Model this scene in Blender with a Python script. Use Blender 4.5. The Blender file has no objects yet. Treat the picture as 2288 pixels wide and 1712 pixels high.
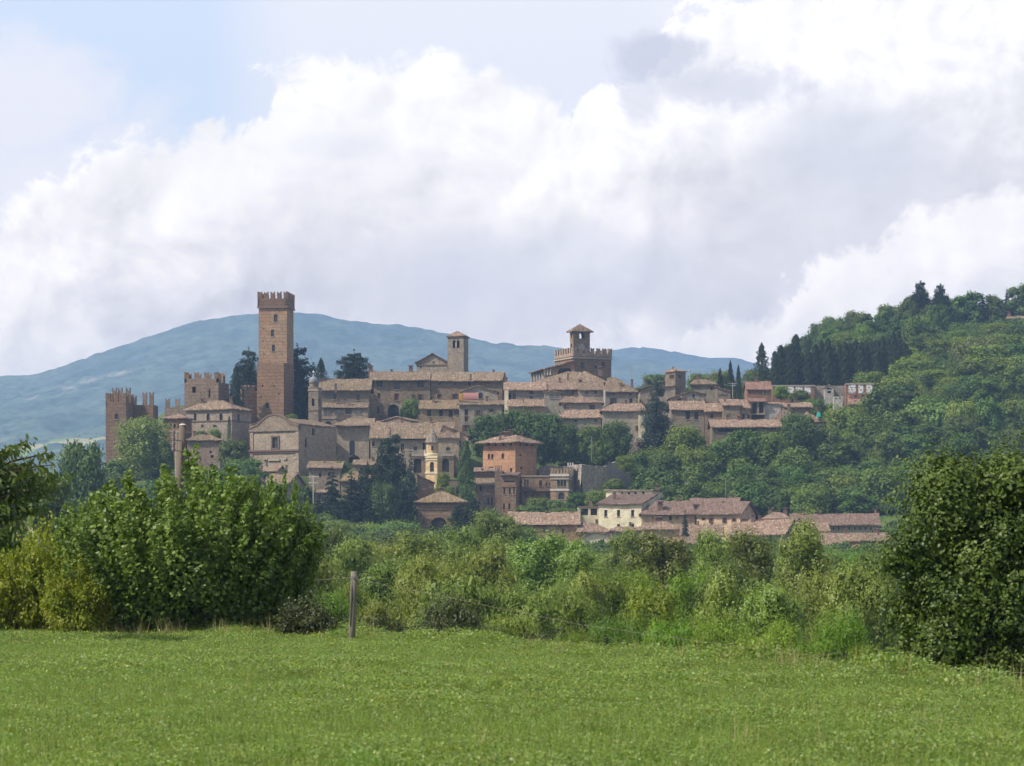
import bpy, math, random
import numpy as np
from mathutils import Vector, Matrix

# ------------------------------------------------------------------ camera, sky, sun
S = bpy.context.scene
F = 5700.0            # focal length in photograph pixels (2288 wide)
HZ = 1254.0           # row of the horizon in the photograph
EYE = 1.6
cam_d = bpy.data.cameras.new('camera'); cam = bpy.data.objects.new('camera', cam_d)
S.collection.objects.link(cam); S.camera = cam
cam.location = (0, 0, EYE); cam.rotation_euler = (math.radians(90), 0, 0)
cam_d.sensor_width = 36; cam_d.lens = 36 * F / 2288.0
cam_d.shift_y = (HZ - 856) / 2288.0
cam_d.clip_start = 0.5; cam_d.clip_end = 20000
cam_d.dof.use_dof = True; cam_d.dof.focus_distance = 350; cam_d.dof.aperture_fstop = 5.6
S.view_settings.view_transform = 'Standard'; S.view_settings.look = 'None'
S.view_settings.exposure = 0.2; S.view_settings.gamma = 1.0
cy = S.cycles
cy.use_denoising = True; cy.max_bounces = 6; cy.diffuse_bounces = 3; cy.glossy_bounces = 2
cy.transmission_bounces = 4; cy.transparent_max_bounces = 8; cy.volume_bounces = 0
cy.use_adaptive_sampling = True; cy.adaptive_threshold = 0.03
cy.caustics_reflective = False; cy.caustics_refractive = False

SUN_DIR = Vector((-0.61, -0.27, 0.745)).normalized()     # towards the sun
sun_d = bpy.data.lights.new('sun', 'SUN'); sun = bpy.data.objects.new('sun', sun_d)
S.collection.objects.link(sun)
sun_d.energy = 5.0; sun_d.angle = math.radians(0.5); sun_d.color = (1.0, 0.93, 0.82)
sun.rotation_euler = SUN_DIR.to_track_quat('Z', 'Y').to_euler()
SUN_EL = math.asin(SUN_DIR.z); SUN_AZ = math.atan2(SUN_DIR.x, SUN_DIR.y)

class NT:
    """small helper for writing node trees"""
    def __init__(s, tree): s.t = tree; s.n = tree.nodes; s.l = tree.links
    def new(s, typ, **kw):
        n = s.n.new(typ)
        for k, v in kw.items(): setattr(n, k, v)
        return n
    def set(s, inp, v):
        if hasattr(v, 'is_output') or isinstance(v, bpy.types.NodeSocket): s.l.new(v, inp)
        else: inp.default_value = v
    def math(s, op, a, b=0.0, c=0.0, clamp=False):
        n = s.n.new('ShaderNodeMath'); n.operation = op; n.use_clamp = clamp
        for i, v in enumerate((a, b, c)):
            if v is not None and i < len(n.inputs): s.set(n.inputs[i], v)
        return n.outputs[0]
    def vmath(s, op, a, b=(0, 0, 0)):
        n = s.n.new('ShaderNodeVectorMath'); n.operation = op
        s.set(n.inputs[0], a)
        if op == 'SCALE': s.set(n.inputs[3], b)
        else: s.set(n.inputs[1], b)
        return n.outputs[0]
    def noise(s, vec, scale, detail=4, rough=0.5, dist=0.0, out=0):
        n = s.n.new('ShaderNodeTexNoise'); s.l.new(vec, n.inputs['Vector'])
        n.inputs['Scale'].default_value = scale; n.inputs['Detail'].default_value = detail
        n.inputs['Roughness'].default_value = rough; n.inputs['Distortion'].default_value = dist
        return n.outputs[out]
    def mix(s, f, a, b, blend='MIX'):
        n = s.n.new('ShaderNodeMix'); n.data_type = 'RGBA'; n.blend_type = blend
        s.set(n.inputs[0], f); s.set(n.inputs[6], a); s.set(n.inputs[7], b)
        return n.outputs[2]
    def smooth(s, x, lo, hi, a=0.0, b=1.0):
        n = s.n.new('ShaderNodeMapRange'); n.interpolation_type = 'SMOOTHSTEP'
        s.set(n.inputs[0], x)
        for i, v in enumerate((lo, hi, a, b)): s.set(n.inputs[i + 1], v)
        return n.outputs[0]
    def curve(s, x, pts, lo, hi):
        """piecewise curve through pts, x given in [lo,hi], y returned as given (0..1 range)"""
        n = s.n.new('ShaderNodeFloatCurve')
        m = s.n.new('ShaderNodeMapRange'); s.set(m.inputs[0], x)
        for i, v in enumerate((lo, hi, 0.0, 1.0)): m.inputs[i + 1].default_value = v
        s.l.new(m.outputs[0], n.inputs['Value'])
        c = n.mapping.curves[0]
        P = [((p[0] - lo) / (hi - lo), p[1]) for p in pts]
        c.points[0].location = P[0]; c.points[1].location = P[-1]
        for p in P[1:-1]: c.points.new(*p)
        n.mapping.use_clip = False
        n.mapping.update()
        return n.outputs[0]
def rgb(r, g, b): return (r, g, b, 1.0)

W = bpy.data.worlds.new('World'); S.world = W; W.use_nodes = True
g = NT(W.node_tree); g.n.clear()
out = g.new('ShaderNodeOutputWorld'); bg = g.new('ShaderNodeBackground')
sky = g.new('ShaderNodeTexSky'); sky.sky_type = 'NISHITA'; sky.sun_disc = False
sky.sun_elevation = SUN_EL; sky.sun_rotation = SUN_AZ; sky.dust_density = 2.5; sky.air_density = 1.0
tc = g.new('ShaderNodeTexCoord'); D = tc.outputs['Generated']
sep = g.new('ShaderNodeSeparateXYZ'); g.l.new(D, sep.inputs[0])
yy = g.math('MAXIMUM', sep.outputs[1], 0.25)
# direction expressed on the plane y = 1, in units of the photograph's pixels; real directions, fixed to the world
U = g.math('DIVIDE', sep.outputs[0], yy); V = g.math('DIVIDE', sep.outputs[2], yy)
n1 = g.noise(D, 48, 10, 0.66, 0.35); n2 = g.noise(D, 17, 6, 0.6, 0.6)
n3 = g.noise(g.vmath('MULTIPLY', D, (1, 1, 1.8)), 40, 9, 0.64, 0.4)
sunw = (-0.0045, 0.0, 0.0050)       # offset towards the sun: gives the billows a lit and a shaded side
def relief(scale, det, k):
    a = g.noise(D, scale, det, 0.55, 0.35); b_ = g.noise(g.vmath('ADD', D, tuple(c * k for c in sunw)), scale, det, 0.55, 0.35)
    return g.math('SUBTRACT', a, b_)
rel = g.math('ADD', g.math('MULTIPLY', relief(9, 7, 3.0), 0.9), g.math('MULTIPLY', relief(34, 7, 1.0), 0.75))
rel = g.math('MULTIPLY', rel, g.smooth(g.noise(D, 7, 3, 0.5, 0.3), 0.36, 0.62, 0.25, 1.25))
wob = g.math('SUBTRACT', n1, 0.5); wob2 = g.math('SUBTRACT', n2, 0.5); wob3 = g.math('SUBTRACT', n3, 0.5)
px = g.math('ADD', g.math('MULTIPLY', U, F), 1144.0)
py = g.math('SUBTRACT', HZ, g.math('MULTIPLY', V, F))
def depth_below(pts, wamp, wamp2):
    """how far (photograph px) a direction lies below the wavy top of a cloud bank"""
    pw = g.math('ADD', px, g.math('ADD', g.math('MULTIPLY', wob2, 420.0), g.math('MULTIPLY', wob, 160.0)))
    top = g.math('MULTIPLY', g.curve(pw, [(a, b / 2000.0 + 0.5) for a, b in pts], -600.0, 2900.0), 1.0)
    top = g.math('MULTIPLY', g.math('SUBTRACT', top, 0.5), 2000.0)
    d = g.math('SUBTRACT', py, top)
    d = g.math('ADD', d, g.math('MULTIPLY', wob, wamp))
    return g.math('ADD', d, g.math('MULTIPLY', wob2, wamp2))
def blob(cx, cy_, rx, ry, w=0.9):
    a = g.math('DIVIDE', g.math('SUBTRACT', px, cx), rx); b = g.math('DIVIDE', g.math('SUBTRACT', py, cy_), ry)
    r = g.math('SQRT', g.math('ADD', g.math('MULTIPLY', a, a), g.math('MULTIPLY', b, b)))
    r = g.math('ADD', r, g.math('MULTIPLY', wob, w)); r = g.math('ADD', r, g.math('MULTIPLY', wob2, w))
    return g.smooth(r, 1.15, 0.35)
WHT = rgb(1.18, 1.15, 1.12); PALE = rgb(0.96, 0.95, 0.98); GREY = rgb(0.83, 0.80, 0.835)
skyc = g.mix(1.0, sky.outputs[0], rgb(0.125, 0.125, 0.125), 'MULTIPLY')
skyc = g.mix(0.85, skyc, rgb(0.74, 0.88, 1.12))            # thin high cloud over the blue
veil = g.math('MAXIMUM', g.smooth(g.math('ADD', g.math('SUBTRACT', px, 640.0), g.math('MULTIPLY', wob2, 900.0)), 0.0, 900.0),
              g.smooth(g.math('ADD', py, g.math('MULTIPLY', wob2, 500.0)), 130.0, 420.0))
veil = g.math('MAXIMUM', veil, blob(20, 230, 330, 190, 0.9)); veil = g.math('MAXIMUM', veil, g.math('MULTIPLY', g.smooth(px, 380, 700), 0.85)); veil = g.math('MAXIMUM', veil, 0.12)
col = g.mix(g.math('MULTIPLY', veil, 0.93), skyc, rgb(0.99, 0.97, 1.02))
def bank(col, pts, wamp, wamp2, edge, shade0, shade1, soft=1.0, mask=None, bright=WHT, dark=GREY):
    d = depth_below(pts, wamp, wamp2)
    m = g.smooth(d, 0.0, edge)
    if mask is not None: m = g.math('MULTIPLY', m, mask)
    sh = g.smooth(g.math('ADD', d, g.math('MULTIPLY', wob3, 330.0)), shade0, shade1)
    c = g.mix(sh, bright, dark)
    c = g.vmath('SCALE', c, g.math('ADD', 1.0, g.math('MULTIPLY', rel, 0.95)))
    return g.mix(m, col, c)
A = [(-600, 560), (-200, 520), (0, 470), (110, 420), (200, 350), (280, 300), (420, 260), (520, 215), (560, 150), (660, 100),
     (780, 112), (880, 92), (950, 80), (1040, 118), (1140, 160), (1260, 240), (1400, 360), (1700, 460), (2900, 600)]
B = [(-600, 900), (900, 800), (1080, 560), (1140, 300), (1180, 235), (1260, 215), (1330, 160), (1400, 130), (1450, 70), (1520, 30),
     (1640, 0), (1900, -60), (2900, -200)]
Dk = [(-600, 900), (1300, 900), (1560, 760), (1640, 690), (1720, 650), (1820, 570), (1950, 520), (2080, 455), (2288, 380), (2900, 250)]
Ek = [(-600, 520), (-100, 540), (60, 560), (160, 640), (300, 760), (700, 700), (950, 705), (1100, 730), (1350, 715), (1500, 690), (1650, 740), (2900, 740)]
col = bank(col, A, 300, 150, 64, 120, 620)
col = bank(col, B, 260, 150, 34, 90, 640, mask=g.smooth(px, 1090, 1200))
fr = g.math('MAXIMUM', blob(1490, 125, 105, 60, 2.6), g.math('MULTIPLY', blob(1620, 190, 200, 70, 2.6), 0.75))
fr = g.math('MAXIMUM', fr, g.math('MULTIPLY', blob(1435, 220, 60, 70, 2.4), 0.7))
col = g.mix(g.math('MULTIPLY', fr, 0.75), col, rgb(0.62, 0.62, 0.74))
gr = g.math('MAXIMUM', blob(1180, 610, 420, 120, 0.8), blob(1900, 340, 230, 150, 0.8))
gr = g.math('MAXIMUM', gr, g.math('MULTIPLY', blob(760, 330, 120, 40, 1.0), 0.5))
col = g.mix(g.math('MULTIPLY', gr, 0.45), col, rgb(0.66, 0.68, 0.80))
col = bank(col, Dk, 190, 40, 50, 50, 330, dark=PALE)
col = bank(col, Ek, 190, 60, 90, 200, 600, dark=PALE, mask=g.math('MULTIPLY', g.smooth(wob3, -0.25, 0.1), 0.8))
# away from the pictured part of the sky: broken cloud over the same blue
els = g.mix(g.smooth(n2, 0.42, 0.60), g.mix(1.0, sky.outputs[0], rgb(0.13, 0.13, 0.13), 'MULTIPLY'), rgb(0.62, 0.62, 0.66))
lowb = g.smooth(V, 0.20, 0.04)
col = g.mix(lowb, col, g.mix(1.0, col, rgb(1.46, 1.34, 1.20), 'MULTIPLY'))
col = g.mix(1.0, col, rgb(1.06, 1.02, 0.965), 'MULTIPLY')
inview = g.math('MULTIPLY', g.smooth(sep.outputs[1], 0.45, 0.85), g.smooth(sep.outputs[2], 0.62, 0.30))
col = g.mix(inview, els, col)
g.l.new(col, bg.inputs[0]); bg.inputs[1].default_value = 1.0
g.l.new(bg.outputs[0], out.inputs[0])

# ------------------------------------------------------------------ helpers
C = S.collection
def X_(pxx, Y): return (pxx - 1144.0) / F * Y
def Z_(pyy, Y): return EYE + (HZ - pyy) / F * Y
def tag(o, label=None, cat=None, group=None, kind=None):
    if label: o['label'] = label
    if cat: o['category'] = cat
    if group: o['group'] = group
    if kind: o['kind'] = kind
    return o
def empty(name, loc):
    o = bpy.data.objects.new(name, None); C.objects.link(o); o.location = loc; o.empty_display_size = 0.5
    return o
class MB:
    def __init__(s): s.v = []; s.f = []; s.m = []
    def vert(s, p): s.v.append(tuple(p)); return len(s.v) - 1
    def face(s, pts, m=0):
        i = len(s.v); s.v.extend(tuple(p) for p in pts); s.f.append(tuple(range(i, i + len(pts)))); s.m.append(m)
    def box(s, x0, x1, y0, y1, z0, z1, m=0, M=None):
        p = [(x0, y0, z0), (x1, y0, z0), (x1, y1, z0), (x0, y1, z0), (x0, y0, z1), (x1, y0, z1), (x1, y1, z1), (x0, y1, z1)]
        if M is not None: p = [tuple(M @ Vector(q)) for q in p]
        i = len(s.v); s.v.extend(p)
        for q in ((0, 3, 2, 1), (4, 5, 6, 7), (0, 1, 5, 4), (1, 2, 6, 5), (2, 3, 7, 6), (3, 0, 4, 7)):
            s.f.append(tuple(i + k for k in q)); s.m.append(m)
    def prism(s, pts, off, m=0):
        """closed prism: polygon pts (3d, ordered) swept by the vector off"""
        n = len(pts); i = len(s.v); off = Vector(off)
        s.v.extend(tuple(p) for p in pts); s.v.extend(tuple(Vector(p) + off) for p in pts)
        s.f.append(tuple(range(i + n - 1, i - 1, -1))); s.m.append(m)
        s.f.append(tuple(range(i + n, i + 2 * n))); s.m.append(m)
        for k in range(n):
            a, b = k, (k + 1) % n
            s.f.append((i + a, i + b, i + n + b, i + n + a)); s.m.append(m)
    def tube(s, pts, rad, n=8, m=0, cap=True):
        rings = []
        for k, p in enumerate(pts):
            p = Vector(p)
            t = (Vector(pts[min(k + 1, len(pts) - 1)]) - Vector(pts[max(k - 1, 0)])).normalized()
            a = t.orthogonal().normalized() if abs(t.z) < 0.9 else Vector((1, 0, 0))
            a = (a - t * a.dot(t)).normalized(); b = t.cross(a)
            r = rad[k] if hasattr(rad, '__len__') else rad
            i0 = len(s.v)
            for j in range(n):
                q = 2 * math.pi * j / n
                s.v.append(tuple(p + (a * math.cos(q) + b * math.sin(q)) * r))
            rings.append(i0)
        for k in range(len(rings) - 1):
            a, b = rings[k], rings[k + 1]
            for j in range(n):
                s.f.append((a + j, a + (j + 1) % n, b + (j + 1) % n, b + j)); s.m.append(m)
        if cap:
            s.f.append(tuple(rings[-1] + j for j in range(n))); s.m.append(m)
            s.f.append(tuple(rings[0] + n - 1 - j for j in range(n))); s.m.append(m)
    def lathe(s, c, prof, n=16, m=0):
        """prof: (radius, z) pairs, around the vertical through c"""
        rings = []
        for r, z in prof:
            i0 = len(s.v)
            for j in range(n):
                q = 2 * math.pi * j / n
                s.v.append((c[0] + r * math.cos(q), c[1] + r * math.sin(q), z))
            rings.append(i0)
        for k in range(len(rings) - 1):
            a, b = rings[k], rings[k + 1]
            for j in range(n):
                s.f.append((a + j, a + (j + 1) % n, b + (j + 1) % n, b + j)); s.m.append(m)
        s.f.append(tuple(rings[-1] + j for j in range(n))); s.m.append(m)
    def build(s, name, mats, parent=None, smooth=False):
        if not s.v: return None
        if not isinstance(mats, (list, tuple)): mats = [mats]
        org = Vector((0, 0, 0))
        if parent is not None:
            p = parent
            while p is not None: org += p.location; p = p.parent
        else:
            org = Vector((sum(q[0] for q in s.v) / len(s.v), sum(q[1] for q in s.v) / len(s.v), min(q[2] for q in s.v)))
        me = bpy.data.meshes.new(name)
        me.from_pydata([(a - org.x, b - org.y, c - org.z) for a, b, c in s.v], [], s.f)
        for m in mats: me.materials.append(m)
        me.polygons.foreach_set('material_index', s.m)
        if smooth: me.polygons.foreach_set('use_smooth', [True] * len(s.f))
        me.update()
        o = bpy.data.objects.new(name, me); C.objects.link(o)
        if parent is not None: o.parent = parent
        else: o.location = org
        return o
def np_mesh(name, V, Fc, mats, smooth=False, mi=None):
    V = np.asarray(V, dtype=np.float32); Fc = np.asarray(Fc, dtype=np.int32); k = Fc.shape[1]
    me = bpy.data.meshes.new(name)
    me.vertices.add(len(V)); me.vertices.foreach_set('co', V.ravel())
    me.loops.add(len(Fc) * k); me.loops.foreach_set('vertex_index', Fc.ravel())
    me.polygons.add(len(Fc)); me.polygons.foreach_set('loop_start', np.arange(0, len(Fc) * k, k, dtype=np.int32))
    try: me.polygons.foreach_set('loop_total', np.full(len(Fc), k, dtype=np.int32))
    except Exception: pass
    for m in (mats if isinstance(mats, (list, tuple)) else [mats]): me.materials.append(m)
    if mi is not None: me.polygons.foreach_set('material_index', np.asarray(mi, dtype=np.int32))
    if smooth: me.polygons.foreach_set('use_smooth', np.ones(len(Fc), dtype=bool))
    me.update(calc_edges=True); me.validate()
    return me

# ------------------------------------------------------------------ materials
def newmat(name):
    m = bpy.data.materials.new(name); m.use_nodes = True
    t = NT(m.node_tree); t.n.clear()
    o = t.new('ShaderNodeOutputMaterial'); b = t.new('ShaderNodeBsdfPrincipled')
    t.l.new(b.outputs[0], o.inputs[0])
    b.inputs['Roughness'].default_value = 0.9
    b.inputs['Specular IOR Level'].default_value = 0.2
    return m, t, b
def objvec(t):
    c = t.new('ShaderNodeTexCoord'); i = t.new('ShaderNodeObjectInfo')
    r = t.vmath('SCALE', (37.0, 11.0, 23.0), i.outputs['Random'])
    return t.vmath('ADD', c.outputs['Object'], r), i.outputs['Random']
def wall_mat(name, base, alt, brick=None, bricks=0.0, stain=0.35, course=0.0, speck=0.35):
    """plastered or rubble wall: base with patches of alt, areas of bare brick, stones as speckle"""
    base = rgb(base[0] * 1.06, base[1] * 1.02, base[2] * .86); alt = rgb(alt[0] * 1.02, alt[1], alt[2] * .88)
    m, t, b = newmat(name); v, rnd = objvec(t)
    c = t.mix(t.smooth(t.noise(v, 0.22, 5, 0.6, 0.4), 0.38, 0.62), base, alt)
    if brick:
        c = t.mix(t.math('MULTIPLY', t.smooth(t.noise(t.vmath('ADD', v, (9, 4, 1)), 0.16, 6, 0.62, 0.5), 0.60 - bricks, 0.68 - bricks), 0.8), c, brick)
    st = t.noise(t.vmath('MULTIPLY', v, (1.6, 1.6, 0.22)), 0.8, 4, 0.6)
    c = t.mix(t.math('MULTIPLY', t.smooth(st, 0.48, 0.75), stain), c, rgb(0.07, 0.06, 0.055))
    st2 = t.noise(v, 0.9, 5, 0.7)
    st3 = t.noise(t.vmath('ADD', v, (3, 8, 5)), 0.28, 6, 0.7, 0.6)
    c = t.mix(t.math('MULTIPLY', t.smooth(st3, 0.54, 0.58), 0.55), c, rgb(*[min(1, x * 1.45) for x in alt[:3]]))
    c = t.mix(t.math('MULTIPLY', t.smooth(st3, 0.42, 0.38), 0.35), c, rgb(*[x * .55 for x in base[:3]]))
    c = t.mix(t.math('MULTIPLY', t.smooth(st2, 0.55, 0.35), 0.45), c, rgb(*[min(1, x * 1.7) for x in base[:3]]))
    sp = t.noise(v, 3.2, 2, 0.7)
    c = t.mix(speck, c, t.mix(t.smooth(sp, 0.3, 0.7), rgb(0.05, 0.04, 0.035), rgb(*[min(1, x * 1.9) for x in base[:3]])))
    if course:
        zz = t.new('ShaderNodeSeparateXYZ'); t.l.new(v, zz.inputs[0])
        w = t.math('SINE', t.math('ADD', t.math('MULTIPLY', zz.outputs[2], 7.4), t.math('MULTIPLY', st2, 4.0)))
        c = t.mix(t.math('MULTIPLY', t.smooth(w, 0.3, 1.0), course), c, rgb(*[x * 0.45 for x in base[:3]]))
    hs = t.new('ShaderNodeHueSaturation'); t.l.new(c, hs.inputs['Color'])
    t.set(hs.inputs['Value'], t.math('ADD', 0.62, t.math('MULTIPLY', rnd, 0.42)))
    if brick: t.set(hs.inputs['Saturation'], t.math('ADD', 0.68, t.math('MULTIPLY', t.math('FRACT', t.math('MULTIPLY', rnd, 13.7)), 0.42)))
    else: t.set(hs.inputs['Value'], t.math('ADD', 0.80, t.math('MULTIPLY', rnd, 0.16)))
    t.l.new(hs.outputs[0], b.inputs['Base Color'])
    bp = t.new('ShaderNodeBump'); bp.inputs['Strength'].default_value = 0.6; bp.inputs['Distance'].default_value = 0.15
    t.l.new(sp, bp.inputs['Height']); t.l.new(bp.outputs[0], b.inputs['Normal'])
    return m
def roof_mat(name, a, b_, moss=0.25, lite=0.4):
    m, t, b = newmat(name); v, rnd = objvec(t)
    vo = t.new('ShaderNodeTexVoronoi'); t.l.new(v, vo.inputs['Vector']); vo.inputs['Scale'].default_value = 2.6
    s = t.new('ShaderNodeSeparateColor'); t.l.new(vo.outputs['Color'], s.inputs[0])
    c = t.mix(s.outputs[0], a, b_)
    big = t.noise(v, 0.35, 5, 0.65)
    c = t.mix(t.math('MULTIPLY', t.smooth(big, 0.45, 0.7), moss), c, rgb(0.16, 0.13, 0.06))
    c = t.mix(t.math('MULTIPLY', t.smooth(s.outputs[1], 0.80, 0.95), lite), c, rgb(0.62, 0.50, 0.40))
    c = t.mix(t.math('MULTIPLY', t.smooth(s.outputs[2], 0.72, 0.92), 0.55), c, rgb(0.06, 0.045, 0.035))
    row = t.noise(t.vmath('MULTIPLY', v, (3.4, 0.25, 0.25)), 1.0, 3, 0.6)
    c = t.mix(t.math('MULTIPLY', t.smooth(row, 0.42, 0.58), 0.5), c, rgb(*[x * 0.45 for x in a[:3]]))
    hs = t.new('ShaderNodeHueSaturation'); t.l.new(c, hs.inputs['Color'])
    t.set(hs.inputs['Value'], t.math('ADD', 0.80, t.math('MULTIPLY', rnd, 0.24)))
    t.l.new(hs.outputs[0], b.inputs['Base Color'])
    bp = t.new('ShaderNodeBump'); bp.inputs['Strength'].default_value = 0.8; bp.inputs['Distance'].default_value = 0.2
    t.l.new(vo.outputs['Distance'], bp.inputs['Height']); t.l.new(bp.outputs[0], b.inputs['Normal'])
    return m
def plain(name, c, rough=0.8, spec=0.3, var=0.3, metal=0.0, scale=6.0):
    m, t, b = newmat(name); v, rnd = objvec(t)
    n = t.noise(v, scale, 4, 0.6)
    k = t.mix(t.math('MULTIPLY', n, var * 1.6), c, rgb(*[x * 0.45 for x in c[:3]]))
    t.l.new(k, b.inputs['Base Color']); b.inputs['Roughness'].default_value = rough
    b.inputs['Specular IOR Level'].default_value = spec; b.inputs['Metallic'].default_value = metal
    return m
M = {}
M['stone'] = wall_mat('stone', rgb(0.27, 0.215, 0.165), rgb(0.22, 0.175, 0.14), rgb(0.27, 0.14, 0.09), 0.04)
M['stone_grey'] = wall_mat('stone_grey', rgb(0.235, 0.205, 0.175), rgb(0.27, 0.235, 0.20), rgb(0.24, 0.15, 0.11), 0.0)
M['stone_tan'] = wall_mat('stone_tan', rgb(0.33, 0.255, 0.185), rgb(0.27, 0.21, 0.16), rgb(0.31, 0.17, 0.10), 0.02)
M['stone_warm'] = wall_mat('stone_warm', rgb(0.31, 0.215, 0.15), rgb(0.25, 0.18, 0.14), rgb(0.32, 0.15, 0.09), 0.10)
M['plaster'] = wall_mat('plaster', rgb(0.33, 0.28, 0.225), rgb(0.29, 0.24, 0.195), rgb(0.29, 0.18, 0.12), -0.04, 0.3, speck=0.2)
M['plaster_grey'] = wall_mat('plaster_grey', rgb(0.27, 0.25, 0.225), rgb(0.30, 0.275, 0.245), None, 0, 0.3, speck=0.2)
M['plaster_pink'] = wall_mat('plaster_pink', rgb(0.44, 0.29, 0.22), rgb(0.38, 0.25, 0.195), rgb(0.34, 0.19, 0.13), -0.02, 0.25, speck=0.2)
M['cream'] = wall_mat('cream', rgb(0.74, 0.665, 0.53), rgb(0.70, 0.62, 0.49), None, 0, 0.12, speck=0.08)
M['rose_cream'] = wall_mat('rose_cream', rgb(0.50, 0.38, 0.29), rgb(0.45, 0.34, 0.26), None, 0, 0.25, speck=0.15)
M['ochre'] = wall_mat('ochre', rgb(0.62, 0.45, 0.29), rgb(0.56, 0.40, 0.26), None, 0, 0.15, speck=0.1)
M['yellow'] = wall_mat('yellow', rgb(0.52, 0.31, 0.08), rgb(0.45, 0.27, 0.08), None, 0, 0.2, speck=0.1)
M['orange_brick'] = wall_mat('orange_brick', rgb(0.43, 0.25, 0.165), rgb(0.38, 0.22, 0.145), None, 0, 0.15, course=0.15, speck=0.2)
M['brick'] = wall_mat('brick', rgb(0.30, 0.20, 0.145), rgb(0.30, 0.225, 0.17), rgb(0.34, 0.17, 0.105), 0.08, course=0.35)
M['brick_dark'] = wall_mat('brick_dark', rgb(0.225, 0.15, 0.115), rgb(0.22, 0.165, 0.13), rgb(0.24, 0.11, 0.075), 0.08, course=0.3)
M['brick_red'] = wall_mat('brick_red', rgb(0.26, 0.135, 0.105), rgb(0.22, 0.12, 0.10), None, 0, 0.25, course=0.2)
M['white_wall'] = wall_mat('white_wall', rgb(0.42, 0.41, 0.42), rgb(0.34, 0.33, 0.33), None, 0, 0.3)
M['roof'] = roof_mat('roof_tiles', rgb(0.29, 0.205, 0.135), rgb(0.20, 0.145, 0.10), 0.5, 0.35)
M['roof_moss'] = roof_mat('roof_tiles_mossy', rgb(0.25, 0.18, 0.12), rgb(0.19, 0.145, 0.09), 0.6, 0.25)
M['roof_pink'] = roof_mat('roof_tiles_pink', rgb(0.35, 0.235, 0.165), rgb(0.23, 0.155, 0.11), 0.35, 0.45)
M['roof_red'] = roof_mat('roof_tiles_red', rgb(0.31, 0.175, 0.125), rgb(0.25, 0.14, 0.10), 0.1, 0.25)
M['roof_brown'] = roof_mat('roof_tiles_brown', rgb(0.24, 0.155, 0.12), rgb(0.18, 0.125, 0.10), 0.3, 0.15)
M['roof_ochre'] = roof_mat('roof_tiles_ochre', rgb(0.29, 0.205, 0.115), rgb(0.22, 0.16, 0.095), 0.5, 0.2)
M['roof_slate'] = roof_mat('cone_tiles', rgb(0.34, 0.28, 0.22), rgb(0.28, 0.235, 0.19), 0.2, 0.2)
M['trim'] = plain('trim_stone', rgb(0.42, 0.36, 0.29))
M['trim_dark'] = plain('trim_brick', rgb(0.20, 0.13, 0.10))
M['trim_white'] = plain('trim_white', rgb(0.62, 0.58, 0.52))
M['glass'] = plain('window_glass', rgb(0.035, 0.04, 0.045), 0.25, 0.5)
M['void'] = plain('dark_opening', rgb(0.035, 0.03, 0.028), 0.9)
M['glass_pale'] = plain('window_glass_pale', rgb(0.22, 0.22, 0.21), 0.4, 0.5)
M['shut_dark'] = plain('shutter_dark', rgb(0.055, 0.045, 0.045))
M['shut_red'] = plain('shutter_red', rgb(0.16, 0.055, 0.045))
M['shut_brown'] = plain('shutter_brown', rgb(0.15, 0.09, 0.06))
M['red_sheet'] = plain('red_awning', rgb(0.34, 0.15, 0.14), 0.6, 0.3, 0.15)
M['green_sheet'] = plain('green_sheet', rgb(0.02, 0.30, 0.20), 0.6)
M['lead'] = plain('lead_dome', rgb(0.22, 0.23, 0.24), 0.6, 0.4)
M['white'] = plain('white_paint', rgb(0.78, 0.77, 0.74), 0.6, 0.3, 0.1)
M['dial'] = plain('clock_dial', rgb(0.40, 0.38, 0.37), 0.6, 0.3, 0.3)
M['metal'] = plain('grey_metal', rgb(0.30, 0.31, 0.33), 0.4, 0.5, 0.2)
M['wood_grey'] = plain('weathered_wood', rgb(0.23, 0.205, 0.175), 0.9, 0.2, 0.6, scale=9)
M['wood_pole'] = plain('pole_concrete', rgb(0.17, 0.14, 0.115), 0.9, 0.2, 0.5, scale=12)
M['insul'] = plain('insulator', rgb(0.24, 0.17, 0.19), 0.3, 0.6, 0.4, scale=20)
M['wire'] = plain('fence_wire', rgb(0.21, 0.18, 0.14), 0.8, 0.3, 0.4)
M['rock'] = wall_mat('rubble_wall', rgb(0.33, 0.29, 0.26), rgb(0.28, 0.245, 0.22), rgb(0.27, 0.20, 0.16), 0.0, 0.5)
M['bark'] = plain('bark', rgb(0.13, 0.10, 0.075), 0.95, 0.1, 0.7, scale=4)
M['bark_pale'] = plain('bark_pale', rgb(0.27, 0.25, 0.21), 0.95, 0.1, 0.7, scale=4)
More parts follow.
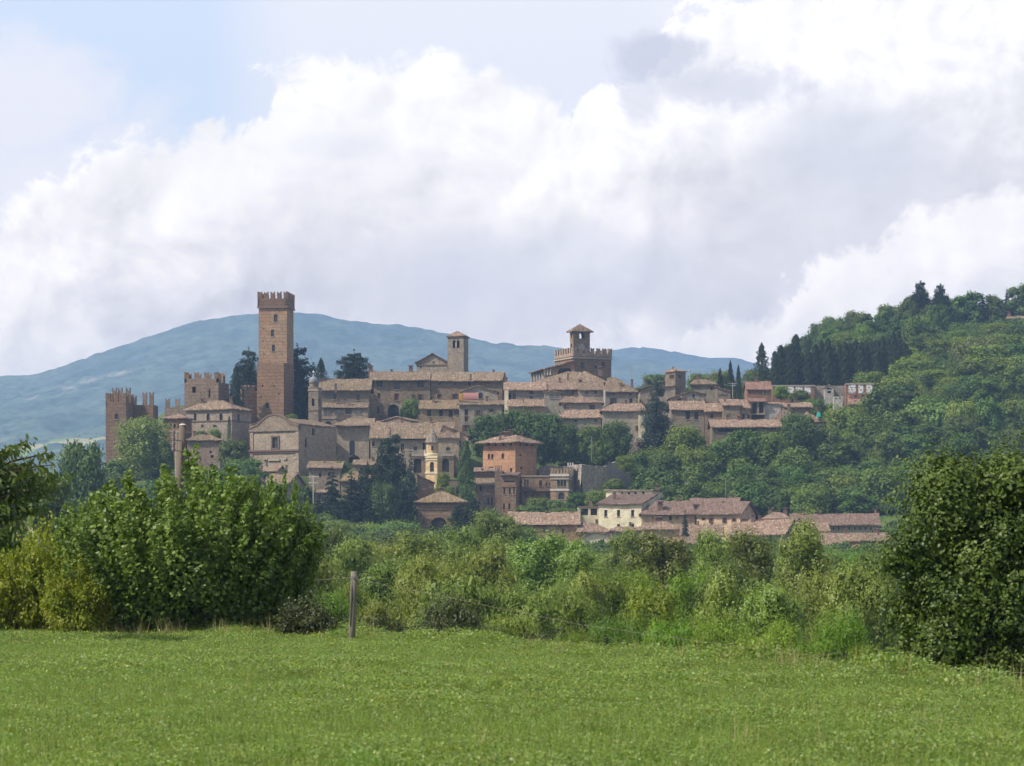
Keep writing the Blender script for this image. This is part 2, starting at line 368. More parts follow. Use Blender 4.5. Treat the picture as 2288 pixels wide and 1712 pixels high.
def leaf_mat(name, c, c2, trans=0.35, rough=0.5, spec=0.35, tint=0.25, clump=0.5):
    m, t, b = newmat(name)
    geo = t.new('ShaderNodeNewGeometry'); oi = t.new('ShaderNodeObjectInfo'); tcn = t.new('ShaderNodeTexCoord')
    nz = t.noise(tcn.outputs['Object'], clump, 3, 0.6)
    f = t.math('ADD', t.math('MULTIPLY', geo.outputs['Random Per Island'], 0.6), t.math('MULTIPLY', t.smooth(nz, 0.35, 0.65), 0.4))
    k = t.mix(f, c, c2)
    hs = t.new('ShaderNodeHueSaturation'); t.l.new(k, hs.inputs['Color'])
    t.set(hs.inputs['Hue'], t.math('ADD', 0.5 - 0.035 * tint * 2, t.math('MULTIPLY', oi.outputs['Random'], 0.07 * tint * 2)))
    t.set(hs.inputs['Value'], t.math('ADD', 1 - tint * 0.8, t.math('MULTIPLY', t.math('FRACT', t.math('MULTIPLY', oi.outputs['Random'], 17.3)), tint * 1.6)))
    t.l.new(hs.outputs[0], b.inputs['Base Color']); b.inputs['Roughness'].default_value = rough
    b.inputs['Specular IOR Level'].default_value = spec
    tr = t.new('ShaderNodeBsdfTranslucent')
    t.l.new(t.mix(1.0, hs.outputs[0], rgb(1.25, 1.3, 0.55), 'MULTIPLY'), tr.inputs[0])
    mx = t.new('ShaderNodeMixShader'); mx.inputs[0].default_value = trans
    t.l.new(b.outputs[0], mx.inputs[1]); t.l.new(tr.outputs[0], mx.inputs[2])
    t.l.new(mx.outputs[0], t.n['Material Output'].inputs[0])
    return m
L = {}
L['bush'] = leaf_mat('hazel_leaves', rgb(0.075, 0.14, 0.02), rgb(0.215, 0.30, 0.06), 0.3, 0.5, 0.35, 0.0, 1.2)
L['yellow'] = leaf_mat('yellow_leaves', rgb(0.19, 0.27, 0.025), rgb(0.34, 0.34, 0.05), 0.45, 0.5, 0.3, 0.0, 1.5)
L['branch'] = leaf_mat('walnut_leaves', rgb(0.075, 0.12, 0.025), rgb(0.13, 0.18, 0.045), 0.4, 0.5, 0.35, 0.0, 1.5)
L['oak'] = leaf_mat('oak_leaves', rgb(0.03, 0.06, 0.010), rgb(0.115, 0.165, 0.022), 0.18, 0.5, 0.25, 0.0, 1.2)
L['poplar'] = leaf_mat('poplar_leaves', rgb(0.10, 0.165, 0.022), rgb(0.25, 0.32, 0.07), 0.32, 0.45, 0.4, 0.4, 0.8)
L['acacia'] = leaf_mat('acacia_leaves', rgb(0.11, 0.19, 0.014), rgb(0.20, 0.28, 0.032), 0.35, 0.5, 0.3, 0.35, 0.8)
L['willow'] = leaf_mat('willow_leaves', rgb(0.115, 0.16, 0.024), rgb(0.23, 0.28, 0.06), 0.32, 0.5, 0.35, 0.4, 0.8)
L['thorn'] = leaf_mat('thorn_leaves', rgb(0.04, 0.055, 0.018), rgb(0.08, 0.10, 0.03), 0.15, 0.5, 0.3, 0.1, 0.8)
L['wood'] = leaf_mat('wood_leaves', rgb(0.055, 0.11, 0.016), rgb(0.13, 0.185, 0.034), 0.22, 0.55, 0.25, 0.35, 0.25)
L['woodlite'] = leaf_mat('wood_leaves_light', rgb(0.12, 0.195, 0.024), rgb(0.20, 0.26, 0.045), 0.3, 0.55, 0.25, 0.25, 0.25)
L['chestnut'] = leaf_mat('chestnut_leaves', rgb(0.10, 0.125, 0.03), rgb(0.20, 0.20, 0.07), 0.25, 0.55, 0.25, 0.1, 0.4)
L['linden'] = leaf_mat('linden_leaves', rgb(0.045, 0.10, 0.022), rgb(0.10, 0.155, 0.032), 0.25, 0.55, 0.25, 0.1, 0.3)
L['cypress'] = leaf_mat('cypress_foliage', rgb(0.022, 0.04, 0.018), rgb(0.038, 0.058, 0.024), 0.1, 0.7, 0.15, 0.15, 0.6)
L['cedar'] = leaf_mat('cedar_foliage', rgb(0.02, 0.04, 0.02), rgb(0.045, 0.072, 0.032), 0.1, 0.7, 0.15, 0.15, 0.4)
L['bluecedar'] = leaf_mat('blue_cedar_foliage', rgb(0.045, 0.068, 0.052), rgb(0.09, 0.12, 0.095), 0.1, 0.7, 0.15, 0.05, 0.4)
L['grass'] = leaf_mat('alfalfa_leaves', rgb(0.125, 0.215, 0.03), rgb(0.29, 0.35, 0.10), 0.4, 0.45, 0.45, 0.42, 2.0)
L['stalk'] = leaf_mat('dry_stalks', rgb(0.40, 0.33, 0.17), rgb(0.30, 0.26, 0.12), 0.2, 0.7, 0.2, 0.1, 2.0)
L['scrub'] = leaf_mat('scrub_leaves', rgb(0.07, 0.125, 0.022), rgb(0.115, 0.165, 0.035), 0.25, 0.6, 0.2, 0.1, 0.1)
# ------------------------------------------------------------------ land
TPX = [-300, 150, 240, 400, 560, 700, 850, 1000, 1150, 1300, 1450, 1600, 1750, 1900, 2050, 2200, 2400, 2700]
TY = [420, 500, 540, 580, 620, 660, 700, 760, 850, 1000, 1250]
TPY = [
 [1340]*18,
 [1340,1320,1290,1270,1250,1245,1240,1240,1240,1240,1240,1240,1235,1230,1225,1215,1205,1190],
 [1350,1300,1180,1150,1120,1180,1210,1210,1215,1210,1215,1215,1200,1200,1180,1150,1120,1100],
 [1350,1260,1085,1075,1070,1120,1130,1100,1135,1110,1130,1130,1120,1115,1090,1060,1040,1020],
 [1340,1250,1060, 990, 995,1010,1020,1015,1030,1035,1030,1020,1040,1025,1000, 975, 955, 940],
 [1340,1250,1040, 935, 935, 960, 965, 945, 950, 965, 960, 955, 960, 945, 915, 890, 870, 850],
 [1340,1250,1030, 905, 885, 890, 880, 870, 895, 905, 915, 905, 890, 880, 845, 815, 795, 780],
 [1335,1250,1060, 965, 905, 872, 857, 862, 882, 872, 885, 880, 866, 815, 775, 758, 745, 735],
 [1325,1250,1150,1060,1010,1000,1000,1000,1000, 960, 935, 900, 835, 765, 727, 725, 722, 715],
 [1315,1270,1230,1220,1220,1220,1220,1220,1220,1200,1130,1020, 930, 850, 800, 785, 775, 765],
 [1300]*11 + [1230,1150,1080,1020,980,950,930]]
TZ = np.array([[EYE + (HZ - v) / F * y for v in row] for row, y in zip(TPY, TY)])
def hnoise(x, y, s, seed=0.0):
    """smooth value noise, vectorised"""
    x = np.asarray(x, float) / s + seed * 17.13; y = np.asarray(y, float) / s + seed * 5.77
    xi = np.floor(x); yi = np.floor(y); fx = x - xi; fy = y - yi
    fx = fx * fx * (3 - 2 * fx); fy = fy * fy * (3 - 2 * fy)
    def h(a, b):
        q = np.sin(a * 127.1 + b * 311.7 + seed * 13.3) * 43758.5453
        return q - np.floor(q)
    return (h(xi, yi) * (1 - fx) + h(xi + 1, yi) * fx) * (1 - fy) + (h(xi, yi + 1) * (1 - fx) + h(xi + 1, yi + 1) * fx) * fy
EDGE_PX = [-400, 0, 750, 1200, 1700, 2288, 2700]; EDGE_Y = [60, 58, 54, 46.5, 38.5, 31.5, 29]
CARVE = []     # (cx, cy, radius_along, halfwidth, z) filled by the buildings
def land(x, y):
    x = np.asarray(x, float); y = np.asarray(y, float)
    yc = np.maximum(y, 1.0); pxx = 1144 + F * x / yc
    pxc = np.clip(pxx, TPX[0], TPX[-1]); ycl = np.clip(y, TY[0], TY[-1])
    j = np.clip(np.searchsorted(TY, ycl, side='right') - 1, 0, len(TY) - 2); ty = np.array(TY, float)
    fy = (ycl - ty[j]) / (ty[j + 1] - ty[j])
    tx = np.array(TPX, float); i = np.clip(np.searchsorted(TPX, pxc, side='right') - 1, 0, len(TPX) - 2)
    fx = (pxc - tx[i]) / (tx[i + 1] - tx[i]); fx = fx * fx * (3 - 2 * fx)
    zt = (TZ[j, i] * (1 - fx) + TZ[j, i + 1] * fx) * (1 - fy) + (TZ[j + 1, i] * (1 - fx) + TZ[j + 1, i + 1] * fx) * fy
    e = np.interp(pxx, EDGE_PX, EDGE_Y)
    t = np.clip((y - e - .5) / 60.0, 0, 1); t3 = np.clip((y - e - .5) / 9.0, 0, 1); zf = -0.2 - .9 * t3 * t3 * (3 - 2 * t3) - 4.4 * (t * t * (3 - 2 * t))
    t2 = np.clip((y - 130) / 290.0, 0, 1); t2 = t2 * t2 * (3 - 2 * t2)
    z = zf * (1 - t2) + zt * t2
    z = np.where(y > 420, zt, z)
    z = z + np.where(y < 70, (hnoise(x, y, 7, 1) - 0.5) * 0.10, (hnoise(x, y, 22, 2) - 0.5) * 1.2 * np.clip((y - 70) / 60, 0, 1))
    return z
def land1(x, y): return float(land(np.array([x]), np.array([y]))[0])

def build_land():
    ys = np.concatenate([np.linspace(-40, 12, 8), np.linspace(15, 70, 60), np.linspace(72, 410, 60), np.linspace(415, 900, 190), np.linspace(915, 1300, 22)])
    nx = 210; s = np.linspace(-1, 1, nx); s = s * 0.75 + 0.25 * s ** 3
    half = 55 + 0.30 * np.maximum(ys, 0)
    X = s[None, :] * half[:, None]; Y = np.repeat(ys[:, None], nx, 1)
    Z = land(X, Y)
    for (cx, cyy, ex, ey, w, d, zb) in CARVE:
        dx = X - cx; dy = Y - cyy
        u = dx * ex + dy * ey; v = -dx * ey + dy * ex
        inside = (u > -1.5) & (u < w + 1.5) & (v > -9) & (v < d + 1.0)
        lim = zb - 0.5 + np.where(v > d - 2, 0.4, 0)
        Z = np.where(inside & (Z > lim), lim, Z)
    V = np.stack([X, Y, Z], -1).reshape(-1, 3)
    ny = len(ys); a = (np.arange(ny - 1)[:, None] * nx + np.arange(nx - 1)[None, :]).ravel()
    Fc = np.stack([a, a + 1, a + nx + 1, a + nx], 1)
    m, t, b = newmat('ground')
    c = t.new('ShaderNodeTexCoord'); v = c.outputs['Object']
    sp = t.new('ShaderNodeSeparateXYZ'); t.l.new(v, sp.inputs[0])
    fieldc = t.mix(t.noise(v, 3.0, 6, 0.7), rgb(0.08, 0.12, 0.025), rgb(0.14, 0.17, 0.05))
    hillc = t.mix(t.smooth(t.noise(v, 0.25, 6, 0.7), 0.35, 0.65), rgb(0.045, 0.08, 0.02), rgb(0.095, 0.13, 0.035))
    k = t.mix(t.smooth(sp.outputs[1], 55, 80), fieldc, hillc)
    t.l.new(k, b.inputs['Base Color'])
    me = np_mesh('ground', V, Fc, m, True)
    o = bpy.data.objects.new('ground', me); C.objects.link(o); tag(o, kind='structure')

def mountain(name, ridge, Yr, Y0, Y1, z0, amp, seed, mat, back=500):
    pxs = np.linspace(-700, 3000, 420); rows = 110
    rx = [p[0] for p in ridge]; ry = [p[1] for p in ridge]
    zr = EYE + (HZ - np.interp(pxs, rx, ry)) / F * Yr
    zr = np.convolve(np.pad(zr, 4, 'edge'), np.ones(9) / 9, 'valid')
    V = np.zeros((rows + 6, len(pxs), 3))
    for r in range(rows + 6):
        if r < rows:
            t = r / (rows - 1); Y = Y0 + (Yr - Y0) * t
            prof = t ** 1.0
        else:
            t = 1; Y = Yr + back * (r - rows + 1) / 6; prof = 1 - 0.18 * (r - rows + 1)
        xs = (pxs - 1144) / F * Yr * (0.45 + 0.55 * (Y / Yr))
        n = np.zeros_like(xs)
        for k, (sc, am) in enumerate(((900, 1.0), (400, 0.6), (165, 0.34), (72, 0.22))):
            q = hnoise(xs, np.full_like(xs, Y * 0.6), sc, seed + k)
            n += am * (1 - abs(2 * q - 1))
        n -= 1.0
        w = math.sin(math.pi * min(t, 1)) ** 0.8 if r < rows else 0
        tree = (hnoise(xs, np.full_like(xs, Y), 22, seed + 9) - 0.5) * 8 + (hnoise(xs, np.full_like(xs, Y), 11, seed + 19) - 0.5) * 8
        base_ = z0 + 14 + ((zr - EYE) / Yr * Y + EYE - z0 - 14) * prof if r < rows else z0 + (zr - z0) * prof
        w = w * min(1.0, (1 - t) * 3.0)
        z = base_ + amp * w * n * (.4 + .6 * t) + tree * (0.6 if r >= rows - 2 else 1.0) * min(1, t * 3)
        V[r, :, 0] = xs; V[r, :, 1] = Y; V[r, :, 2] = z
    nx = len(pxs); a = (np.arange(rows + 5)[:, None] * nx + np.arange(nx - 1)[None, :]).ravel()
    me = np_mesh(name, V.reshape(-1, 3), np.stack([a, a + 1, a + nx + 1, a + nx], 1), mat, False)
    o = bpy.data.objects.new(name, me); C.objects.link(o); tag(o, kind='structure')
    return o
def mountain_mat(name, fields):
    m, t, b = newmat(name)
    c = t.new('ShaderNodeTexCoord'); v = c.outputs['Object']
    k = t.mix(t.smooth(t.noise(v, 0.007, 6, 0.65), 0.38, 0.62), rgb(0.075, 0.12, 0.11), rgb(0.14, 0.195, 0.155))  # forest tones lightened and shifted towards blue, painting in part of the distance haze
    k = t.mix(t.math('MULTIPLY', t.smooth(t.noise(v, 0.045, 6, 0.8), 0.42, 0.6), 0.55), k, rgb(0.012, 0.03, 0.022))
    if fields:
        sp = t.new('ShaderNodeSeparateXYZ'); t.l.new(v, sp.inputs[0])
        low = t.smooth(sp.outputs[2], 190, 110)
        vo = t.new('ShaderNodeTexVoronoi'); t.l.new(t.vmath('ADD', v, t.vmath('SCALE', c.outputs['Object'], 0.0)), vo.inputs['Vector']); vo.inputs['Scale'].default_value = 0.006
        s = t.new('ShaderNodeSeparateColor'); t.l.new(vo.outputs['Color'], s.inputs[0])
        k = t.mix(t.math('MULTIPLY', low, t.smooth(s.outputs[0], 0.72, 0.76)), k, rgb(0.38, 0.35, 0.20))
        k = t.mix(t.math('MULTIPLY', low, t.smooth(s.outputs[1], 0.80, 0.84)), k, rgb(0.17, 0.24, 0.08))
        # bare clay scars on the left shoulder of the hill
        def spot(x, y, r, seed):
            dx = t.math('DIVIDE', t.math('SUBTRACT', sp.outputs[0], x), r); dz = t.math('DIVIDE', t.math('SUBTRACT', sp.outputs[2], y), r * 0.45)
            rr = t.math('SQRT', t.math('ADD', t.math('MULTIPLY', dx, dx), t.math('MULTIPLY', dz, dz)))
            return t.smooth(t.math('ADD', rr, t.math('MULTIPLY', t.noise(v, 0.11, 5, 0.8), 4.2)), 2.75, 2.4)
        for q in SCARS: k = t.mix(t.math('MULTIPLY', spot(*q, 0), 0.6), k, rgb(0.40, 0.36, 0.31))
    t.l.new(k, b.inputs['Base Color']); b.inputs['Specular IOR Level'].default_value = 0.05
    return m
RIDGE = [(-700, 900), (-200, 850), (0, 840), (60, 838), (120, 830), (160, 808), (200, 798), (300, 765), (400, 727), (500, 708), (570, 701), (650, 697), (720, 705), (800, 720),
         (900, 728), (980, 740), (1040, 755), (1120, 768), (1240, 775), (1330, 790), (1400, 800), (1500, 812), (1600, 826), (1700, 845), (2000, 900), (3000, 950)]
RIDGE2 = [(-700, 900), (1000, 870), (1250, 800), (1365, 780), (1450, 775), (1500, 784), (1560, 797), (1600, 802), (1630, 796), (1660, 803), (1690, 815), (1750, 830), (2288, 900), (3000, 900)]
SCARS = [(-700, 335, 36), (-775, 305, 30), (-830, 285, 22), (-750, 322, 30)]
# ------------------------------------------------------------------ houses
class Face:
    """a vertical wall face from p0 to p1 (plan), outward normal to the right of the direction"""
    def __init__(s, p0, p1):
        s.p0 = Vector((p0[0], p0[1])); s.e = Vector((p1[0] - p0[0], p1[1] - p0[1])); s.w = s.e.length; s.e.normalize()
        s.n = Vector((s.e.y, -s.e.x)); s.holes = []
    def u_of(s, pxx):
        k = (pxx - 1144) / F
        d = s.e.x - k * s.e.y
        return (k * s.p0.y - s.p0.x) / d if abs(d) > 1e-6 else 0
    def pt(s, u, z, out=0.0):
        q = s.p0 + s.e * u + s.n * out
        return (q.x, q.y, z)
    def hole(s, pxx, pyy, w, h, arch=False):
        """opening centred on the photograph's (px,py), w x h photograph pixels"""
        u0, u1 = s.u_of(pxx - w / 2), s.u_of(pxx + w / 2)
        if u0 > u1: u0, u1 = u1, u0
        u0 = max(u0, 0.15); u1 = min(u1, s.w - 0.15)
        if u1 - u0 < 0.15: return None
        Y = s.p0.y + s.e.y * (u0 + u1) / 2
        hh = (u0, u1, Z_(pyy + h / 2, Y), Z_(pyy - h / 2, Y), arch); s.holes.append(hh); return hh
    def build(s, mb, z0, z1, m=0, depth=0.3, top=None):
        us = sorted({0.0, s.w} | {x for h in s.holes for x in h[:2]})
        zs = sorted({z0, z1} | {min(max(x, z0), z1) for h in s.holes for x in h[2:4]})
        for a, b in zip(us[:-1], us[1:]):
            for c, d in zip(zs[:-1], zs[1:]):
                if b - a < 1e-4 or d - c < 1e-4: continue
                um, zm = (a + b) / 2, (c + d) / 2
                if any(h[0] < um < h[1] and h[2] < zm < h[3] for h in s.holes): continue
                mb.face([s.pt(a, c), s.pt(b, c), s.pt(b, d), s.pt(a, d)], m)
        for (a, b, c, d, arch) in s.holes:
            if arch:
                r = (b - a) / 2; zc = max(d - r, c); ry = d - zc; N = 8
                pr = [((a + b) / 2 - r * math.cos(math.pi * k / N), zc + ry * math.sin(math.pi * k / N)) for k in range(N + 1)]
                for k in range(N):
                    cor = (a, d) if k < N // 2 else (b, d)
                    mb.face([s.pt(*pr[k]), s.pt(*cor), s.pt(*pr[k + 1])][::-1], m)
                mb.face([s.pt((a + b) / 2, d), s.pt(a, d), s.pt((a + b) / 2, d)], m) if False else None
                outl = [(a, c)] + pr + [(b, c)]
            else: outl = [(a, c), (a, d), (b, d), (b, c)]
            for k in range(len(outl)):
                p, q = outl[k], outl[(k + 1) % len(outl)]
                mb.face([s.pt(p[0], p[1]), s.pt(q[0], q[1]), s.pt(q[0], q[1], -depth), s.pt(p[0], p[1], -depth)], m)

def patch(mb, A, B, Cc, Dd, th=0.25, m=0, amp=0.07, seed=0, cell=1.2):
    """tiled roof slope A-B (eave) to D-C (ridge): a slightly sagging sheet with thickness"""
    A, B, Cc, Dd = map(Vector, (A, B, Cc, Dd))
    nu = max(2, int(max((B - A).length, (Cc - Dd).length) / cell)); nv = max(2, int((Dd - A).length / cell))
    nu = min(nu, 40); nv = min(nv, 12)
    idx = []
    for j in range(nv + 1):
        row = []
        for i in range(nu + 1):
            u, v = i / nu, j / nv
            p = (A * (1 - u) + B * u) * (1 - v) + (Dd * (1 - u) + Cc * u) * v
            q = p.x * 12.9898 + p.y * 78.233 + seed
            r = math.sin(q) * 43758.5453; r -= math.floor(r)
            p.z += (r - 0.5) * 2 * amp - 0.10 * math.sin(math.pi * u) * min(1, (B - A).length / 12)
            row.append(mb.vert(p))
        idx.append(row)
    for j in range(nv):
        for i in range(nu):
            mb.f.append((idx[j][i], idx[j][i + 1], idx[j + 1][i + 1], idx[j + 1][i])); mb.m.append(m)
    rim = idx[0] + [r[-1] for r in idx[1:]] + idx[-1][::-1][1:] + [r[0] for r in idx[::-1][1:-1]]
    low = []
    for i in rim:
        p = mb.v[i]; low.append(mb.vert((p[0], p[1], p[2] - th)))
    n = len(rim)
    for k in range(n):
        mb.f.append((rim[k], low[k], low[(k + 1) % n], rim[(k + 1) % n])); mb.m.append(m)
    mb.f.append(tuple(low)); mb.m.append(m)

WSTY = {'d': ('void', None), 'g': ('glass', None), 'p': ('glass_pale', 'trim_white'), 'r': ('glass', 'shut_red'), 'b': ('glass', 'shut_brown'),
        'k': ('glass', 'shut_dark'), 'R': ('shut_red', None), 'B': ('shut_brown', None), 'K': ('shut_dark', None), 'o': (None, None)}
def add_window(root, fc, hh, sty):
    a, b, c, d, arch = hh
    pane, sh = WSTY[sty]
    if pane is None: return
    mb = MB(); r = (b - a) / 2
    if arch:
        zc = max(d - r, c); N = 8
        pr = [((a + b) / 2 - r * math.cos(math.pi * k / N), zc + (d - zc) * math.sin(math.pi * k / N)) for k in range(N + 1)]
        mb.face([fc.pt(*p, -0.28) for p in [(a, c)] + pr + [(b, c)]], 0)
    else:
        mb.face([fc.pt(a, c, -0.28), fc.pt(b, c, -0.28), fc.pt(b, d, -0.28), fc.pt(a, d, -0.28)], 0)
        if sty in 'gprbk' and d - c > 0.9:      # glazing bars and frame
            t = 0.05
            for (x0, x1, y0, y1) in (((a + b) / 2 - t, (a + b) / 2 + t, c, d), (a, b, (c + d) / 2 - t, (c + d) / 2 + t)):
                mb.face([fc.pt(x0, y0, -0.26), fc.pt(x1, y0, -0.26), fc.pt(x1, y1, -0.26), fc.pt(x0, y1, -0.26)], 1)
    w = mb.build('window', [M[pane], M['trim_white'] if sty in 'p' else M['wood_grey']], root)
    if d - c > 0.8 and sty != 'd':
        s = MB(); q = [fc.pt(a - 0.12, c - 0.12), fc.pt(b + 0.12, c - 0.12), fc.pt(b + 0.12, c - 0.02), fc.pt(a - 0.12, c - 0.02)]
        s.prism(q, (fc.n.x * 0.12, fc.n.y * 0.12, 0)); s.build('sill', M['trim'], w)
    if sh and sty in 'rbk':
        for x0, x1 in ((a - (b - a) * 0.52, a - 0.02), (b + 0.02, b + (b - a) * 0.52)):
            s = MB(); s.prism([fc.pt(x0, c, 0.02), fc.pt(x1, c, 0.02), fc.pt(x1, d, 0.02), fc.pt(x0, d, 0.02)], (fc.n.x * 0.06, fc.n.y * 0.06, 0))
            s.build('shutter', M[sh], w)
def chimney(roof, pxx, pyb, pyt, Y, wpx=7, mat='trim_dark', cap=True):
    w = wpx / F * Y; x = X_(pxx, Y); z0 = Z_(pyb, Y) - 1.0; z1 = Z_(pyt, Y)
    mb = MB(); mb.box(x - w / 2, x + w / 2, Y - w / 2, Y + w / 2, z0, z1)
    if cap:
        mb.box(x - w * .36, x + w * .36, Y - w * .36, Y + w * .36, z1, z1 + w * 0.3, 0)
        mb.box(x - w * .72, x + w * .72, Y - w * .72, Y + w * .72, z1 + w * 0.3, z1 + w * 0.5, 1)
    return mb.build('chimney', [M[mat], M['roof_pink']], roof)
def merlon(mb, fc, u, z, w, h, t=0.55, m=0, inset=0.0):
    """swallow-tail merlon standing on a parapet"""
    a, b = u - w / 2, u + w / 2
    pts = [(a, z), (b, z), (b + w * .06, z + h), (b - w * 0.2, z + h * 0.93), (u, z + h * 0.70), (a + w * 0.2, z + h * 0.93), (a - w * .06, z + h)]
    mb.prism([fc.pt(p, q, -inset) for p, q in pts], (-fc.n.x * t, -fc.n.y * t, 0), m)

def footprint(xl, xr, Y, th, d):
    """corners FL, FR, BR, BL of a rectangular plan whose front spans photo columns xl..xr; th degrees turn shows the right side"""
    a = math.radians(th); FL = Vector((X_(xl, Y), Y)); k = (xr - 1144) / F
    e = Vector((math.cos(a), -math.sin(a))); u = (k * FL.y - FL.x) / (e.x - k * e.y)
    n = Vector((math.sin(a), math.cos(a)))
    return FL, FL + e * u, FL + e * u + n * d, FL + n * d, e, n, u

def house(name, label, cat, xl, xr, ye, yb, Y, th=0, d=9, roof='gable', yr=None, mat='stone', rm='roof', win=(), side=(), lside=(), ch=(),
          oh=0.55, hip=None, xp=None, group=None, amp=0.10, yer=None, band=None, deep=4.0, carve=True, ohs=None):
    FL, FR, BR, BL, e, n, w = footprint(xl, xr, Y, th, d)
    Yc = (FL.y + FR.y) / 2
    zb = min(Z_(yb, FL.y), Z_(yb, FR.y)); zedge = Z_(ye, Yc)
    root = empty(name, ((FL.x + FR.x) / 2, Yc, zb)); tag(root, label, cat, group)
    if carve: CARVE.append((FL.x, FL.y, e.x, e.y, w, d, zb))
    ohs = oh if ohs is None else ohs
    def P(u, v, z): q = FL + e * u + n * v; return (q.x, q.y, z)
    wall = MB(); rf = MB(); z0 = zb - deep; sd = hash(name + str(xl)) % 97
    sd = (xl * 7 + ye) % 97
    faces = [Face(FL, FR), Face(FR, BR), Face(BR, BL), Face(BL, FL)]
    if roof in ('gable', 'hip', 'pyr'):
        Yr = (FL + e * w / 2 + n * d / 2).y
        zr = Z_(yr, Yr); sl = (zr - zedge) / (d / 2 + oh); zt = zedge + sl * oh
        hp = 0 if roof == 'gable' else ((hip if hip is not None else d / 2) if roof == 'hip' else w / 2)
        if isinstance(hp, tuple): h0, h1 = hp
        else: h0 = h1 = hp
        a0 = -ohs if h0 == 0 else h0; a1 = w + ohs if h1 == 0 else w - h1
        E0, E1 = -ohs, w + ohs
        patch(rf, P(E0, -oh, zedge), P(E1, -oh, zedge), P(a1, d / 2, zr), P(a0, d / 2, zr), seed=sd, amp=amp)
        patch(rf, P(E1, d + oh, zedge), P(E0, d + oh, zedge), P(a0, d / 2, zr), P(a1, d / 2, zr), seed=sd, amp=amp)
        if h0: patch(rf, P(E0, d + oh, zedge), P(E0, -oh, zedge), P(a0, d / 2, zr), P(a0, d / 2 + .01, zr), seed=sd, amp=amp)
        if h1: patch(rf, P(E1, -oh, zedge), P(E1, d + oh, zedge), P(a1, d / 2 + .01, zr), P(a1, d / 2, zr), seed=sd, amp=amp)
        if not h0: wall.face([P(0, d, zt - .1), P(0, 0, zt - .1), P(0, d / 2, zr - .2)], 0)
        if not h1: wall.face([P(w, 0, zt - .1), P(w, d, zt - .1), P(w, d / 2, zr - .2)], 0)
        zt -= 0.1
    elif roof == 'gfront':
        xp_ = w / 2 if xp is None else faces[0].u_of(xp)
        zr = Z_(yr, Yc); zl = zedge; zrr = Z_(yer, Yc) if yer else zedge
        sl = (zr - zl) / (xp_ + ohs); sr = (zr - zrr) / (w - xp_ + ohs)
        patch(rf, P(-ohs, d + oh, zl), P(-ohs, -oh, zl), P(xp_, -oh, zr), P(xp_, d + oh, zr), seed=sd, amp=amp)
        patch(rf, P(w + ohs, -oh, zrr), P(w + ohs, d + oh, zrr), P(xp_, d + oh, zr), P(xp_, -oh, zr), seed=sd, amp=amp)
        ztl, ztr = zl + sl * ohs - .1, zrr + sr * ohs - .1
        zt = min(ztl, ztr)
        for v, fl in ((0, 1), (d, -1)):
            q = [P(0, v, zt), P(w, v, zt), P(w, v, ztr), P(xp_, v, zr - .15), P(0, v, ztl)]
            wall.face(q[::fl], 0)
        wall.face([P(w, 0, zt), P(w, d, zt), P(w, d, ztr), P(w, 0, ztr)], 0); wall.face([P(0, d, zt), P(0, 0, zt), P(0, 0, ztl), P(0, d, ztl)], 0)
    elif roof == 'shed':
        Yr = (FL + e * w / 2 + n * d).y; zr = Z_(yr, Yr); sl = (zr - zedge) / (d + oh); zt = zedge + sl * oh - .1
        patch(rf, P(-ohs, -oh, zedge), P(w + ohs, -oh, zedge), P(w + ohs, d, zr), P(-ohs, d, zr), seed=sd, amp=amp)
        wall.face([P(w, 0, zt), P(w, d, zt), P(w, d, zr - .2)], 0); wall.face([P(0, d, zt), P(0, 0, zt), P(0, d, zr - .2)], 0)
        wall.face([P(w, d, zt), P(0, d, zt), P(0, d, zr - .2), P(w, d, zr - .2)], 0)
    elif roof == 'shedside':      # single slope falling from left (yr) to right (ye) or the other way, seen end on
        zl, zrr = Z_(yr, Yc), zedge
        patch(rf, P(-ohs, -oh, zl), P(w + ohs, -oh, zrr), P(w + ohs, d + oh, zrr), P(-ohs, d + oh, zl), seed=sd, amp=amp)
        zt = min(zl, zrr) - .25
        for v, fl in ((0, 1), (d, -1)): wall.face([P(0, v, zt), P(w, v, zt), P(w, v, zrr - .2), P(0, v, zl - .2)][::fl], 0)
        wall.face([P(w, 0, zt), P(w, d, zt), P(w, d, zrr - .2), P(w, 0, zrr - .2)], 0); wall.face([P(0, d, zt), P(0, 0, zt), P(0, 0, zl - .2), P(0, d, zl - .2)], 0)
    elif roof == 'flat':
        zt = zedge; wall.face([P(0, 0, zt - .4), P(w, 0, zt - .4), P(w, d, zt - .4), P(0, d, zt - .4)], 0)
    res = []
    for fc, L_ in ((faces[0], win), (faces[1], side), (faces[3], lside)):
        for q in L_:
            sty = q[0]; arch = len(sty) > 1 and sty[1] == 'a'
            hh = fc.hole(q[1], q[2], q[3], q[4], arch)
            if hh: res.append((fc, hh, sty[0]))
    for fc in faces: fc.build(wall, z0, zt)
    wo = wall.build('wall', [M[mat]], root)
    for fc, hh, sty in res: add_window(root, fc, hh, sty)
    if band:
        for (pyb, th_, mt) in band:
            bb = MB(); zz = Z_(pyb, Yc)
            for fc in (faces[0], faces[1]):
                q = [fc.pt(-0.12, zz - th_ / 2), fc.pt(fc.w + 0.12, zz - th_ / 2), fc.pt(fc.w + 0.12, zz + th_ / 2), fc.pt(-0.12, zz + th_ / 2)]
                bb.prism(q, (fc.n.x * 0.15, fc.n.y * 0.15, 0))
            bb.build('cornice', M[mt], root)
    ro = rf.build('roof', [M[rm]], root) if rf.v else None
    Yr = (FL + e * w / 2 + n * d / 2).y
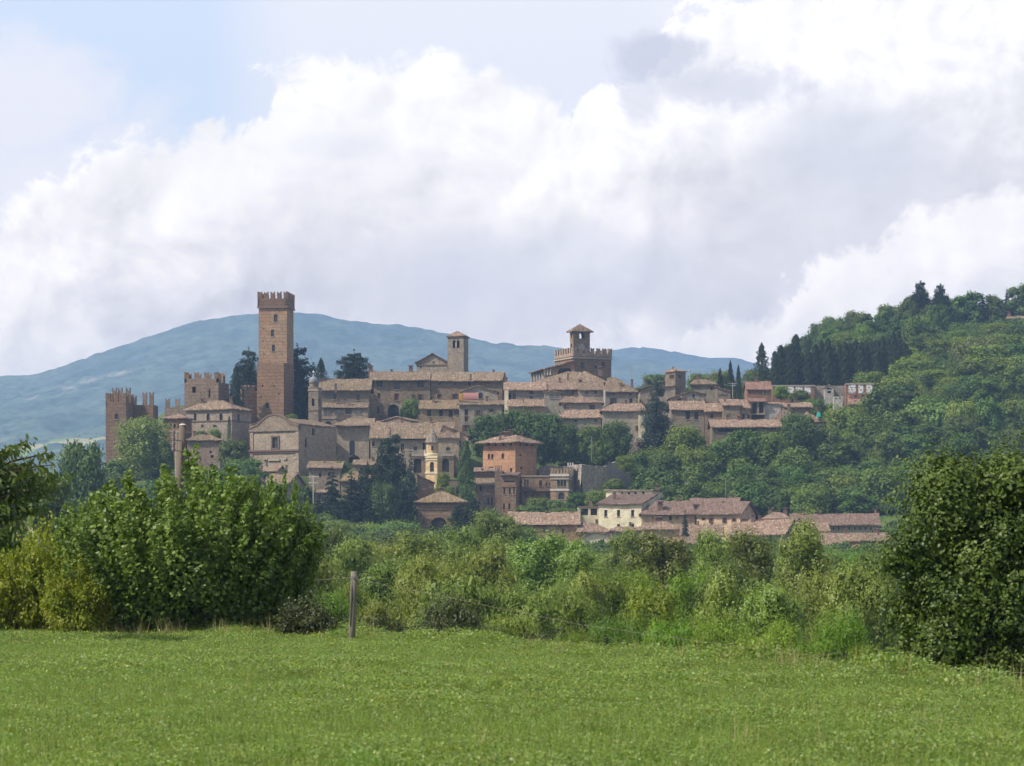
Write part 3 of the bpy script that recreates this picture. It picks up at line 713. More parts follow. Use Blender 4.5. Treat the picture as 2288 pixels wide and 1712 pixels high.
    if not ch and w > 5 and ro and roof in ('gable', 'hip', 'shed'):
        r_ = random.Random(int(xl) * 31 + int(ye)); zr_ = zr
        for k in range(1 + (w > 11)):
            f_ = r_.uniform(.2, .8); Yq = Yr if roof != 'shed' else Yr + d * .2; xq = xl + (xr - xl) * f_; yq = HZ - (zr_ - EYE) * F / Yq + (4 if roof == 'shed' else 2)
            chimney(ro, xq, yq, yq - r_.uniform(6, 9), Yq, r_.uniform(4.5, 7))
    for q in ch: chimney(ro or root, q[0], q[1], q[2], Yr if len(q) < 5 else q[4], q[3] if len(q) > 3 else 7)
    return dict(root=root, faces=faces, P=P, w=w, d=d, zb=zb, zt=zt, wall=wo, roof=ro, FL=FL, FR=FR, e=e, n=n, Y=Yc)

def merlons(h, root, sides, ztop_px, base_px, count, wfrac=0.5, mat='brick', par=0.6, walk=True):
    """parapet and merlons along chosen sides of a flat-topped tower"""
    mb = MB()
    for k in sides:
        fc = h['faces'][k]; z0 = Z_(base_px, h['Y']); hgt = Z_(ztop_px, h['Y']) - z0
        c = count[k] if isinstance(count, dict) else count
        step = fc.w / (c - 1 + wfrac) if c > 1 else fc.w
        mw = step * wfrac
        for i in range(c): merlon(mb, fc, mw / 2 + i * step, z0 - 0.02, mw, hgt, m=0, inset=0.004 * (k + 1))
        q = [fc.pt(0, z0 - 1.0, -0.003), fc.pt(fc.w, z0 - 1.0, -0.003), fc.pt(fc.w, z0, -0.003), fc.pt(0, z0, -0.003)]
        mb.prism(q, (-fc.n.x * 0.5, -fc.n.y * 0.5, 0), 0)
    return mb.build('battlement', M[mat], root)
# ------------------------------------------------------------------ the castle
def castle():
    # great tower: a wider battered lower stage under a tall upper stage
    h = house('castle_keep', 'very tall square brick keep with battlements, highest tower of the town', 'tower', 574, 634, 811, 948, 640, 12, 9.0, 'flat', mat='brick',
              win=[('da', 597, 906, 6, 11), ('d', 587, 862, 3, 4), ('d', 612, 862, 3, 4), ('d', 623, 880, 3, 3), ('d', 583, 888, 3, 3)], deep=8)
    up = house('keep_shaft', 'x', 'x', 578, 641, 682, 812, 640.6, 7, 8.0, 'flat', mat='brick', deep=0.0, carve=False,
               win=[('g', 616, 711, 8, 16), ('g', 609, 744, 7, 15), ('g', 611, 778, 7, 15), ('ga', 617, 818, 5, 12), ('ga', 608, 818, 5, 12), ('d', 588, 735, 2, 3), ('d', 630, 735, 2, 3),
                    ('d', 588, 762, 2, 3), ('d', 631, 765, 2, 3), ('d', 590, 790, 2, 3), ('d', 630, 792, 2, 3)])
    root = h['root']
    for c in list(up['root'].children):
        c.parent = root; c.location = up['root'].location - root.location
        if c.name.startswith('wall'): c.name = 'shaft'
    bpy.data.objects.remove(up['root'])
    # projecting parapet
    FL, FR, e, n, w = up['FL'], up['FR'], up['e'], up['n'], up['w']
    top = dict(up); o = 0.25
    a = FL - e * o - n * o; b = FR + e * o - n * o; c_ = b + n * (8 + 2 * o); d_ = a + n * (8 + 2 * o)
    z0, z1 = Z_(685, 641), Z_(668, 641)
    fs = [Face(a, b), Face(b, c_), Face(c_, d_), Face(d_, a)]
    mb = MB()
    for i, fc in enumerate(fs):
        q = [fc.pt(0, z0, -0.002 * i), fc.pt(fc.w, z0, -0.002 * i), fc.pt(fc.w, z1, -0.002 * i), fc.pt(0, z1, -0.002 * i)]
        mb.prism(q, (-fc.n.x * 0.6, -fc.n.y * 0.6, 0))
        nn = 5; step = fc.w / (nn - 1 + 0.62); mw = step * 0.62
        for k in range(nn): merlon(mb, fc, mw / 2 + k * step, z1 - 0.02, mw, Z_(652.5, 641) - z1, 0.5, inset=0.003 * i)
    mb.build('battlement', M['brick_dark'], root)
    s = MB()
    for i, fc in enumerate(fs[:2]):
        s.prism([fc.pt(-0.1, z0 - 0.5), fc.pt(fc.w + .1, z0 - 0.5), fc.pt(fc.w + .1, z0), fc.pt(-.1, z0)], (fc.n.x * .12, fc.n.y * .12, 0))
    s.build('cornice', M['trim_dark'], root)
    # south-west tower
    h = house('castle_tower', 'brick castle tower at the far end of the walls, above the round grey-green tree', 'tower', 236, 282, 899, 1046, 600, 9, 5.6, 'flat', mat='brick_dark',
              win=[('ga', 260.5, 930, 8, 13)], deep=12)
    merlons(h, h['root'], (0, 1, 2, 3), 878, 898, {0: 3, 1: 2, 2: 3, 3: 2}, 0.55, 'brick_dark')
    mb = MB(); fc = h['faces'][2]
    for u in (1.2, 3.2, 4.6): merlon(mb, fc, u, h['zt'] - 0.5, 1.0, Z_(865, 603) - h['zt'] + .5, 0.5)
    mb.build('raised_battlement', M['brick_dark'], h['root'])
    # open-backed tower
    h = house('castle_tower', 'narrow brick castle tower with three tall merlons and a dark notch', 'tower', 294, 342, 905, 950, 606, 6, 5.0, 'flat', mat='brick_dark', deep=10,
              win=[('d', 312, 908, 9, 0)] if False else ())
    fc = h['faces'][0]
    for pxx, wp, zt in ((299, 10, 884), (323, 9, 876), (338, 9, 876)):
        mb = MB(); u = fc.u_of(pxx); w_ = wp / F * 606
        merlon(mb, fc, u, h['zt'] - 0.02, w_, Z_(zt, 606) - h['zt'], 0.6, inset=0.003); mb.build('merlon', M['brick_dark'], h['root'])
    # curtain walls
    def curtain(x0, x1, Y0, Y1, ytop, ybot, mers, mtop, label, mat='brick', th=1.0, mw=9):
        p0 = (X_(x0, Y0), Y0); p1 = (X_(x1, Y1), Y1); fc = Face(p0, p1); Yc = (Y0 + Y1) / 2
        root = empty('castle_wall', ((p0[0] + p1[0]) / 2, Yc, Z_(ybot, Yc))); tag(root, label, 'wall')
        mb = MB(); z0, z1 = Z_(ybot, Yc) - 6, Z_(ytop, Yc)
        mb.prism([fc.pt(0, z0), fc.pt(fc.w, z0), fc.pt(fc.w, z1), fc.pt(0, z1)], (-fc.n.x * th, -fc.n.y * th, 0)); mb.build('wall', M[mat], root)
        if mers:
            for q in mers: mb = MB(); merlon(mb, fc, fc.u_of(q), z1 - 0.02, mw / F * Yc, Z_(mtop, Yc) - z1, th * 0.7, inset=0.01); mb.build('merlon', M[mat], root)
        return root
    curtain(368, 416, 622, 622, 911, 965, (374, 396), 890, 'stretch of brick castle wall with two swallow-tail merlons')
    h = house('castle_gatehouse', 'broad brick castle block with four swallow-tail merlons and a see-through window', 'castle', 412, 488, 846, 930, 630, 0, 6, 'flat', mat='brick',
              win=[('o', 433.5, 871, 8, 14), ('d', 468, 880, 4, 18)], deep=8)
    fb = h['faces'][2]
    merlons(h, h['root'], (0, 1, 2, 3), 831, 846, {0: 4, 1: 2, 2: 4, 3: 2}, 0.42, 'brick')
    curtain(488, 512, 634, 640, 856, 930, (501,), 834, 'lower brick castle wall beside the dark conifer', 'brick', mw=11)
    curtain(540, 574, 640, 642, 872, 945, (546, 564), 860, 'ruined brick castle wall joining the tall keep', 'brick', mw=14)
    curtain(530, 560, 628, 628, 925, 975, (), 0, 'broken low brick wall under the tall keep', 'brick')
    curtain(232, 470, 590, 592, 1052, 1085, (), 0, 'long low brick wall at the foot of the castle', 'stone_warm')
    curtain(470, 560, 592, 590, 1048, 1085, (), 0, 'low brick garden wall left of the church front', 'stone_warm')
    # houses inside the walls
    house('hipped_house', 'wide hipped stone house with three arched windows below the battlements', 'house', 416, 518, 914, 975, 608, 22, 9, 'hip', 894, 'stone', 'roof',
          win=[('da', 436, 932, 6, 16), ('da', 465, 932, 7, 16), ('da', 494, 932, 7, 16), ('b', 452, 952, 3, 6), ('b', 480, 952, 4, 5)], side=[('d', 533, 935, 5, 18)],
          ch=[(452, 903, 895, 7), (516, 902, 890, 7)], hip=(3.5, 5), band=[(941, 0.25, 'trim_dark')])
    house('round_turret', 'small square turret with pyramid roof and blind arches, beside the grey-green tree', 'turret', 364, 411, 934, 1035, 600, 14, 5, 'pyr', 924, 'stone_warm', 'roof_pink',
          win=[('da', 372, 952, 5, 11), ('da', 381, 952, 5, 11), ('da', 390, 952, 5, 11), ('da', 399, 952, 5, 11)], band=[(965, 0.3, 'trim')])
    house('small_house', 'small brick house with mossy hipped roof behind the utility pole', 'house', 418, 492, 983, 1045, 594, 0, 8, 'hip', 970, 'stone_warm', 'roof_moss',
          win=[('d', 471, 1010, 5, 5), ('d', 474, 1020, 7, 6), ('d', 474, 1040, 5, 7)], ch=[(435, 975, 966, 6), (461, 978, 970, 5)], hip=(2.5, 3))
castle()

# ------------------------------------------------------------------ church with the curved gable
def church():
    h = house('church', 'tan church with curved baroque gable and one large front window', 'church', 558, 668, 948, 1056, 604, 27, 17, 'gfront', 931, 'stone_tan', 'roof', oh=0.1, ohs=0.2,
              win=[('ka', 615, 988, 0, 0)] and [('g', 615, 990, 13, 24)], side=[('d', 700, 948, 0, 0)] and [('d', 700, 965, 6, 16), ('d', 684, 990, 5, 20)], yer=948)
    root = h['root']; fc = h['faces'][0]; Y = h['Y']
    def q(pxx, pyy, out=0.0): return fc.pt(fc.u_of(pxx), Z_(pyy, Y), out)
    # raised curved gable standing a little proud of the roof, with its coping
    prof = [(558, 956), (566, 953), (578, 948), (588, 938), (600, 929), (613, 926), (626, 928), (637, 935), (645, 944), (656, 950), (668, 953)]
    mb = MB(); mb.prism([q(558, 964, .35)] + [q(a, b, .35) for a, b in prof] + [q(668, 964, .35)], (-fc.n.x * .9, -fc.n.y * .9, 0)); 
    gb = mb.build('gable', M['stone_tan'], root)
    mb = MB()
    for (a, b), (c, d) in zip(prof[:-1], prof[1:]):
        mb.prism([q(a, b + 2, .5), q(c, d + 2, .5), q(c, d - 1.5, .5), q(a, b - 1.5, .5)], (-fc.n.x * 1.2, -fc.n.y * 1.2, 0))
    mb.build('coping', M['trim_dark'], gb)
    mb = MB()      # cornice between the two storeys, corner pilasters, brackets of the lower storey
    for (x0, x1, y0, y1, o) in ((556, 670, 1009, 1005, .45), (558, 670, 1013, 1009, .25)):
        mb.prism([q(x0, y0, 0), q(x1, y0, 0), q(x1, y1, 0), q(x0, y1, 0)], (fc.n.x * o, fc.n.y * o, 0))
    mb.build('cornice', M['trim_dark'], root)
    for x0, x1 in ((559, 566), (661, 668)):
        mb = MB(); mb.prism([q(x0, 1005), q(x1, 1005), q(x1, 957), q(x0, 957)], (fc.n.x * .18, fc.n.y * .18, 0)); mb.build('pilaster', M['stone_warm'], root)
        mb = MB(); mb.prism([q(x0, 1056), q(x1, 1056), q(x1, 1013), q(x0, 1013)], (fc.n.x * .18, fc.n.y * .18, 0)); mb.build('pilaster', M['stone_tan'], root)
    for x0, x1, y0 in ((590, 598, 1028), (563, 569, 1026), (600, 626, 1030), (634, 641, 1028), (658, 664, 1027)):
        mb = MB(); mb.prism([q(x0, y0), q(x1, y0), q(x1, y0 - 4), q(x0, y0 - 4)], (fc.n.x * .3, fc.n.y * .3, 0)); mb.build('bracket', M['trim'], root)
    mb = MB(); fr = [(607, 1004), (623, 1004), (623, 974), (607, 974)]
    for (x0, x1, y0, y1) in ((606, 609, 1004, 974), (621.5, 624.5, 1004, 974), (606, 624.5, 977, 974), (606, 624.5, 1004, 1001.5)):
        mb.prism([q(x0, y0), q(x1, y0), q(x1, y1), q(x0, y1)], (fc.n.x * .2, fc.n.y * .2, 0))
    mb.build('window_surround', M['trim_dark'], root)
church()
house('church_annex', 'dark two-storey house wall behind the church side', 'house', 648, 690, 1008, 1062, 612, 10, 7, 'shed', 1000, 'stone', 'roof_brown', win=[('d', 670, 1035, 5, 9), ('d', 682, 1040, 4, 8)])

# slender baroque bell tower with a dome
def bell_tower():
    h = house('bell_tower', 'slender church bell tower with grey dome, next to the dark cedar', 'bell tower', 689, 711, 866, 960, 628, 17, 2.4, 'flat', mat='stone',
              win=[('oa', 699.5, 899, 6, 17)], side=[('oa', 713, 899, 3, 17)], band=[(872, .25, 'trim'), (917, .2, 'trim_dark'), (952, .2, 'trim_dark')], deep=5)
    root = h['root']; Y = 629.2; cx = X_(700.5, Y); z = lambda p: Z_(p, Y); r = 11.5 / F * Y
    mb = MB(); mb.lathe((cx, Y), [(r * 1.02, z(868)), (r * 1.02, z(864)), (r * .82, z(864)), (r * .82, z(856)), (r * .95, z(856)), (r * .95, z(854))], 16)
    mb.build('drum', M['stone'], root)
    mb = MB(); mb.lathe((cx, Y), [(r * .88, z(855)), (r * .9, z(851)), (r * .78, z(846.5)), (r * .5, z(843)), (r * .2, z(841.5)), (r * .2, z(839)), (r * .05, z(834))], 20)
    mb.build('dome', M['lead'], root, True)
    mb = MB(); mb.lathe((cx, Y), [(.01, z(833.5)), (.28, z(832.3)), (.3, z(831)), (.01, z(829.5))], 8); mb.tube([(cx, Y, z(836)), (cx, Y, z(827))], .05, 5)
    mb.build('finial', M['white'], root)
bell_tower()
house('loggia_house', 'stone house with a row of pale glazed windows under a lean-to roof', 'house', 717, 824, 871, 966, 640, 0, 10, 'gable', 846, 'stone', 'roof_moss',
      win=[('g', 748, 886, 7, 13), ('g', 800, 888, 7, 13)], ch=[(765, 852, 845, 6), (750, 868, 860, 6, 634)], oh=.7)
house('glazed_gallery', 'low gallery with four pale glazed windows, in front of the taller loggia house', 'house', 718, 822, 910, 968, 633, 0, 5.5, 'shed', 899, 'stone', 'roof',
      win=[('p', 732.5, 919, 17, 12), ('p', 756.5, 919, 17, 12), ('g', 779, 919, 14, 12), ('p', 801, 919, 17, 12), ('ga', 733, 950, 17, 18)], band=[(935, .25, 'trim')], oh=.4, ohs=.1)
house('grey_hall', 'tall grey rendered hall with one pointed window and stepped shadow', 'building', 754, 824, 950, 1030, 617, 0, 10, 'hip', 935, 'plaster', 'roof',
      win=[('ga', 787, 1002, 12, 36), ('da', 792, 1028, 26, 22)], oh=1.3, hip=(2.5, 0), amp=.1)
house('yellow_house', 'small mustard yellow house squeezed beside the brick gable', 'house', 826, 856, 954, 975, 624, 0, 5, 'gable', 940, 'yellow', 'roof', win=[('d', 841, 957, 10, 5), ('d', 853, 957, 4, 4)])
house('brick_gable_house', 'rough brick house with a low front gable and blank wall', 'house', 855, 920, 940, 975, 622, 20, 7, 'gfront', 930, 'stone_warm', 'roof', win=[('b', 907, 954, 5, 6)], oh=.3, ohs=.3)
# long main row
house('long_house', 'long four-storey stone house with dark shutters below the big cedar', 'house', 825, 961, 849, 945, 655, 0, 11, 'gable', 829, 'stone', 'roof',
      win=[('k', 831, 858.5, 5, 12), ('k', 848, 858.5, 6, 12), ('g', 887, 862, 13, 17), ('k', 939, 859, 7, 12), ('R', 846.5, 885, 6, 13), ('R', 886, 887, 10, 15), ('b', 924, 887, 4, 10),
           ('b', 939, 888, 7, 14), ('R', 845, 917, 6, 16)], ch=[(828, 838, 822, 9), (918, 830, 821, 9), (875, 833, 828, 5)], oh=.9, ohs=.05)
house('arched_porch', 'stone porch with one great dark arch under the long house', 'porch', 866, 898, 903, 945, 649, 0, 4, 'flat', mat='stone_tan', win=[('da', 879, 918, 25, 29)])
house('long_house', 'long plain stone house with small square windows below the square belfry', 'house', 961.5, 1122, 850, 935, 655.5, 6, 10, 'gable', 831, 'stone', 'roof',
      win=[('g', 982, 857, 5, 7), ('g', 1018, 858, 5, 7), ('d', 1049, 857, 6, 8), ('R', 982, 886, 9, 11), ('r', 1018, 886, 9, 12), ('b', 962, 893, 8, 14)],
      side=[('d', 1125, 870, 2, 8)], ch=[(1103, 836, 829, 5), (1052, 845, 838, 4, 650)], oh=.8, ohs=.15)
house('low_house', 'low stone house with four dark windows and a mossy roof terrace', 'house', 940, 1026, 913, 960, 640, 0, 7, 'shed', 893, 'stone_tan', 'roof_ochre',
      win=[('K', 959, 923, 8, 15), ('K', 985.5, 923, 8, 15), ('K', 1007, 924, 9, 16), ('b', 1020, 922, 5, 10)])
house('corner_house', 'tall stone house with a pink awning on its roof terrace', 'house', 1026, 1122, 903, 985, 636, 3, 9, 'shed', 894, 'plaster', 'roof',
      win=[('K', 1042, 922, 8, 14), ('R', 1042, 936, 8, 13), ('b', 1069, 923, 9, 13), ('b', 1098, 918, 8, 8), ('r', 1043, 957, 10, 15)])
def terrace_house():
    h = house('terrace_house', 'small gabled stone house behind the pink awning', 'house', 1030, 1112, 875, 905, 645, 0, 6, 'gfront', 861, 'plaster', 'roof', xp=1066, win=[('ga', 1074, 884, 9, 14)], oh=.4)
    mb = MB(); Y = 640; x0, x1 = X_(1035, Y), X_(1068, Y); N = 8
    for k in range(N):
        a0, a1 = math.pi / 2 * k / N, math.pi / 2 * (k + 1) / N; R = 1.7
        z = Z_(893, Y)
        mb.face([(x0, Y - 1.2 * math.sin(a0) , z + R * math.cos(a0)), (x1, Y - 1.2 * math.sin(a0), z + R * math.cos(a0)), (x1, Y - 1.2 * math.sin(a1), z + R * math.cos(a1)), (x0, Y - 1.2 * math.sin(a1), z + R * math.cos(a1))])
    mb.box(x0 + .05, x1 - .05, Y, Y + .1, Z_(893, Y) - .05, Z_(893, Y) + 1.7)
    o = mb.build('awning', M['red_sheet']); tag(o, 'faded pink roll awning on a roof terrace', 'awning')
    mb = MB(); mb.box(X_(1025, Y), X_(1034, Y), Y, Y + 2, Z_(895, Y), Z_(879, Y)); o = mb.build('stair_cabin', M['yellow']); tag(o, 'small mustard yellow cabin beside the pink awning', 'cabin')
terrace_house()
# collegiate church and its belfry
house('old_church', 'Romanesque stone church gable left of the square belfry', 'church', 931, 1002, 810, 850, 690, 6, 20, 'gfront', 789, 'stone', 'roof_brown', win=[('da', 969, 809, 4, 5), ('d', 940, 818, 3, 12)], oh=.5, ohs=.5,
      band=[(816, .3, 'trim_dark')], deep=8)
def belfry():
    h = house('belfry', 'square stone belfry with a twin-arched opening and low pyramid roof', 'bell tower', 1000, 1036, 750, 850, 684, 13, 5.2, 'pyr', 740, 'stone', 'roof_pink',
              win=[('oa', 1014.8, 769, 6.5, 17), ('oa', 1023.8, 769, 6.5, 17)], oh=.35, band=[(751.5, .3, 'trim_dark')], deep=8)
    fc = h['faces'][0]; mb = MB(); p = fc.pt(fc.u_of(1019.3), 0); Y = p[1]
    mb.tube([(p[0], Y - .02, Z_(777, Y)), (p[0], Y - .02, Z_(765, Y))], .16, 8); mb.build('column', M['trim_white'], h['root'])
belfry()
# palace of the podesta: crenellated block, clock tower, loggia
def palace():
    Yp = 668
    h = house('palace', 'crenellated brick palace with clock tower rising above the rooftops', 'palace', 1281, 1366, 803, 858, Yp, 33, 17, 'flat', mat='brick_dark', deep=10,
              win=[('p', 1301, 817, 8, 14), ('p', 1347, 817, 8, 14), ('g', 1331, 819, 5, 6)], band=[(800, .35, 'trim_dark')])
    return h
def palace2():
    Y = 668
    root = empty('palace', (X_(1320, Y), Y, Z_(862, Y))); tag(root, 'crenellated brick palace with clock tower rising above the rooftops', 'palace')
    # plan: near corner at column 1281; left flank (lit) runs back to 1240, front runs to 1366
    th = math.radians(-24); A = Vector((X_(1281, Y), Y)); e = Vector((math.cos(th), -math.sin(th)))
    k = (1366 - 1144) / F; u = (k * A.y - A.x) / (e.x - k * e.y); B = A + e * u
    n = Vector((-e.y, e.x)); k2 = (1240 - 1144) / F; v = (k2 * A.y - A.x) / (n.x - k2 * n.y)
    Dd = A + n * v; Cc = B + n * v
    f0, f1, f2, f3 = Face(A, B), Face(B, Cc), Face(Cc, Dd), Face(Dd, A)
    def zz(p, yy): return Z_(p, yy)
    z0, z1 = Z_(862, Y) - 8, Z_(789, Y)
    mb = MB(); wins = []
    for q in (('p', 1301, 817, 8, 14), ('p', 1347.5, 816, 8, 14), ('g', 1331, 820, 5, 6), ('d', 1335, 797, 3, 3), ('d', 1342, 797, 3, 3), ('d', 1349, 797, 3, 3), ('d', 1356, 797, 3, 3)):
        hh = f0.hole(q[1], q[2], q[3], q[4], q[0] == 'p'); wins.append((f0, hh, 'g' if q[0] == 'p' else q[0]))
    for fc in (f0, f1, f2, f3): fc.build(mb, z0, z1 - .8)
    mb.face([(A.x, A.y, z1 - 1), (B.x, B.y, z1 - 1), (Cc.x, Cc.y, z1 - 1), (Dd.x, Dd.y, z1 - 1)])
    mb.build('wall', M['stone_warm'], root)
    for w_ in wins: add_window(root, *w_)
    mb = MB()
    for i, fc in enumerate((f0, f1, f2, f3)):
        mb.prism([fc.pt(0, z1 - .8, .2 - .003 * i), fc.pt(fc.w, z1 - .8, .2 - .003 * i), fc.pt(fc.w, z1, .2 - .003 * i), fc.pt(0, z1, .2 - .003 * i)], (-fc.n.x * .6, -fc.n.y * .6, 0))
        nn = 7 if i in (0, 2) else 8; step = fc.w / (nn - 1 + .5); mw = step * .5
        for k_ in range(nn): merlon(mb, fc, mw / 2 + k_ * step, z1 - .02, mw, 1.55, .45, inset=-.19 + .003 * i)
    mb.build('battlement', M['stone_warm'], root)
    mb = MB()
    for fc in (f0, f3):
        zc = Z_(799, Y); mb.prism([fc.pt(-.2, zc - .2), fc.pt(fc.w + .2, zc - .2), fc.pt(fc.w + .2, zc + .15), fc.pt(-.2, zc + .15)], (fc.n.x * .3, fc.n.y * .3, 0))
    mb.build('cornice', M['trim'], root)
    # clock tower standing on the near corner
    u1 = f0.u_of(1318); P = A - f0.n * -0.0; a = A + f0.n * .02; b = a + e * u1
    vv = 0.0; k3 = (1273.5 - 1144) / F; vv = (k3 * a.y - a.x) / (n.x - k3 * n.y); a2 = a + n * 4.0 if not (1 < vv < 9) else a + n * vv; dep = (a2 - a).length
    b2 = b + n * dep
    g0, g1, g2, g3 = Face(a, b), Face(b, b2), Face(b2, a2), Face(a2, a); zt = Z_(738, Y)
    tb = MB()
    g0.hole(1300.5, 749.5, 12, 14, True); uu = g0.holes[0]
    g2.holes.append((g2.w - uu[1], g2.w - uu[0], uu[2], uu[3], True))
    g3.holes.append((dep * .35, dep * .65, Z_(755, Y), Z_(743, Y), True)); g3.holes.append((dep * .35, dep * .65, Z_(776, Y), Z_(767, Y), True))
    for fc in (g0, g1, g2, g3): fc.build(tb, z1 - 1, zt, depth=.5)
    tw = tb.build('clock_tower', M['stone_warm'], root)
    rf = MB(); o = .75; c0 = (a + b2) / 2; zr = Z_(724, c0.y)
    ce = [a - e * o - n * o, b + e * o - n * o, b2 + e * o + n * o, a2 - e * o + n * o]
    for i in range(4):
        p, q = ce[i], ce[(i + 1) % 4]
        patch(rf, (p.x, p.y, zt - .15), (q.x, q.y, zt - .15), (c0.x + .02, c0.y, zr), (c0.x, c0.y, zr), seed=i)
    rf.build('roof', [M['roof_pink']], tw)
    mb = MB(); cc = g0.pt(g0.u_of(1299.5), Z_(775.5, Y)); r = 8.3 / F * Y; N = 28
    for i in range(N):
        t0, t1 = 2 * math.pi * i / N, 2 * math.pi * (i + 1) / N
        mb.face([g0.pt(g0.u_of(1299.5), cc[2], .12)] + [g0.pt(g0.u_of(1299.5) + r * math.cos(t), cc[2] + r * math.sin(t), .12) for t in (t0, t1)], 0)
        mb.face([g0.pt(g0.u_of(1299.5) + rr * math.cos(t), cc[2] + rr * math.sin(t), ou) for rr, t, ou in ((r * 1.08, t0, .1), (r * 1.08, t1, .1), (r * 1.08, t1, 0), (r * 1.08, t0, 0))][::-1], 1)
        mb.face([g0.pt(g0.u_of(1299.5) + rr * math.cos(t), cc[2] + rr * math.sin(t), .1) for rr, t in ((r, t0), (r * 1.08, t0), (r * 1.08, t1), (r, t1))], 1)
    dl = mb.build('clock_dial', [M['dial'], M['trim_dark']], tw)
    mb = MB()
    for i in range(12):
        t = math.pi * 2 * i / 12; c2, s2 = math.cos(t), math.sin(t); u0 = g0.u_of(1299.5)
        pts = [(.68, -.035), (.92, -.035), (.92, .035), (.68, .035)]
        mb.face([g0.pt(u0 + r * (x * c2 - y * s2), cc[2] + r * (x * s2 + y * c2), .13) for x, y in pts])
    mb.build('hour_mark', M['shut_dark'], dl)
    for L_, t in ((.55, math.radians(-60)), (.75, math.radians(150))):
        mb = MB(); c2, s2 = math.cos(t), math.sin(t); u0 = g0.u_of(1299.5)
        mb.face([g0.pt(u0 + r * (x * c2 - y * s2), cc[2] + r * (x * s2 + y * c2), .14) for x, y in ((-.1, -.05), (L_, -.03), (L_, .03), (-.1, .05))]); mb.build('clock_hand', M['shut_dark'], dl)
    # loggia wing to the left under one falling roof
    h2 = dict(); Y2 = Y - 1.2
    lf = Face((X_(1214, Y2 + 1.5), Y2 + 1.5), (X_(1284, Y2), Y2)); wb = MB()
    hh = lf.hole(1262, 831, 32, 24, True); zl, zrr = Z_(822, Y2), Z_(805, Y2); lz0 = Z_(862, Y2) - 4
    lf.build(wb, lz0, zl - .1); wb.face([lf.pt(0, zl - .1), lf.pt(lf.w, zl - .1), lf.pt(lf.w, zrr - .1)])
    ls = Face((lf.p0.x - 3.2, lf.p0.y + 12), (lf.p0.x, lf.p0.y)); 
    for i in range(4): ls.holes.append((1.2 + i * 2.7, 3.2 + i * 2.7, zl - 3.4, zl - .9, True))
    ls.build(wb, lz0, zl - .1)
    lw = wb.build('loggia', M['stone_warm'], root); add_window(lw, lf, hh, 'd')
    for i in range(3):
        mb = MB(); uu = lf.u_of(1217.5 + i * 6.5); p = lf.pt(uu, 0, .3); mb.tube([(p[0], p[1], Z_(838, Y2)), (p[0], p[1], Z_(824, Y2))], .22, 8); mb.build('column', M['trim_white'], lw)
    rf = MB(); pA = lf.pt(-.8, zl - .35, 1.0); pB = lf.pt(lf.w, zrr - .0, 1.0)
    patch(rf, pA, pB, (pB[0], pB[1] + 11, pB[2] + .1), (pA[0] - 3, pA[1] + 13, pA[2] + .05), seed=3); rf.build('roof', [M['roof_pink']], lw)
palace2()
house('roof_house', 'hipped tiled roof standing directly in front of the palace', 'house', 1200, 1346, 853, 866, 655, 0, 9, 'hip', 830, 'stone', 'roof', hip=(8, 4), ch=[(1341, 832, 824, 9), (1269, 842, 836, 4, 652)], oh=.9)
house('row_house', 'row house with pink tiled roof and bright lime-washed end strip', 'house', 1130, 1216, 871, 950, 632, 0, 10, 'gable', 853, 'stone_grey', 'roof_pink',
      win=[('g', 1187, 877, 9, 8), ('g', 1187, 888, 8, 5), ('d', 1139, 886, 6, 14), ('g', 1149, 886, 7, 12)], ch=[(1131, 853, 846, 6)], oh=.6)
mb = MB(); mb.box(X_(1127, 630), X_(1136, 630), 630.4, 631.3, Z_(935, 630) - 2, Z_(872, 630)); o = mb.build('end_wall', M['cream']); tag(o, 'narrow bright lime-washed buttress at the end of the row', 'wall')
house('row_house', 'middle row house with patchy pale-spotted tile roof', 'house', 1216, 1292, 870, 950, 633, 0, 10, 'gable', 853, 'stone_grey', 'roof_pink', win=[('g', 1279, 878, 6, 6)], ohs=.05)
house('row_house', 'row house with two small square windows under brown tiles', 'house', 1292, 1350, 871, 950, 632.5, 0, 10, 'gable', 853, 'plaster', 'roof', win=[('g', 1311, 877, 6, 6), ('g', 1331, 877, 6, 6)], ohs=.05, ch=[(1297, 858, 852, 8)])
house('tall_house', 'taller house with hipped roof and two small upper windows', 'house', 1351, 1422, 875, 940, 630, 0, 12, 'hip', 843, 'plaster', 'roof', win=[('g', 1371, 880, 5, 6), ('g', 1409, 881, 5, 6), ('k', 1370, 897, 7, 15), ('K', 1410, 897, 7, 12)],
      hip=(1.0, 5), ch=[(1387, 868, 858, 5, 632), (1412, 857, 850, 5)], oh=.5)
mb = MB(); mb.box(X_(1349, 628), X_(1352.5, 628), 628, 629, Z_(910, 628), Z_(871, 628)); o = mb.build('drain_strip', M['trim_white']); tag(o, 'thin pale pilaster strip between two row houses', 'wall')
house('lean_house', 'low house with pinkish lean-to roof above the lime trees', 'house', 1138, 1216, 907, 960, 624, 0, 7, 'shed', 892, 'stone_warm', 'roof_pink', ch=[(1170, 895, 888, 3)])
house('skylight_house', 'small gabled house with a glazed upper room', 'house', 1216, 1254, 876, 945, 624, 0, 6, 'gfront', 872, 'plaster_grey', 'roof_pink', win=[('p', 1239, 886, 22, 9), ('d', 1233, 935, 4, 12)], oh=.3)
house('hipped_row_house', 'grey rendered house with hipped roof and two shuttered windows', 'house', 1254, 1346, 899, 945, 620, 0, 8, 'hip', 885, 'plaster_grey', 'roof_pink', win=[('k', 1266, 910, 5, 10), ('k', 1323, 910, 6, 10)], hip=(1, 5), oh=.5)
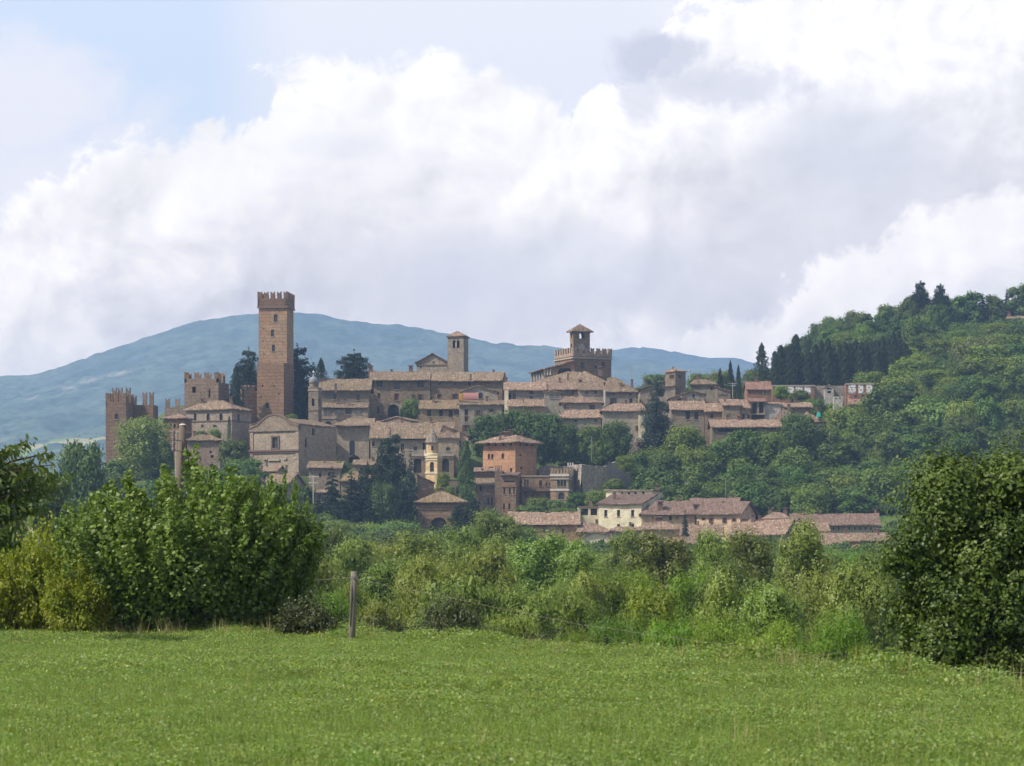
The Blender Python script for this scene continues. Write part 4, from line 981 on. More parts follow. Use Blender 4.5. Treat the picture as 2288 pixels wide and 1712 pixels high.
house('low_row_house', 'low grey house with mossy pink hipped roof behind garden trees', 'house', 1241, 1343, 933, 990, 610, 0, 9, 'hip', 915, 'plaster_grey', 'roof_pink', win=[('d', 1286, 941, 6, 3), ('g', 1331, 940, 7, 5)], hip=(3, 0.5), oh=.5)
house('patched_house', 'blank patched wall house under a pink roof left of the blue cedar', 'house', 1346, 1440, 917, 990, 608, 0, 9, 'hip', 901, 'plaster', 'roof_pink', hip=(3, .5), win=[('b', 1425, 957, 5, 12), ('B', 1433, 955, 4, 10)], oh=.6)
mb = MB(); mb.box(X_(1425, 610), X_(1440, 610), 607, 607.6, Z_(990, 610), Z_(930, 610)); o = mb.build('corner_wall', M['cream']); tag(o, 'pale cream strip of wall beside the blue cedar', 'wall')
# towards the cemetery
house('slope_house', 'stone house seen end on with one long falling roof beside the small turret', 'house', 1436, 1496, 868, 900, 640, 0, 10, 'shedside', 847, 'plaster', 'roof', win=(), oh=.4, ch=[(1441, 852, 846, 4, 640), (1458, 852, 846, 4, 640), (1488, 845, 839, 5, 640)]) if False else None
def slope_house():
    h = house('slope_house', 'stone house seen end on, its long roof rising to the small turret', 'house', 1430, 1492, 846, 900, 640, 0, 10, 'shedside', 870, 'plaster', 'roof_moss', oh=.4, ch=[(1441, 860, 849, 4, 640), (1458, 857, 848, 4, 640), (1487, 848, 840, 5, 640)])
slope_house()
house('small_turret', 'small square stone turret with gabled cap among low roofs', 'turret', 1509, 1532, 829, 890, 634, -33, 4.2, 'pyr', 822, 'stone', 'roof_pink', lside=[('b', 1499, 842, 3, 9), ('b', 1504, 842, 3, 9)], win=[('g', 1519, 842, 5, 7)], ch=[(1504, 827, 821, 3)], oh=.3)
house('side_house', 'grey house wall running down from the small turret', 'house', 1478, 1509, 860, 895, 632, 0, 6, 'shedside', 866, 'plaster', 'roof', oh=.3)
house('dark_stone_house', 'plain dark stone house with brown roof beside the group of cypresses', 'house', 1545, 1599, 858, 905, 640, 8, 9, 'hip', 847, 'stone_grey', 'roof', hip=(.5, 3), ch=[(1553, 851, 845, 4), (1559, 847, 840, 5), (1589, 848, 842, 4)], win=[('d', 1590, 868, 5, 8)])
house('shed_house', 'little house with a swooping roof under the cypresses', 'house', 1601, 1632, 873, 892, 636, 0, 7, 'shedside', 862, 'stone', 'roof_pink', win=[('p', 1616, 884, 22, 4)], oh=.3)
house('gable_house', 'low house with a wide dark gable in front of the dark stone house', 'house', 1521, 1576, 880, 908, 630, 0, 8, 'gfront', 873, 'stone_grey', 'roof', xp=1543, win=[('g', 1550, 885, 6, 8)], oh=.4)
house('gable_house', 'low stone house with a reddish gable and open attic', 'house', 1496, 1530, 890, 908, 627, 0, 7, 'gfront', 883, 'stone', 'roof_pink', win=[('d', 1518, 893, 9, 4)], oh=.4)
house('tile_house', 'stone house with two tall dark windows right of the blue cedar', 'house', 1500, 1574, 915, 965, 618, 0, 10, 'gable', 895, 'stone', 'roof_pink', win=[('K', 1537, 929, 9, 17), ('K', 1556, 929, 9, 17), ('d', 1505, 955, 8, 8)], ch=[(1529, 900, 892, 5), (1563, 898, 893, 4), (1575, 900, 894, 4)], oh=.5)
house('notch_house', 'narrow stone house with a dipped roof between two taller houses', 'house', 1576, 1616, 919, 960, 617, 0, 8, 'gable', 901, 'stone_warm', 'roof_pink', win=[('K', 1591, 930, 6, 10), ('p', 1597, 931, 3, 9)], oh=.4)
house('square_house', 'square plain stone house with a blocked window', 'house', 1616, 1653, 905, 940, 614, 0, 9, 'shed', 891, 'stone', 'roof_pink', win=[('p', 1628, 928, 7, 7)], ch=[(1620, 893, 884, 4)], oh=.4)
house('step_house', 'narrow stone house with lower eaves and a pale doorway', 'house', 1653, 1677, 911, 940, 614.5, 0, 9, 'shed', 893, 'stone', 'roof_pink', win=[('K', 1661, 931, 5, 11), ('p', 1667, 931, 5, 11), ('K', 1673, 931, 5, 10)], oh=.4, ohs=.1)
house('arcade_house', 'house with two tall dark openings under a red roof', 'house', 1678, 1709, 896, 940, 618, 0, 7, 'shed', 889, 'stone', 'roof_red', win=[('da', 1686, 913, 10, 24), ('da', 1701, 912, 10, 26), ('d', 1694, 932, 28, 8)], band=[(925, .3, 'trim')], oh=.5)
house('white_house', 'pale grey rendered house wall beside the big dark tiled roof', 'house', 1709, 1745, 902, 945, 618.5, 0, 7, 'shed', 898, 'white_wall', 'roof_pink', oh=.3)
house('low_barn', 'barn with a broad dark hipped roof at the end of the village', 'barn', 1736, 1784, 936, 955, 606, 0, 9, 'hip', 911, 'stone_grey', 'roof_brown', hip=(2, 3.5), oh=.6)
house('ridge_house', 'house with a long thin reddish roof above the dark barn roof', 'house', 1735, 1812, 909, 935, 620, 0, 8, 'gable', 899, 'stone', 'roof_pink', oh=.5)
house('barn_wing', 'low wing with mossy roof beside the green sheet', 'barn', 1786, 1842, 942, 955, 608, 0, 7, 'hip', 920, 'stone_grey', 'roof', hip=(2, 4), oh=.5)
mb = MB(); Yg = 607; mb.prism([(X_(1824, Yg), Yg, Z_(932, Yg)), (X_(1834, Yg), Yg, Z_(931, Yg)), (X_(1833, Yg), Yg + .5, Z_(921, Yg)), (X_(1828, Yg), Yg + .5, Z_(922, Yg))], (0, 1.2, 0.1)); o = mb.build('green_tarpaulin', M['green_sheet']); tag(o, 'bright green tarpaulin on a roof edge', 'tarpaulin')
house('long_roof_house', 'low house with a long pink-spotted roof behind the wood edge', 'house', 1592, 1742, 953, 985, 600, 0, 9, 'gable', 937, 'stone_grey', 'roof_pink', oh=.6, win=[('d', 1650, 962, 90, 7)])
# cemetery
def cem(label, x0, x1, y0, y1, Y, panels, py0, py1):
    h = house('cemetery_wall', label, 'cemetery building', x0, x1, y0, y1, Y, 0, 3, 'flat', mat='brick_red', deep=4, band=[(y0 + 1, .35, 'trim')])
    fc = h['faces'][0]; rr = random.Random(x0)
    for (a, b) in panels:
        mb = MB(); q = lambda x, y, o=0.06: fc.pt(fc.u_of(x), Z_(y, Y), o)
        nx, ny = max(3, int((b - a) / 2.6)), 4
        mb.prism([q(a, py1, 0), q(b, py1, 0), q(b, py0, 0), q(a, py0, 0)], (fc.n.x * .06, fc.n.y * .06, 0), 0)
        for i in range(nx):
            for j in range(ny):
                if rr.random() < .5:
                    xa = a + (b - a) * (i + .2) / nx; xb = a + (b - a) * (i + .75) / nx; ya = py0 + (py1 - py0) * (j + .25) / ny; yb = py0 + (py1 - py0) * (j + .8) / ny
                    mb.face([q(xa, yb, .09), q(xb, yb, .09), q(xb, ya, .09), q(xa, ya, .09)], 1)
        mb.build('niche_panel', [M['white'], M['shut_dark']], h['root'])
cem('red cemetery wall with four white grave-niche panels', 1726, 1820, 861, 882, 684, [(1733, 1749), (1759, 1774), (1778, 1794), (1798, 1812)], 864, 880)
cem('red cemetery building with three white grave-niche panels, near the hill slope', 1890, 1952, 857, 881, 680, [(1896, 1912), (1918, 1929), (1936, 1949)], 858, 879)
house('cemetery_chapel', 'tiny white pedimented chapel between the two red cemetery walls', 'chapel', 1843, 1863, 865, 882, 683, 0, 4, 'gfront', 859, 'white_wall', 'roof_slate', win=[('d', 1853, 869, 12, 3), ('d', 1853, 876, 9, 5)], oh=.2)
house('cemetery_building', 'long grey plastered cemetery wall behind the white chapel', 'wall', 1820, 1890, 862, 884, 686, 0, 3, 'flat', mat='stone_grey')
house('red_house', 'red brick house with a red roof at the left end of the cemetery', 'house', 1670, 1722, 870, 886, 672, 0, 9, 'gable', 852, 'brick_red', 'roof_red', win=[('p', 1705, 876, 4, 8), ('p', 1713, 876, 3, 8)], oh=.4)
house('red_block', 'flat-topped red cemetery block with two dark openings', 'building', 1898, 1946, 881, 900, 670, 0, 4, 'flat', mat='brick_red', win=[('d', 1929, 887, 6, 7), ('p', 1912, 886, 6, 5)])
house('cemetery_lodge', 'red brick lodge with an orange roof below the cemetery', 'house', 1897, 1943, 903, 925, 655, 9, 6, 'gable', 891, 'brick_red', 'roof_red', win=[('p', 1925, 910, 5, 4)], oh=.4)
house('white_tombs', 'low wall of small white tombs below the cemetery chapel', 'tombs', 1863, 1884, 886, 900, 665, 0, 2, 'flat', mat='white_wall', win=[('d', 1868, 891, 3, 3), ('d', 1877, 890, 3, 4)])
house('summit_hut', 'low flat-roofed farm building on the hilltop at the edge of the trees', 'building', 2243, 2300, 712, 730, 845, 0, 8, 'shed', 706, 'stone_tan', 'roof_pink', oh=.9)

# ------------------------------------------------------------------ middle of the town
def long_low():
    h = house('long_terrace_house', 'long tiled house running behind the yellow chapel turret', 'house', 828, 1012, 979, 1018, 604, 0, 12, 'gable', 943, 'plaster', 'roof',
              win=[('K', 834, 992, 6, 10), ('g', 852, 997, 5, 10), ('g', 899, 999, 7, 15), ('g', 928, 1003, 7, 9), ('d', 947, 997, 5, 16), ('g', 1001, 1004, 9, 9), ('d', 880, 1005, 3, 8)], oh=.8, ohs=.3)
long_low()
house('cream_gable_house', 'house with a sunlit cream gable end beside the tall cypress', 'house', 1010, 1044, 971, 1030, 598, -8, 11, 'gfront', 949, 'rose_cream', 'roof', xp=991 if False else None, win=[('g', 1022, 993, 14, 16)], oh=.5) if False else None
def gable_end():
    h = house('cream_gable_house', 'house with a sunlit cream gable end beside the tall cypress', 'house', 986, 1046, 972, 1032, 600, 0, 10, 'gfront', 948, 'rose_cream', 'roof', xp=990, yer=973, win=[('g', 1023, 992, 14, 15), ('d', 999, 962, 4, 3)], oh=.4, ohs=.5)
gable_end()
house('dormer_house', 'small house with a steep roof in front of the cream gable', 'house', 975, 1026, 978, 1018, 597.5, 0, 4, 'gable', 966, 'plaster', 'roof', win=[('g', 1001, 1004, 9, 9), ('K', 1023, 993, 3, 3)], oh=.4, ohs=.1)
def arcade():
    Y = 594
    h = house('arcade', 'stone arcade with round arches carrying a terrace, behind the yellow chapel', 'arcade', 922, 1014, 1016, 1062, Y, 0, 5, 'flat', mat='stone_tan',
              win=[('da', 933, 1040, 17, 34), ('da', 995, 1040, 17, 30)], band=[(1017, .5, 'trim'), (1024, .25, 'trim_dark')])
    mb = MB()
    for k in range(26):
        x = X_(924 + k * 3.5, Y); mb.box(x - .06, x + .06, Y - .15, Y - .03, Z_(1016, Y) + .2, Z_(1008, Y))
    mb.box(X_(922, Y), X_(1014, Y), Y - .2, Y + .05, Z_(1008, Y), Z_(1007, Y)); mb.build('railing', M['trim'], h['root'])
arcade()
def chapel():
    Y = 588; cx = X_(966, Y); z = lambda p: Z_(p, Y)
    root = empty('chapel_turret', (cx, Y, z(1075))); tag(root, 'bright ochre chapel turret with a conical tiled spire', 'chapel')
    h = house('body', 'x', 'x', 951, 977, 1019, 1078, Y - 1.5, 24, 2.6, 'flat', mat='ochre', win=[('ga', 965, 1043, 9, 22)], band=[(1022, .3, 'cream'), (1057, .3, 'cream'), (1028, .15, 'cream')], carve=False)
    for c in list(h['root'].children):
        c.parent = root; c.location = h['root'].location - root.location
    bpy.data.objects.remove(h['root'])
    mb = MB(); mb.lathe((cx, Y), [(1.75, z(1020)), (1.85, z(1019)), (1.85, z(1015)), (1.55, z(1014))], 16); mb.build('balcony', M['cream'], root)
    mb = MB(); mb.lathe((cx, Y), [(1.42, z(1014)), (1.38, z(990)), (1.5, z(989.5)), (1.5, z(988))], 8); dr = mb.build('drum', M['ochre'], root)
    mb = MB(); mb.box(cx - .22, cx + .22, Y - 1.45, Y - 1.2, z(1007), z(997)); mb.build('window', M['void'], dr)
    mb = MB(); mb.lathe((cx, Y), [(1.78, z(989.5)), (1.6, z(986)), (1.15, z(976)), (.7, z(967)), (.3, z(961)), (.03, z(956))], 18); mb.build('spire', M['roof_slate'], root)
    for dx in (-1.7, 1.7):
        mb = MB(); mb.lathe((cx + dx, Y - .5), [(.22, z(1015)), (.26, z(1013)), (.12, z(1011)), (.2, z(1009)), (.02, z(1005))], 8); mb.build('urn', M['trim_white'], root)
chapel()
house('fort_gate', 'massive square brick bastion with hipped roof and one great arch', 'fort', 930, 1040, 1121, 1200, 555, 0, 11, 'hip', 1096, 'brick', 'roof_ochre',
      win=[('da', 980.5, 1186, 38, 60), ('d', 947, 1167, 3, 7), ('d', 945, 1193, 4, 6)], hip=5.2, oh=.6, ch=[(985, 1100, 1093, 8)], band=[(1138, .2, 'trim_dark')])
def orange_tower():
    h = house('orange_house', 'tall square orange house with overhanging hipped roof', 'house', 1079, 1151.5, 988, 1105, 585, 33, 9, 'hip', 972, 'orange_brick', 'roof_pink', hip=2.6, oh=1.3,
              win=[('g', 1091, 993, 5, 8), ('g', 1107, 993, 5, 8), ('g', 1124, 993, 6, 8), ('g', 1141, 993, 5, 8), ('ga', 1092.5, 1020, 5, 12), ('ga', 1100, 1020, 5, 12), ('ga', 1123.5, 1019, 6, 12), ('d', 1142, 1050, 5, 9), ('d', 1097, 1045, 12, 4)],
              side=[('g', 1163, 993, 4, 8), ('g', 1177, 993, 4, 8), ('g', 1191, 993, 4, 8), ('g', 1163, 1017, 4, 6), ('d', 1191, 1018, 3, 4), ('g', 1165, 1046, 5, 6)],
              ch=[(1118, 980, 970, 6, 583), (1141, 974, 964, 9), (1165, 977, 971, 7), (1131, 976, 970, 12)])
orange_tower()
house('brick_row_house', 'dark brick row house with a patched lean-to roof beside the tall cypress', 'house', 1064, 1106, 1083, 1140, 572, 0, 7, 'shed', 1066, 'brick_dark', 'roof_moss',
      win=[('K', 1074, 1092, 5, 11), ('K', 1091, 1120, 4, 18), ('K', 1099, 1120, 4, 18)], oh=.5)
house('upper_brick_house', 'small reddish house with dentilled cornice behind the dark brick row', 'house', 1064, 1106, 1052, 1085, 578, 0, 5, 'shed', 1044, 'brick_dark', 'roof_pink', band=[(1062, .3, 'trim_dark')], win=[('d', 1078, 1049, 5, 3)])
def merlon_turret():
    h = house('merlon_turret', 'narrow brick turret with small merlons in front of the orange house', 'turret', 1105.5, 1122, 1053, 1140, 571, 12, 2.4, 'flat', mat='brick_dark')
    mb = MB(); fc = h['faces'][0]
    for k in range(4): mb.prism([fc.pt(fc.w * (k + .12) / 4, h['zt'] - .4, -.02), fc.pt(fc.w * (k + .62) / 4, h['zt'] - .4, -.02), fc.pt(fc.w * (k + .62) / 4, Z_(1040, 571), -.02), fc.pt(fc.w * (k + .12) / 4, Z_(1040, 571), -.02)], (-fc.n.x * .4, -fc.n.y * .4, 0))
    mb.build('battlement', M['brick_dark'], h['root'])
merlon_turret()
house('narrow_windows_house', 'tall dark brick house with narrow windows and a sloping eave', 'house', 1122, 1153, 1061, 1140, 570, 6, 7, 'shed', 1055, 'brick_dark', 'roof_brown',
      win=[('K', 1127, 1097, 4, 14), ('K', 1139, 1097, 4, 15), ('K', 1148.5, 1097, 3, 15), ('K', 1126, 1132, 4, 14), ('K', 1138, 1132, 4, 14), ('d', 1138, 1076, 24, 3)], band=[(1087, .25, 'brick_red')])
def villa():
    Y = 578
    h = house('villa', 'villa wing of brick and stone with balconies behind the orange house', 'villa', 1166, 1230, 1064, 1116, Y, 0, 8, 'flat', mat='stone_warm',
              win=[('g', 1173, 1080, 4, 16), ('g', 1179, 1080, 4, 16), ('ga', 1208, 1080, 6, 14), ('ga', 1221, 1082, 4, 9), ('ga', 1228, 1082, 3, 9), ('ga', 1226, 1108, 12, 12), ('g', 1175, 1106, 5, 14), ('d', 1190, 1108, 4, 6)], band=[(1064, .25, 'trim')])
    mb = MB()
    for k in range(20):
        x = X_(1169 + k * 3, Y); mb.box(x - .05, x + .05, Y - .75, Y - .68, Z_(1096, Y), Z_(1088, Y))
    mb.box(X_(1167, Y), X_(1229, Y), Y - .8, Y - .62, Z_(1088, Y), Z_(1087, Y)); mb.box(X_(1167, Y), X_(1229, Y), Y - .85, Y, Z_(1098, Y), Z_(1096, Y)); mb.build('balcony', M['trim_dark'], h['root'])
    t = house('villa_tower', 'crenellated stone villa tower with a triple window above a pink base', 'tower', 1230, 1270, 1061, 1118, Y - 2.5, 8, 7, 'flat', mat='stone_tan',
              win=[('ga', 1248, 1080, 6, 15), ('ga', 1255, 1080, 6, 15), ('ga', 1262, 1080, 6, 15), ('ga', 1254, 1108, 14, 16)], band=[(1062, .5, 'trim_white'), (1070, .3, 'trim'), (1095, .4, 'trim_white')])
    merlons(t, t['root'], (0, 1, 2, 3), 1046, 1058, {0: 6, 1: 5, 2: 6, 3: 5}, .5, 'stone_tan')
    mb = MB(); fc = t['faces'][0]; q = lambda x, y: fc.pt(fc.u_of(x), Z_(y, Y - 2.5), .004)
    mb.prism([q(1230.3, 1118), q(1243, 1118), q(1243, 1097), q(1230.3, 1097)], (fc.n.x * .05, fc.n.y * .05, 0)); mb.prism([q(1263, 1118), q(1269.7, 1118), q(1269.7, 1097), q(1263, 1097)], (fc.n.x * .05, fc.n.y * .05, 0))
    mb.build('pink_base', M['plaster_pink'], t['root'])
    b = house('villa_turret', 'little white-topped turret peeping behind the crenellated villa tower', 'turret', 1268, 1281, 1043, 1095, Y + 3, 0, 2.5, 'flat', mat='stone_grey', win=[('d', 1274, 1056, 3, 7)])
    merlons(b, b['root'], (0,), 1033, 1041, 3, .5, 'trim_white')
    # arch wall behind and retaining walls
    for (x0, x1, Y0, Y1, yt, yb, lab) in ((1205, 1272, 590, 590, 1042, 1080, 'dark garden wall behind the crenellated villa tower'), (1271, 1300, 586, 580, 1040, 1108, 'shaded retaining wall right of the villa tower'),
                                     (1300, 1359, 580, 584, 1040, 1105, 'tall pale rubble retaining wall in the sun'), (1359, 1416, 588, 592, 1034, 1092, 'ivy-edged upper retaining wall of brown rubble'),
                                     (1416, 1560, 592, 592, 1085, 1115, 'low grey retaining wall half hidden by the hillside wood')):
        fc = Face((X_(x0, Y0), Y0), (X_(x1, Y1), Y1)); Yc = (Y0 + Y1) / 2; mb = MB(); z0, z1 = Z_(yb, Yc) - 5, Z_(yt, Yc)
        nn = max(3, int(fc.w / 1.2)); rr = random.Random(x0)
        tops = [z1 + rr.uniform(-.25, .25) for _ in range(nn + 1)]
        for i in range(nn):
            a, b_ = fc.w * i / nn, fc.w * (i + 1) / nn
            mb.face([fc.pt(a, z0, .6), fc.pt(b_, z0, .6), fc.pt(b_, tops[i + 1]), fc.pt(a, tops[i])]); mb.face([fc.pt(a, tops[i]), fc.pt(b_, tops[i + 1]), fc.pt(b_, tops[i + 1], -1.2), fc.pt(a, tops[i], -1.2)])
            mb.face([fc.pt(b_, z0, -1.2), fc.pt(a, z0, -1.2), fc.pt(a, tops[i], -1.2), fc.pt(b_, tops[i + 1], -1.2)])
        o = mb.build('retaining_wall', M['rock']); tag(o, lab, 'wall')
        CARVE.append((fc.p0.x, fc.p0.y, fc.e.x, fc.e.y, fc.w, 1.0, z0 + 4.5))
villa()
# below the church
house('balcony_house', 'pale house with a patched hipped roof and a small balcony, below the church', 'house', 566, 642, 1082, 1130, 573, 20, 9, 'gable', 1058, 'plaster', 'roof',
      win=[('K', 600, 1102, 6, 10), ('r', 616, 1102, 8, 15), ('g', 634, 1100, 5, 10), ('d', 585, 1098, 4, 8)], side=[('g', 662, 1080, 4, 7)], ch=[(628, 1066, 1060, 8)], oh=.5)
house('attic_house', 'narrow house with two small windows tucked below the church front', 'house', 562, 618, 1052, 1090, 582, 14, 6, 'gable', 1040, 'plaster', 'roof_pink', win=[('g', 580, 1066, 6, 9), ('g', 594, 1066, 4, 9), ('g', 605, 1064, 4, 8)], ch=[(640, 1048, 1042, 5, 586)], oh=.4)
house('hidden_house', 'brown house half hidden by firs below the grey hall', 'house', 690, 760, 1045, 1090, 590, 0, 7, 'shed', 1030, 'stone', 'roof', win=[('d', 715, 1062, 5, 9), ('d', 735, 1060, 5, 9)])
house('mossy_roof_house', 'low house with broad mossy roof among the firs', 'house', 762, 838, 1074, 1110, 584, 0, 9, 'hip', 1052, 'stone', 'roof_ochre', hip=(2, 2.5), oh=.6)
house('porch_house', 'small lean-to house with lit roof under the great arch of the grey hall', 'house', 792, 850, 1038, 1062, 598, 0, 5, 'shed', 1026, 'stone', 'roof', win=[('d', 808, 1048, 8, 6), ('p', 822, 1047, 4, 5)])
house('grey_villa', 'small grey house with one white-framed window beside the firs', 'house', 702, 745, 1100, 1160, 566, 0, 7, 'hip', 1090, 'plaster_grey', 'roof', win=[('g', 714, 1110, 6, 11), ('p', 721, 1112, 3, 8)], hip=2.5, oh=.4)
house('garden_wall_house', 'low curved-roof outbuilding left of the ochre chapel base', 'house', 932, 968, 1078, 1110, 578, 0, 6, 'shedside', 1058, 'stone_warm', 'roof', oh=.3)
house('brown_house', 'narrow brown house right of the chapel base with one dark window', 'house', 1001, 1030, 1075, 1120, 576, 0, 6, 'flat', mat='stone_warm', win=[('ga', 1022, 1096, 7, 16)])
house('terrace_wall', 'brown terrace wall between firs and the brick bastion', 'wall', 900, 1001, 1092, 1125, 574, 0, 2, 'flat', mat='stone_warm')
# lower town on the right
house('pink_house', 'long pinkish house with a broad pink tile roof at the foot of the hill', 'house', 1158, 1262, 1174, 1240, 520, -14, 12, 'gable', 1145, 'plaster_pink', 'roof_pink', lside=[('R', 1146, 1178, 8, 12)],
      win=[('R', 1178, 1180, 6, 11), ('g', 1216, 1183, 4, 8), ('g', 1258, 1188, 5, 12)], ch=[(1223, 1155, 1147, 8), (1277, 1162, 1150, 7)], oh=.5) if False else None
house('pink_house', 'long pinkish house with a broad faded tile roof at the foot of the hill', 'house', 1140, 1292, 1171, 1240, 520, 0, 13, 'gable', 1143, 'plaster_pink', 'roof_pink',
      win=[('R', 1157, 1182, 8, 12), ('R', 1178.5, 1182, 6, 11), ('g', 1216, 1186, 4, 8), ('g', 1258, 1188, 5, 12)], ch=[(1223, 1155, 1147, 8), (1277, 1158, 1147, 7)], oh=.5)
house('side_wing_house', 'lower pink-roofed wing between the pinkish house and the cream wall', 'house', 1292, 1368, 1188, 1240, 518, 0, 9, 'hip', 1168, 'stone_warm', 'roof_pink', hip=(.5, 4), oh=.5)
def cream_wall():
    Y = 509; p = [(1301, 1204), (1309, 1196), (1330, 1191), (1352, 1194), (1366, 1198), (1366, 1225), (1301, 1225)]
    root = empty('cream_house', (X_(1366, Y), Y, Z_(1240, Y))); tag(root, 'house with a sunlit cream end wall and grey shaded front', 'house')
    mb = MB(); mb.prism([(X_(a, Y), Y, Z_(b, Y)) for a, b in [(1301, 1240)] + p[:5] + [(1366, 1240)]][::-1], (0, 7, 0)); mb.build('end_wall', M['cream'], root)
    mb = MB(); a = []
    for k in range(5):
        (x0, y0), (x1, y1) = p[k - 1 if k else 0], p[k]
    pts = p[:5]
    for (x0, y0), (x1, y1) in zip(pts[:-1], pts[1:]):
        mb.prism([(X_(x0, Y), Y - .4, Z_(y0, Y)), (X_(x1, Y), Y - .4, Z_(y1, Y)), (X_(x1, Y), Y - .4, Z_(y1 - 2.5, Y)), (X_(x0, Y), Y - .4, Z_(y0 - 2.5, Y))], (0, 7.6, 0))
    mb.build('roof', M['roof_pink'], root)
    house('grey_front_house', 'plain grey house front with two windows beside the cream wall', 'house', 1366.6, 1434, 1185, 1240, 508, -6, 8, 'hip', 1176, 'plaster_grey', 'roof_pink', win=[('g', 1384, 1207, 6, 15), ('g', 1412, 1206, 7, 11)], hip=2, oh=.4)
cream_wall()
house('cream_townhouse', 'cream three-storey townhouse with brown roof and dark windows', 'house', 1338, 1433, 1125, 1200, 545, 20, 11, 'shed', 1103, 'cream', 'roof_brown',
      win=[('K', 1353.5, 1147, 7, 15), ('K', 1382, 1147, 7, 15), ('K', 1413.5, 1147, 7, 15), ('K', 1382, 1178, 7, 14), ('K', 1413.5, 1175, 7, 10)], band=[(1128, .35, 'cream')], ch=[(1373, 1116, 1102, 6, 549)], oh=.5)
house('cream_attic', 'cream attic storey with four small openings rising behind the townhouse roof', 'house', 1354, 1457, 1095, 1125, 557, 20, 8, 'shedside', 1093, 'cream', 'roof_slate',
      win=[('da', 1390, 1103, 6, 6), ('da', 1405, 1102, 5, 6), ('da', 1420, 1102, 6, 6), ('da', 1437, 1101, 6, 6)], ch=[(1468, 1102, 1087, 9, 560)], oh=.4)
house('open_loggia', 'cream loggia with two square openings left of the townhouse', 'loggia', 1292, 1338, 1132, 1165, 547, 0, 6, 'flat', mat='cream', win=[('d', 1306, 1144, 16, 15), ('d', 1327, 1144, 15, 15)], ch=[(1320, 1134, 1118, 6, 549)], band=[(1133, .4, 'trim_dark')])
house('dormer_roof_house', 'wide brown-roofed house with a white dormer right of the townhouse', 'house', 1434, 1552, 1149, 1190, 540, 0, 12, 'hip', 1118, 'rose_cream', 'roof_brown', hip=(3.5, .5), win=[('K', 1478, 1157, 4, 10), ('K', 1498, 1158, 6, 10), ('p', 1512, 1158, 4, 6)],
      ch=[(1475, 1136, 1126, 12, 542), (1515, 1128, 1116, 6)], oh=.6)
house('long_cream_house', 'long pale pinkish house with grey-brown roof and a dark right gable', 'house', 1557, 1654, 1148, 1195, 538, 24, 10, 'gable', 1120, 'rose_cream', 'roof_brown',
      win=[('b', 1572, 1160, 4, 6), ('r', 1589, 1163, 5, 12), ('r', 1619, 1163, 5, 12), ('b', 1640, 1162, 5, 8)], ch=[(1616, 1131, 1122, 5)], oh=.6)
house('back_house', 'reddish-roofed house rising behind the long pale house', 'house', 1540, 1645, 1126, 1150, 552, 12, 10, 'gable', 1112, 'stone', 'roof_brown', oh=.5, ch=[(1634, 1116, 1106, 7), (1518, 1120, 1110, 5, 552)])
house('front_roof_house', 'pinkish-roofed low house in front of the dormer house', 'house', 1420, 1520, 1182, 1215, 525, 0, 10, 'hip', 1163, 'rose_cream', 'roof_pink', hip=(4.5, 3), oh=.5, ch=[(1470, 1172, 1160, 12), (1458, 1168, 1158, 5)])
house('front_roof_house', 'pink-roofed house above the small fir tree', 'house', 1522, 1612, 1196, 1230, 520, 6, 9, 'gable', 1172, 'white_wall', 'roof_pink', oh=.4, ch=[(1590, 1180, 1168, 5), (1560, 1178, 1166, 4)])
house('front_roof_house', 'low pale-walled house just left of the small fir tree', 'house', 1515, 1585, 1215, 1240, 508, -10, 8, 'hip', 1199, 'white_wall', 'roof_pink', hip=2, oh=.4)
house('sloping_roof_house', 'house with a wide slanting pinkish roof and dark verge', 'house', 1630, 1752, 1193, 1225, 530, 22, 12, 'gable', 1160, 'stone_warm', 'roof_pink', oh=.5)
house('cluttered_roof_house', 'small house with jumbled pale red roofs and chimneys', 'house', 1712, 1766, 1158, 1180, 548, 0, 8, 'hip', 1143, 'stone_warm', 'roof_pink', hip=2, oh=.5, ch=[(1722, 1146, 1138, 7), (1755, 1146, 1138, 8), (1738, 1150, 1144, 6)])
house('long_terrace', 'very long terrace with brown roof and grey slatted front below the wood', 'house', 1768, 1966, 1172, 1195, 542, 4, 10, 'gable', 1147, 'plaster_grey', 'roof_brown', oh=.6, ohs=.2,
      win=[('d', 1790 + 12 * k, 1181, 3, 6) for k in range(14)], ch=[(1792, 1156, 1146, 7), (1829, 1156, 1146, 7), (1871, 1158, 1150, 6), (1956, 1152, 1138, 5)])
house('mid_roof_house', 'pinkish roof between the slanting roof and the long terrace', 'house', 1735, 1850, 1186, 1215, 528, 0, 10, 'gable', 1166, 'stone_warm', 'roof_pink', oh=.5)
house('big_roof_house', 'house with the widest faded orange roof beside the big dark oak', 'house', 1838, 1992, 1222, 1250, 505, 0, 15, 'gable', 1190, 'stone_warm', 'roof_pink', oh=.5)
house('corner_roof_house', 'small hipped roof raised on the corner of the wide orange roof', 'house', 1925, 1994, 1207, 1240, 500, -18, 9, 'hip', 1190, 'stone_warm', 'roof', hip=3, oh=.5)
house('poplar_house', 'little red-roofed house glimpsed between the poplars', 'house', 1398, 1432, 1262, 1290, 420, 0, 6, 'gable', 1246, 'brick_red', 'roof_red', oh=.3, carve=False)
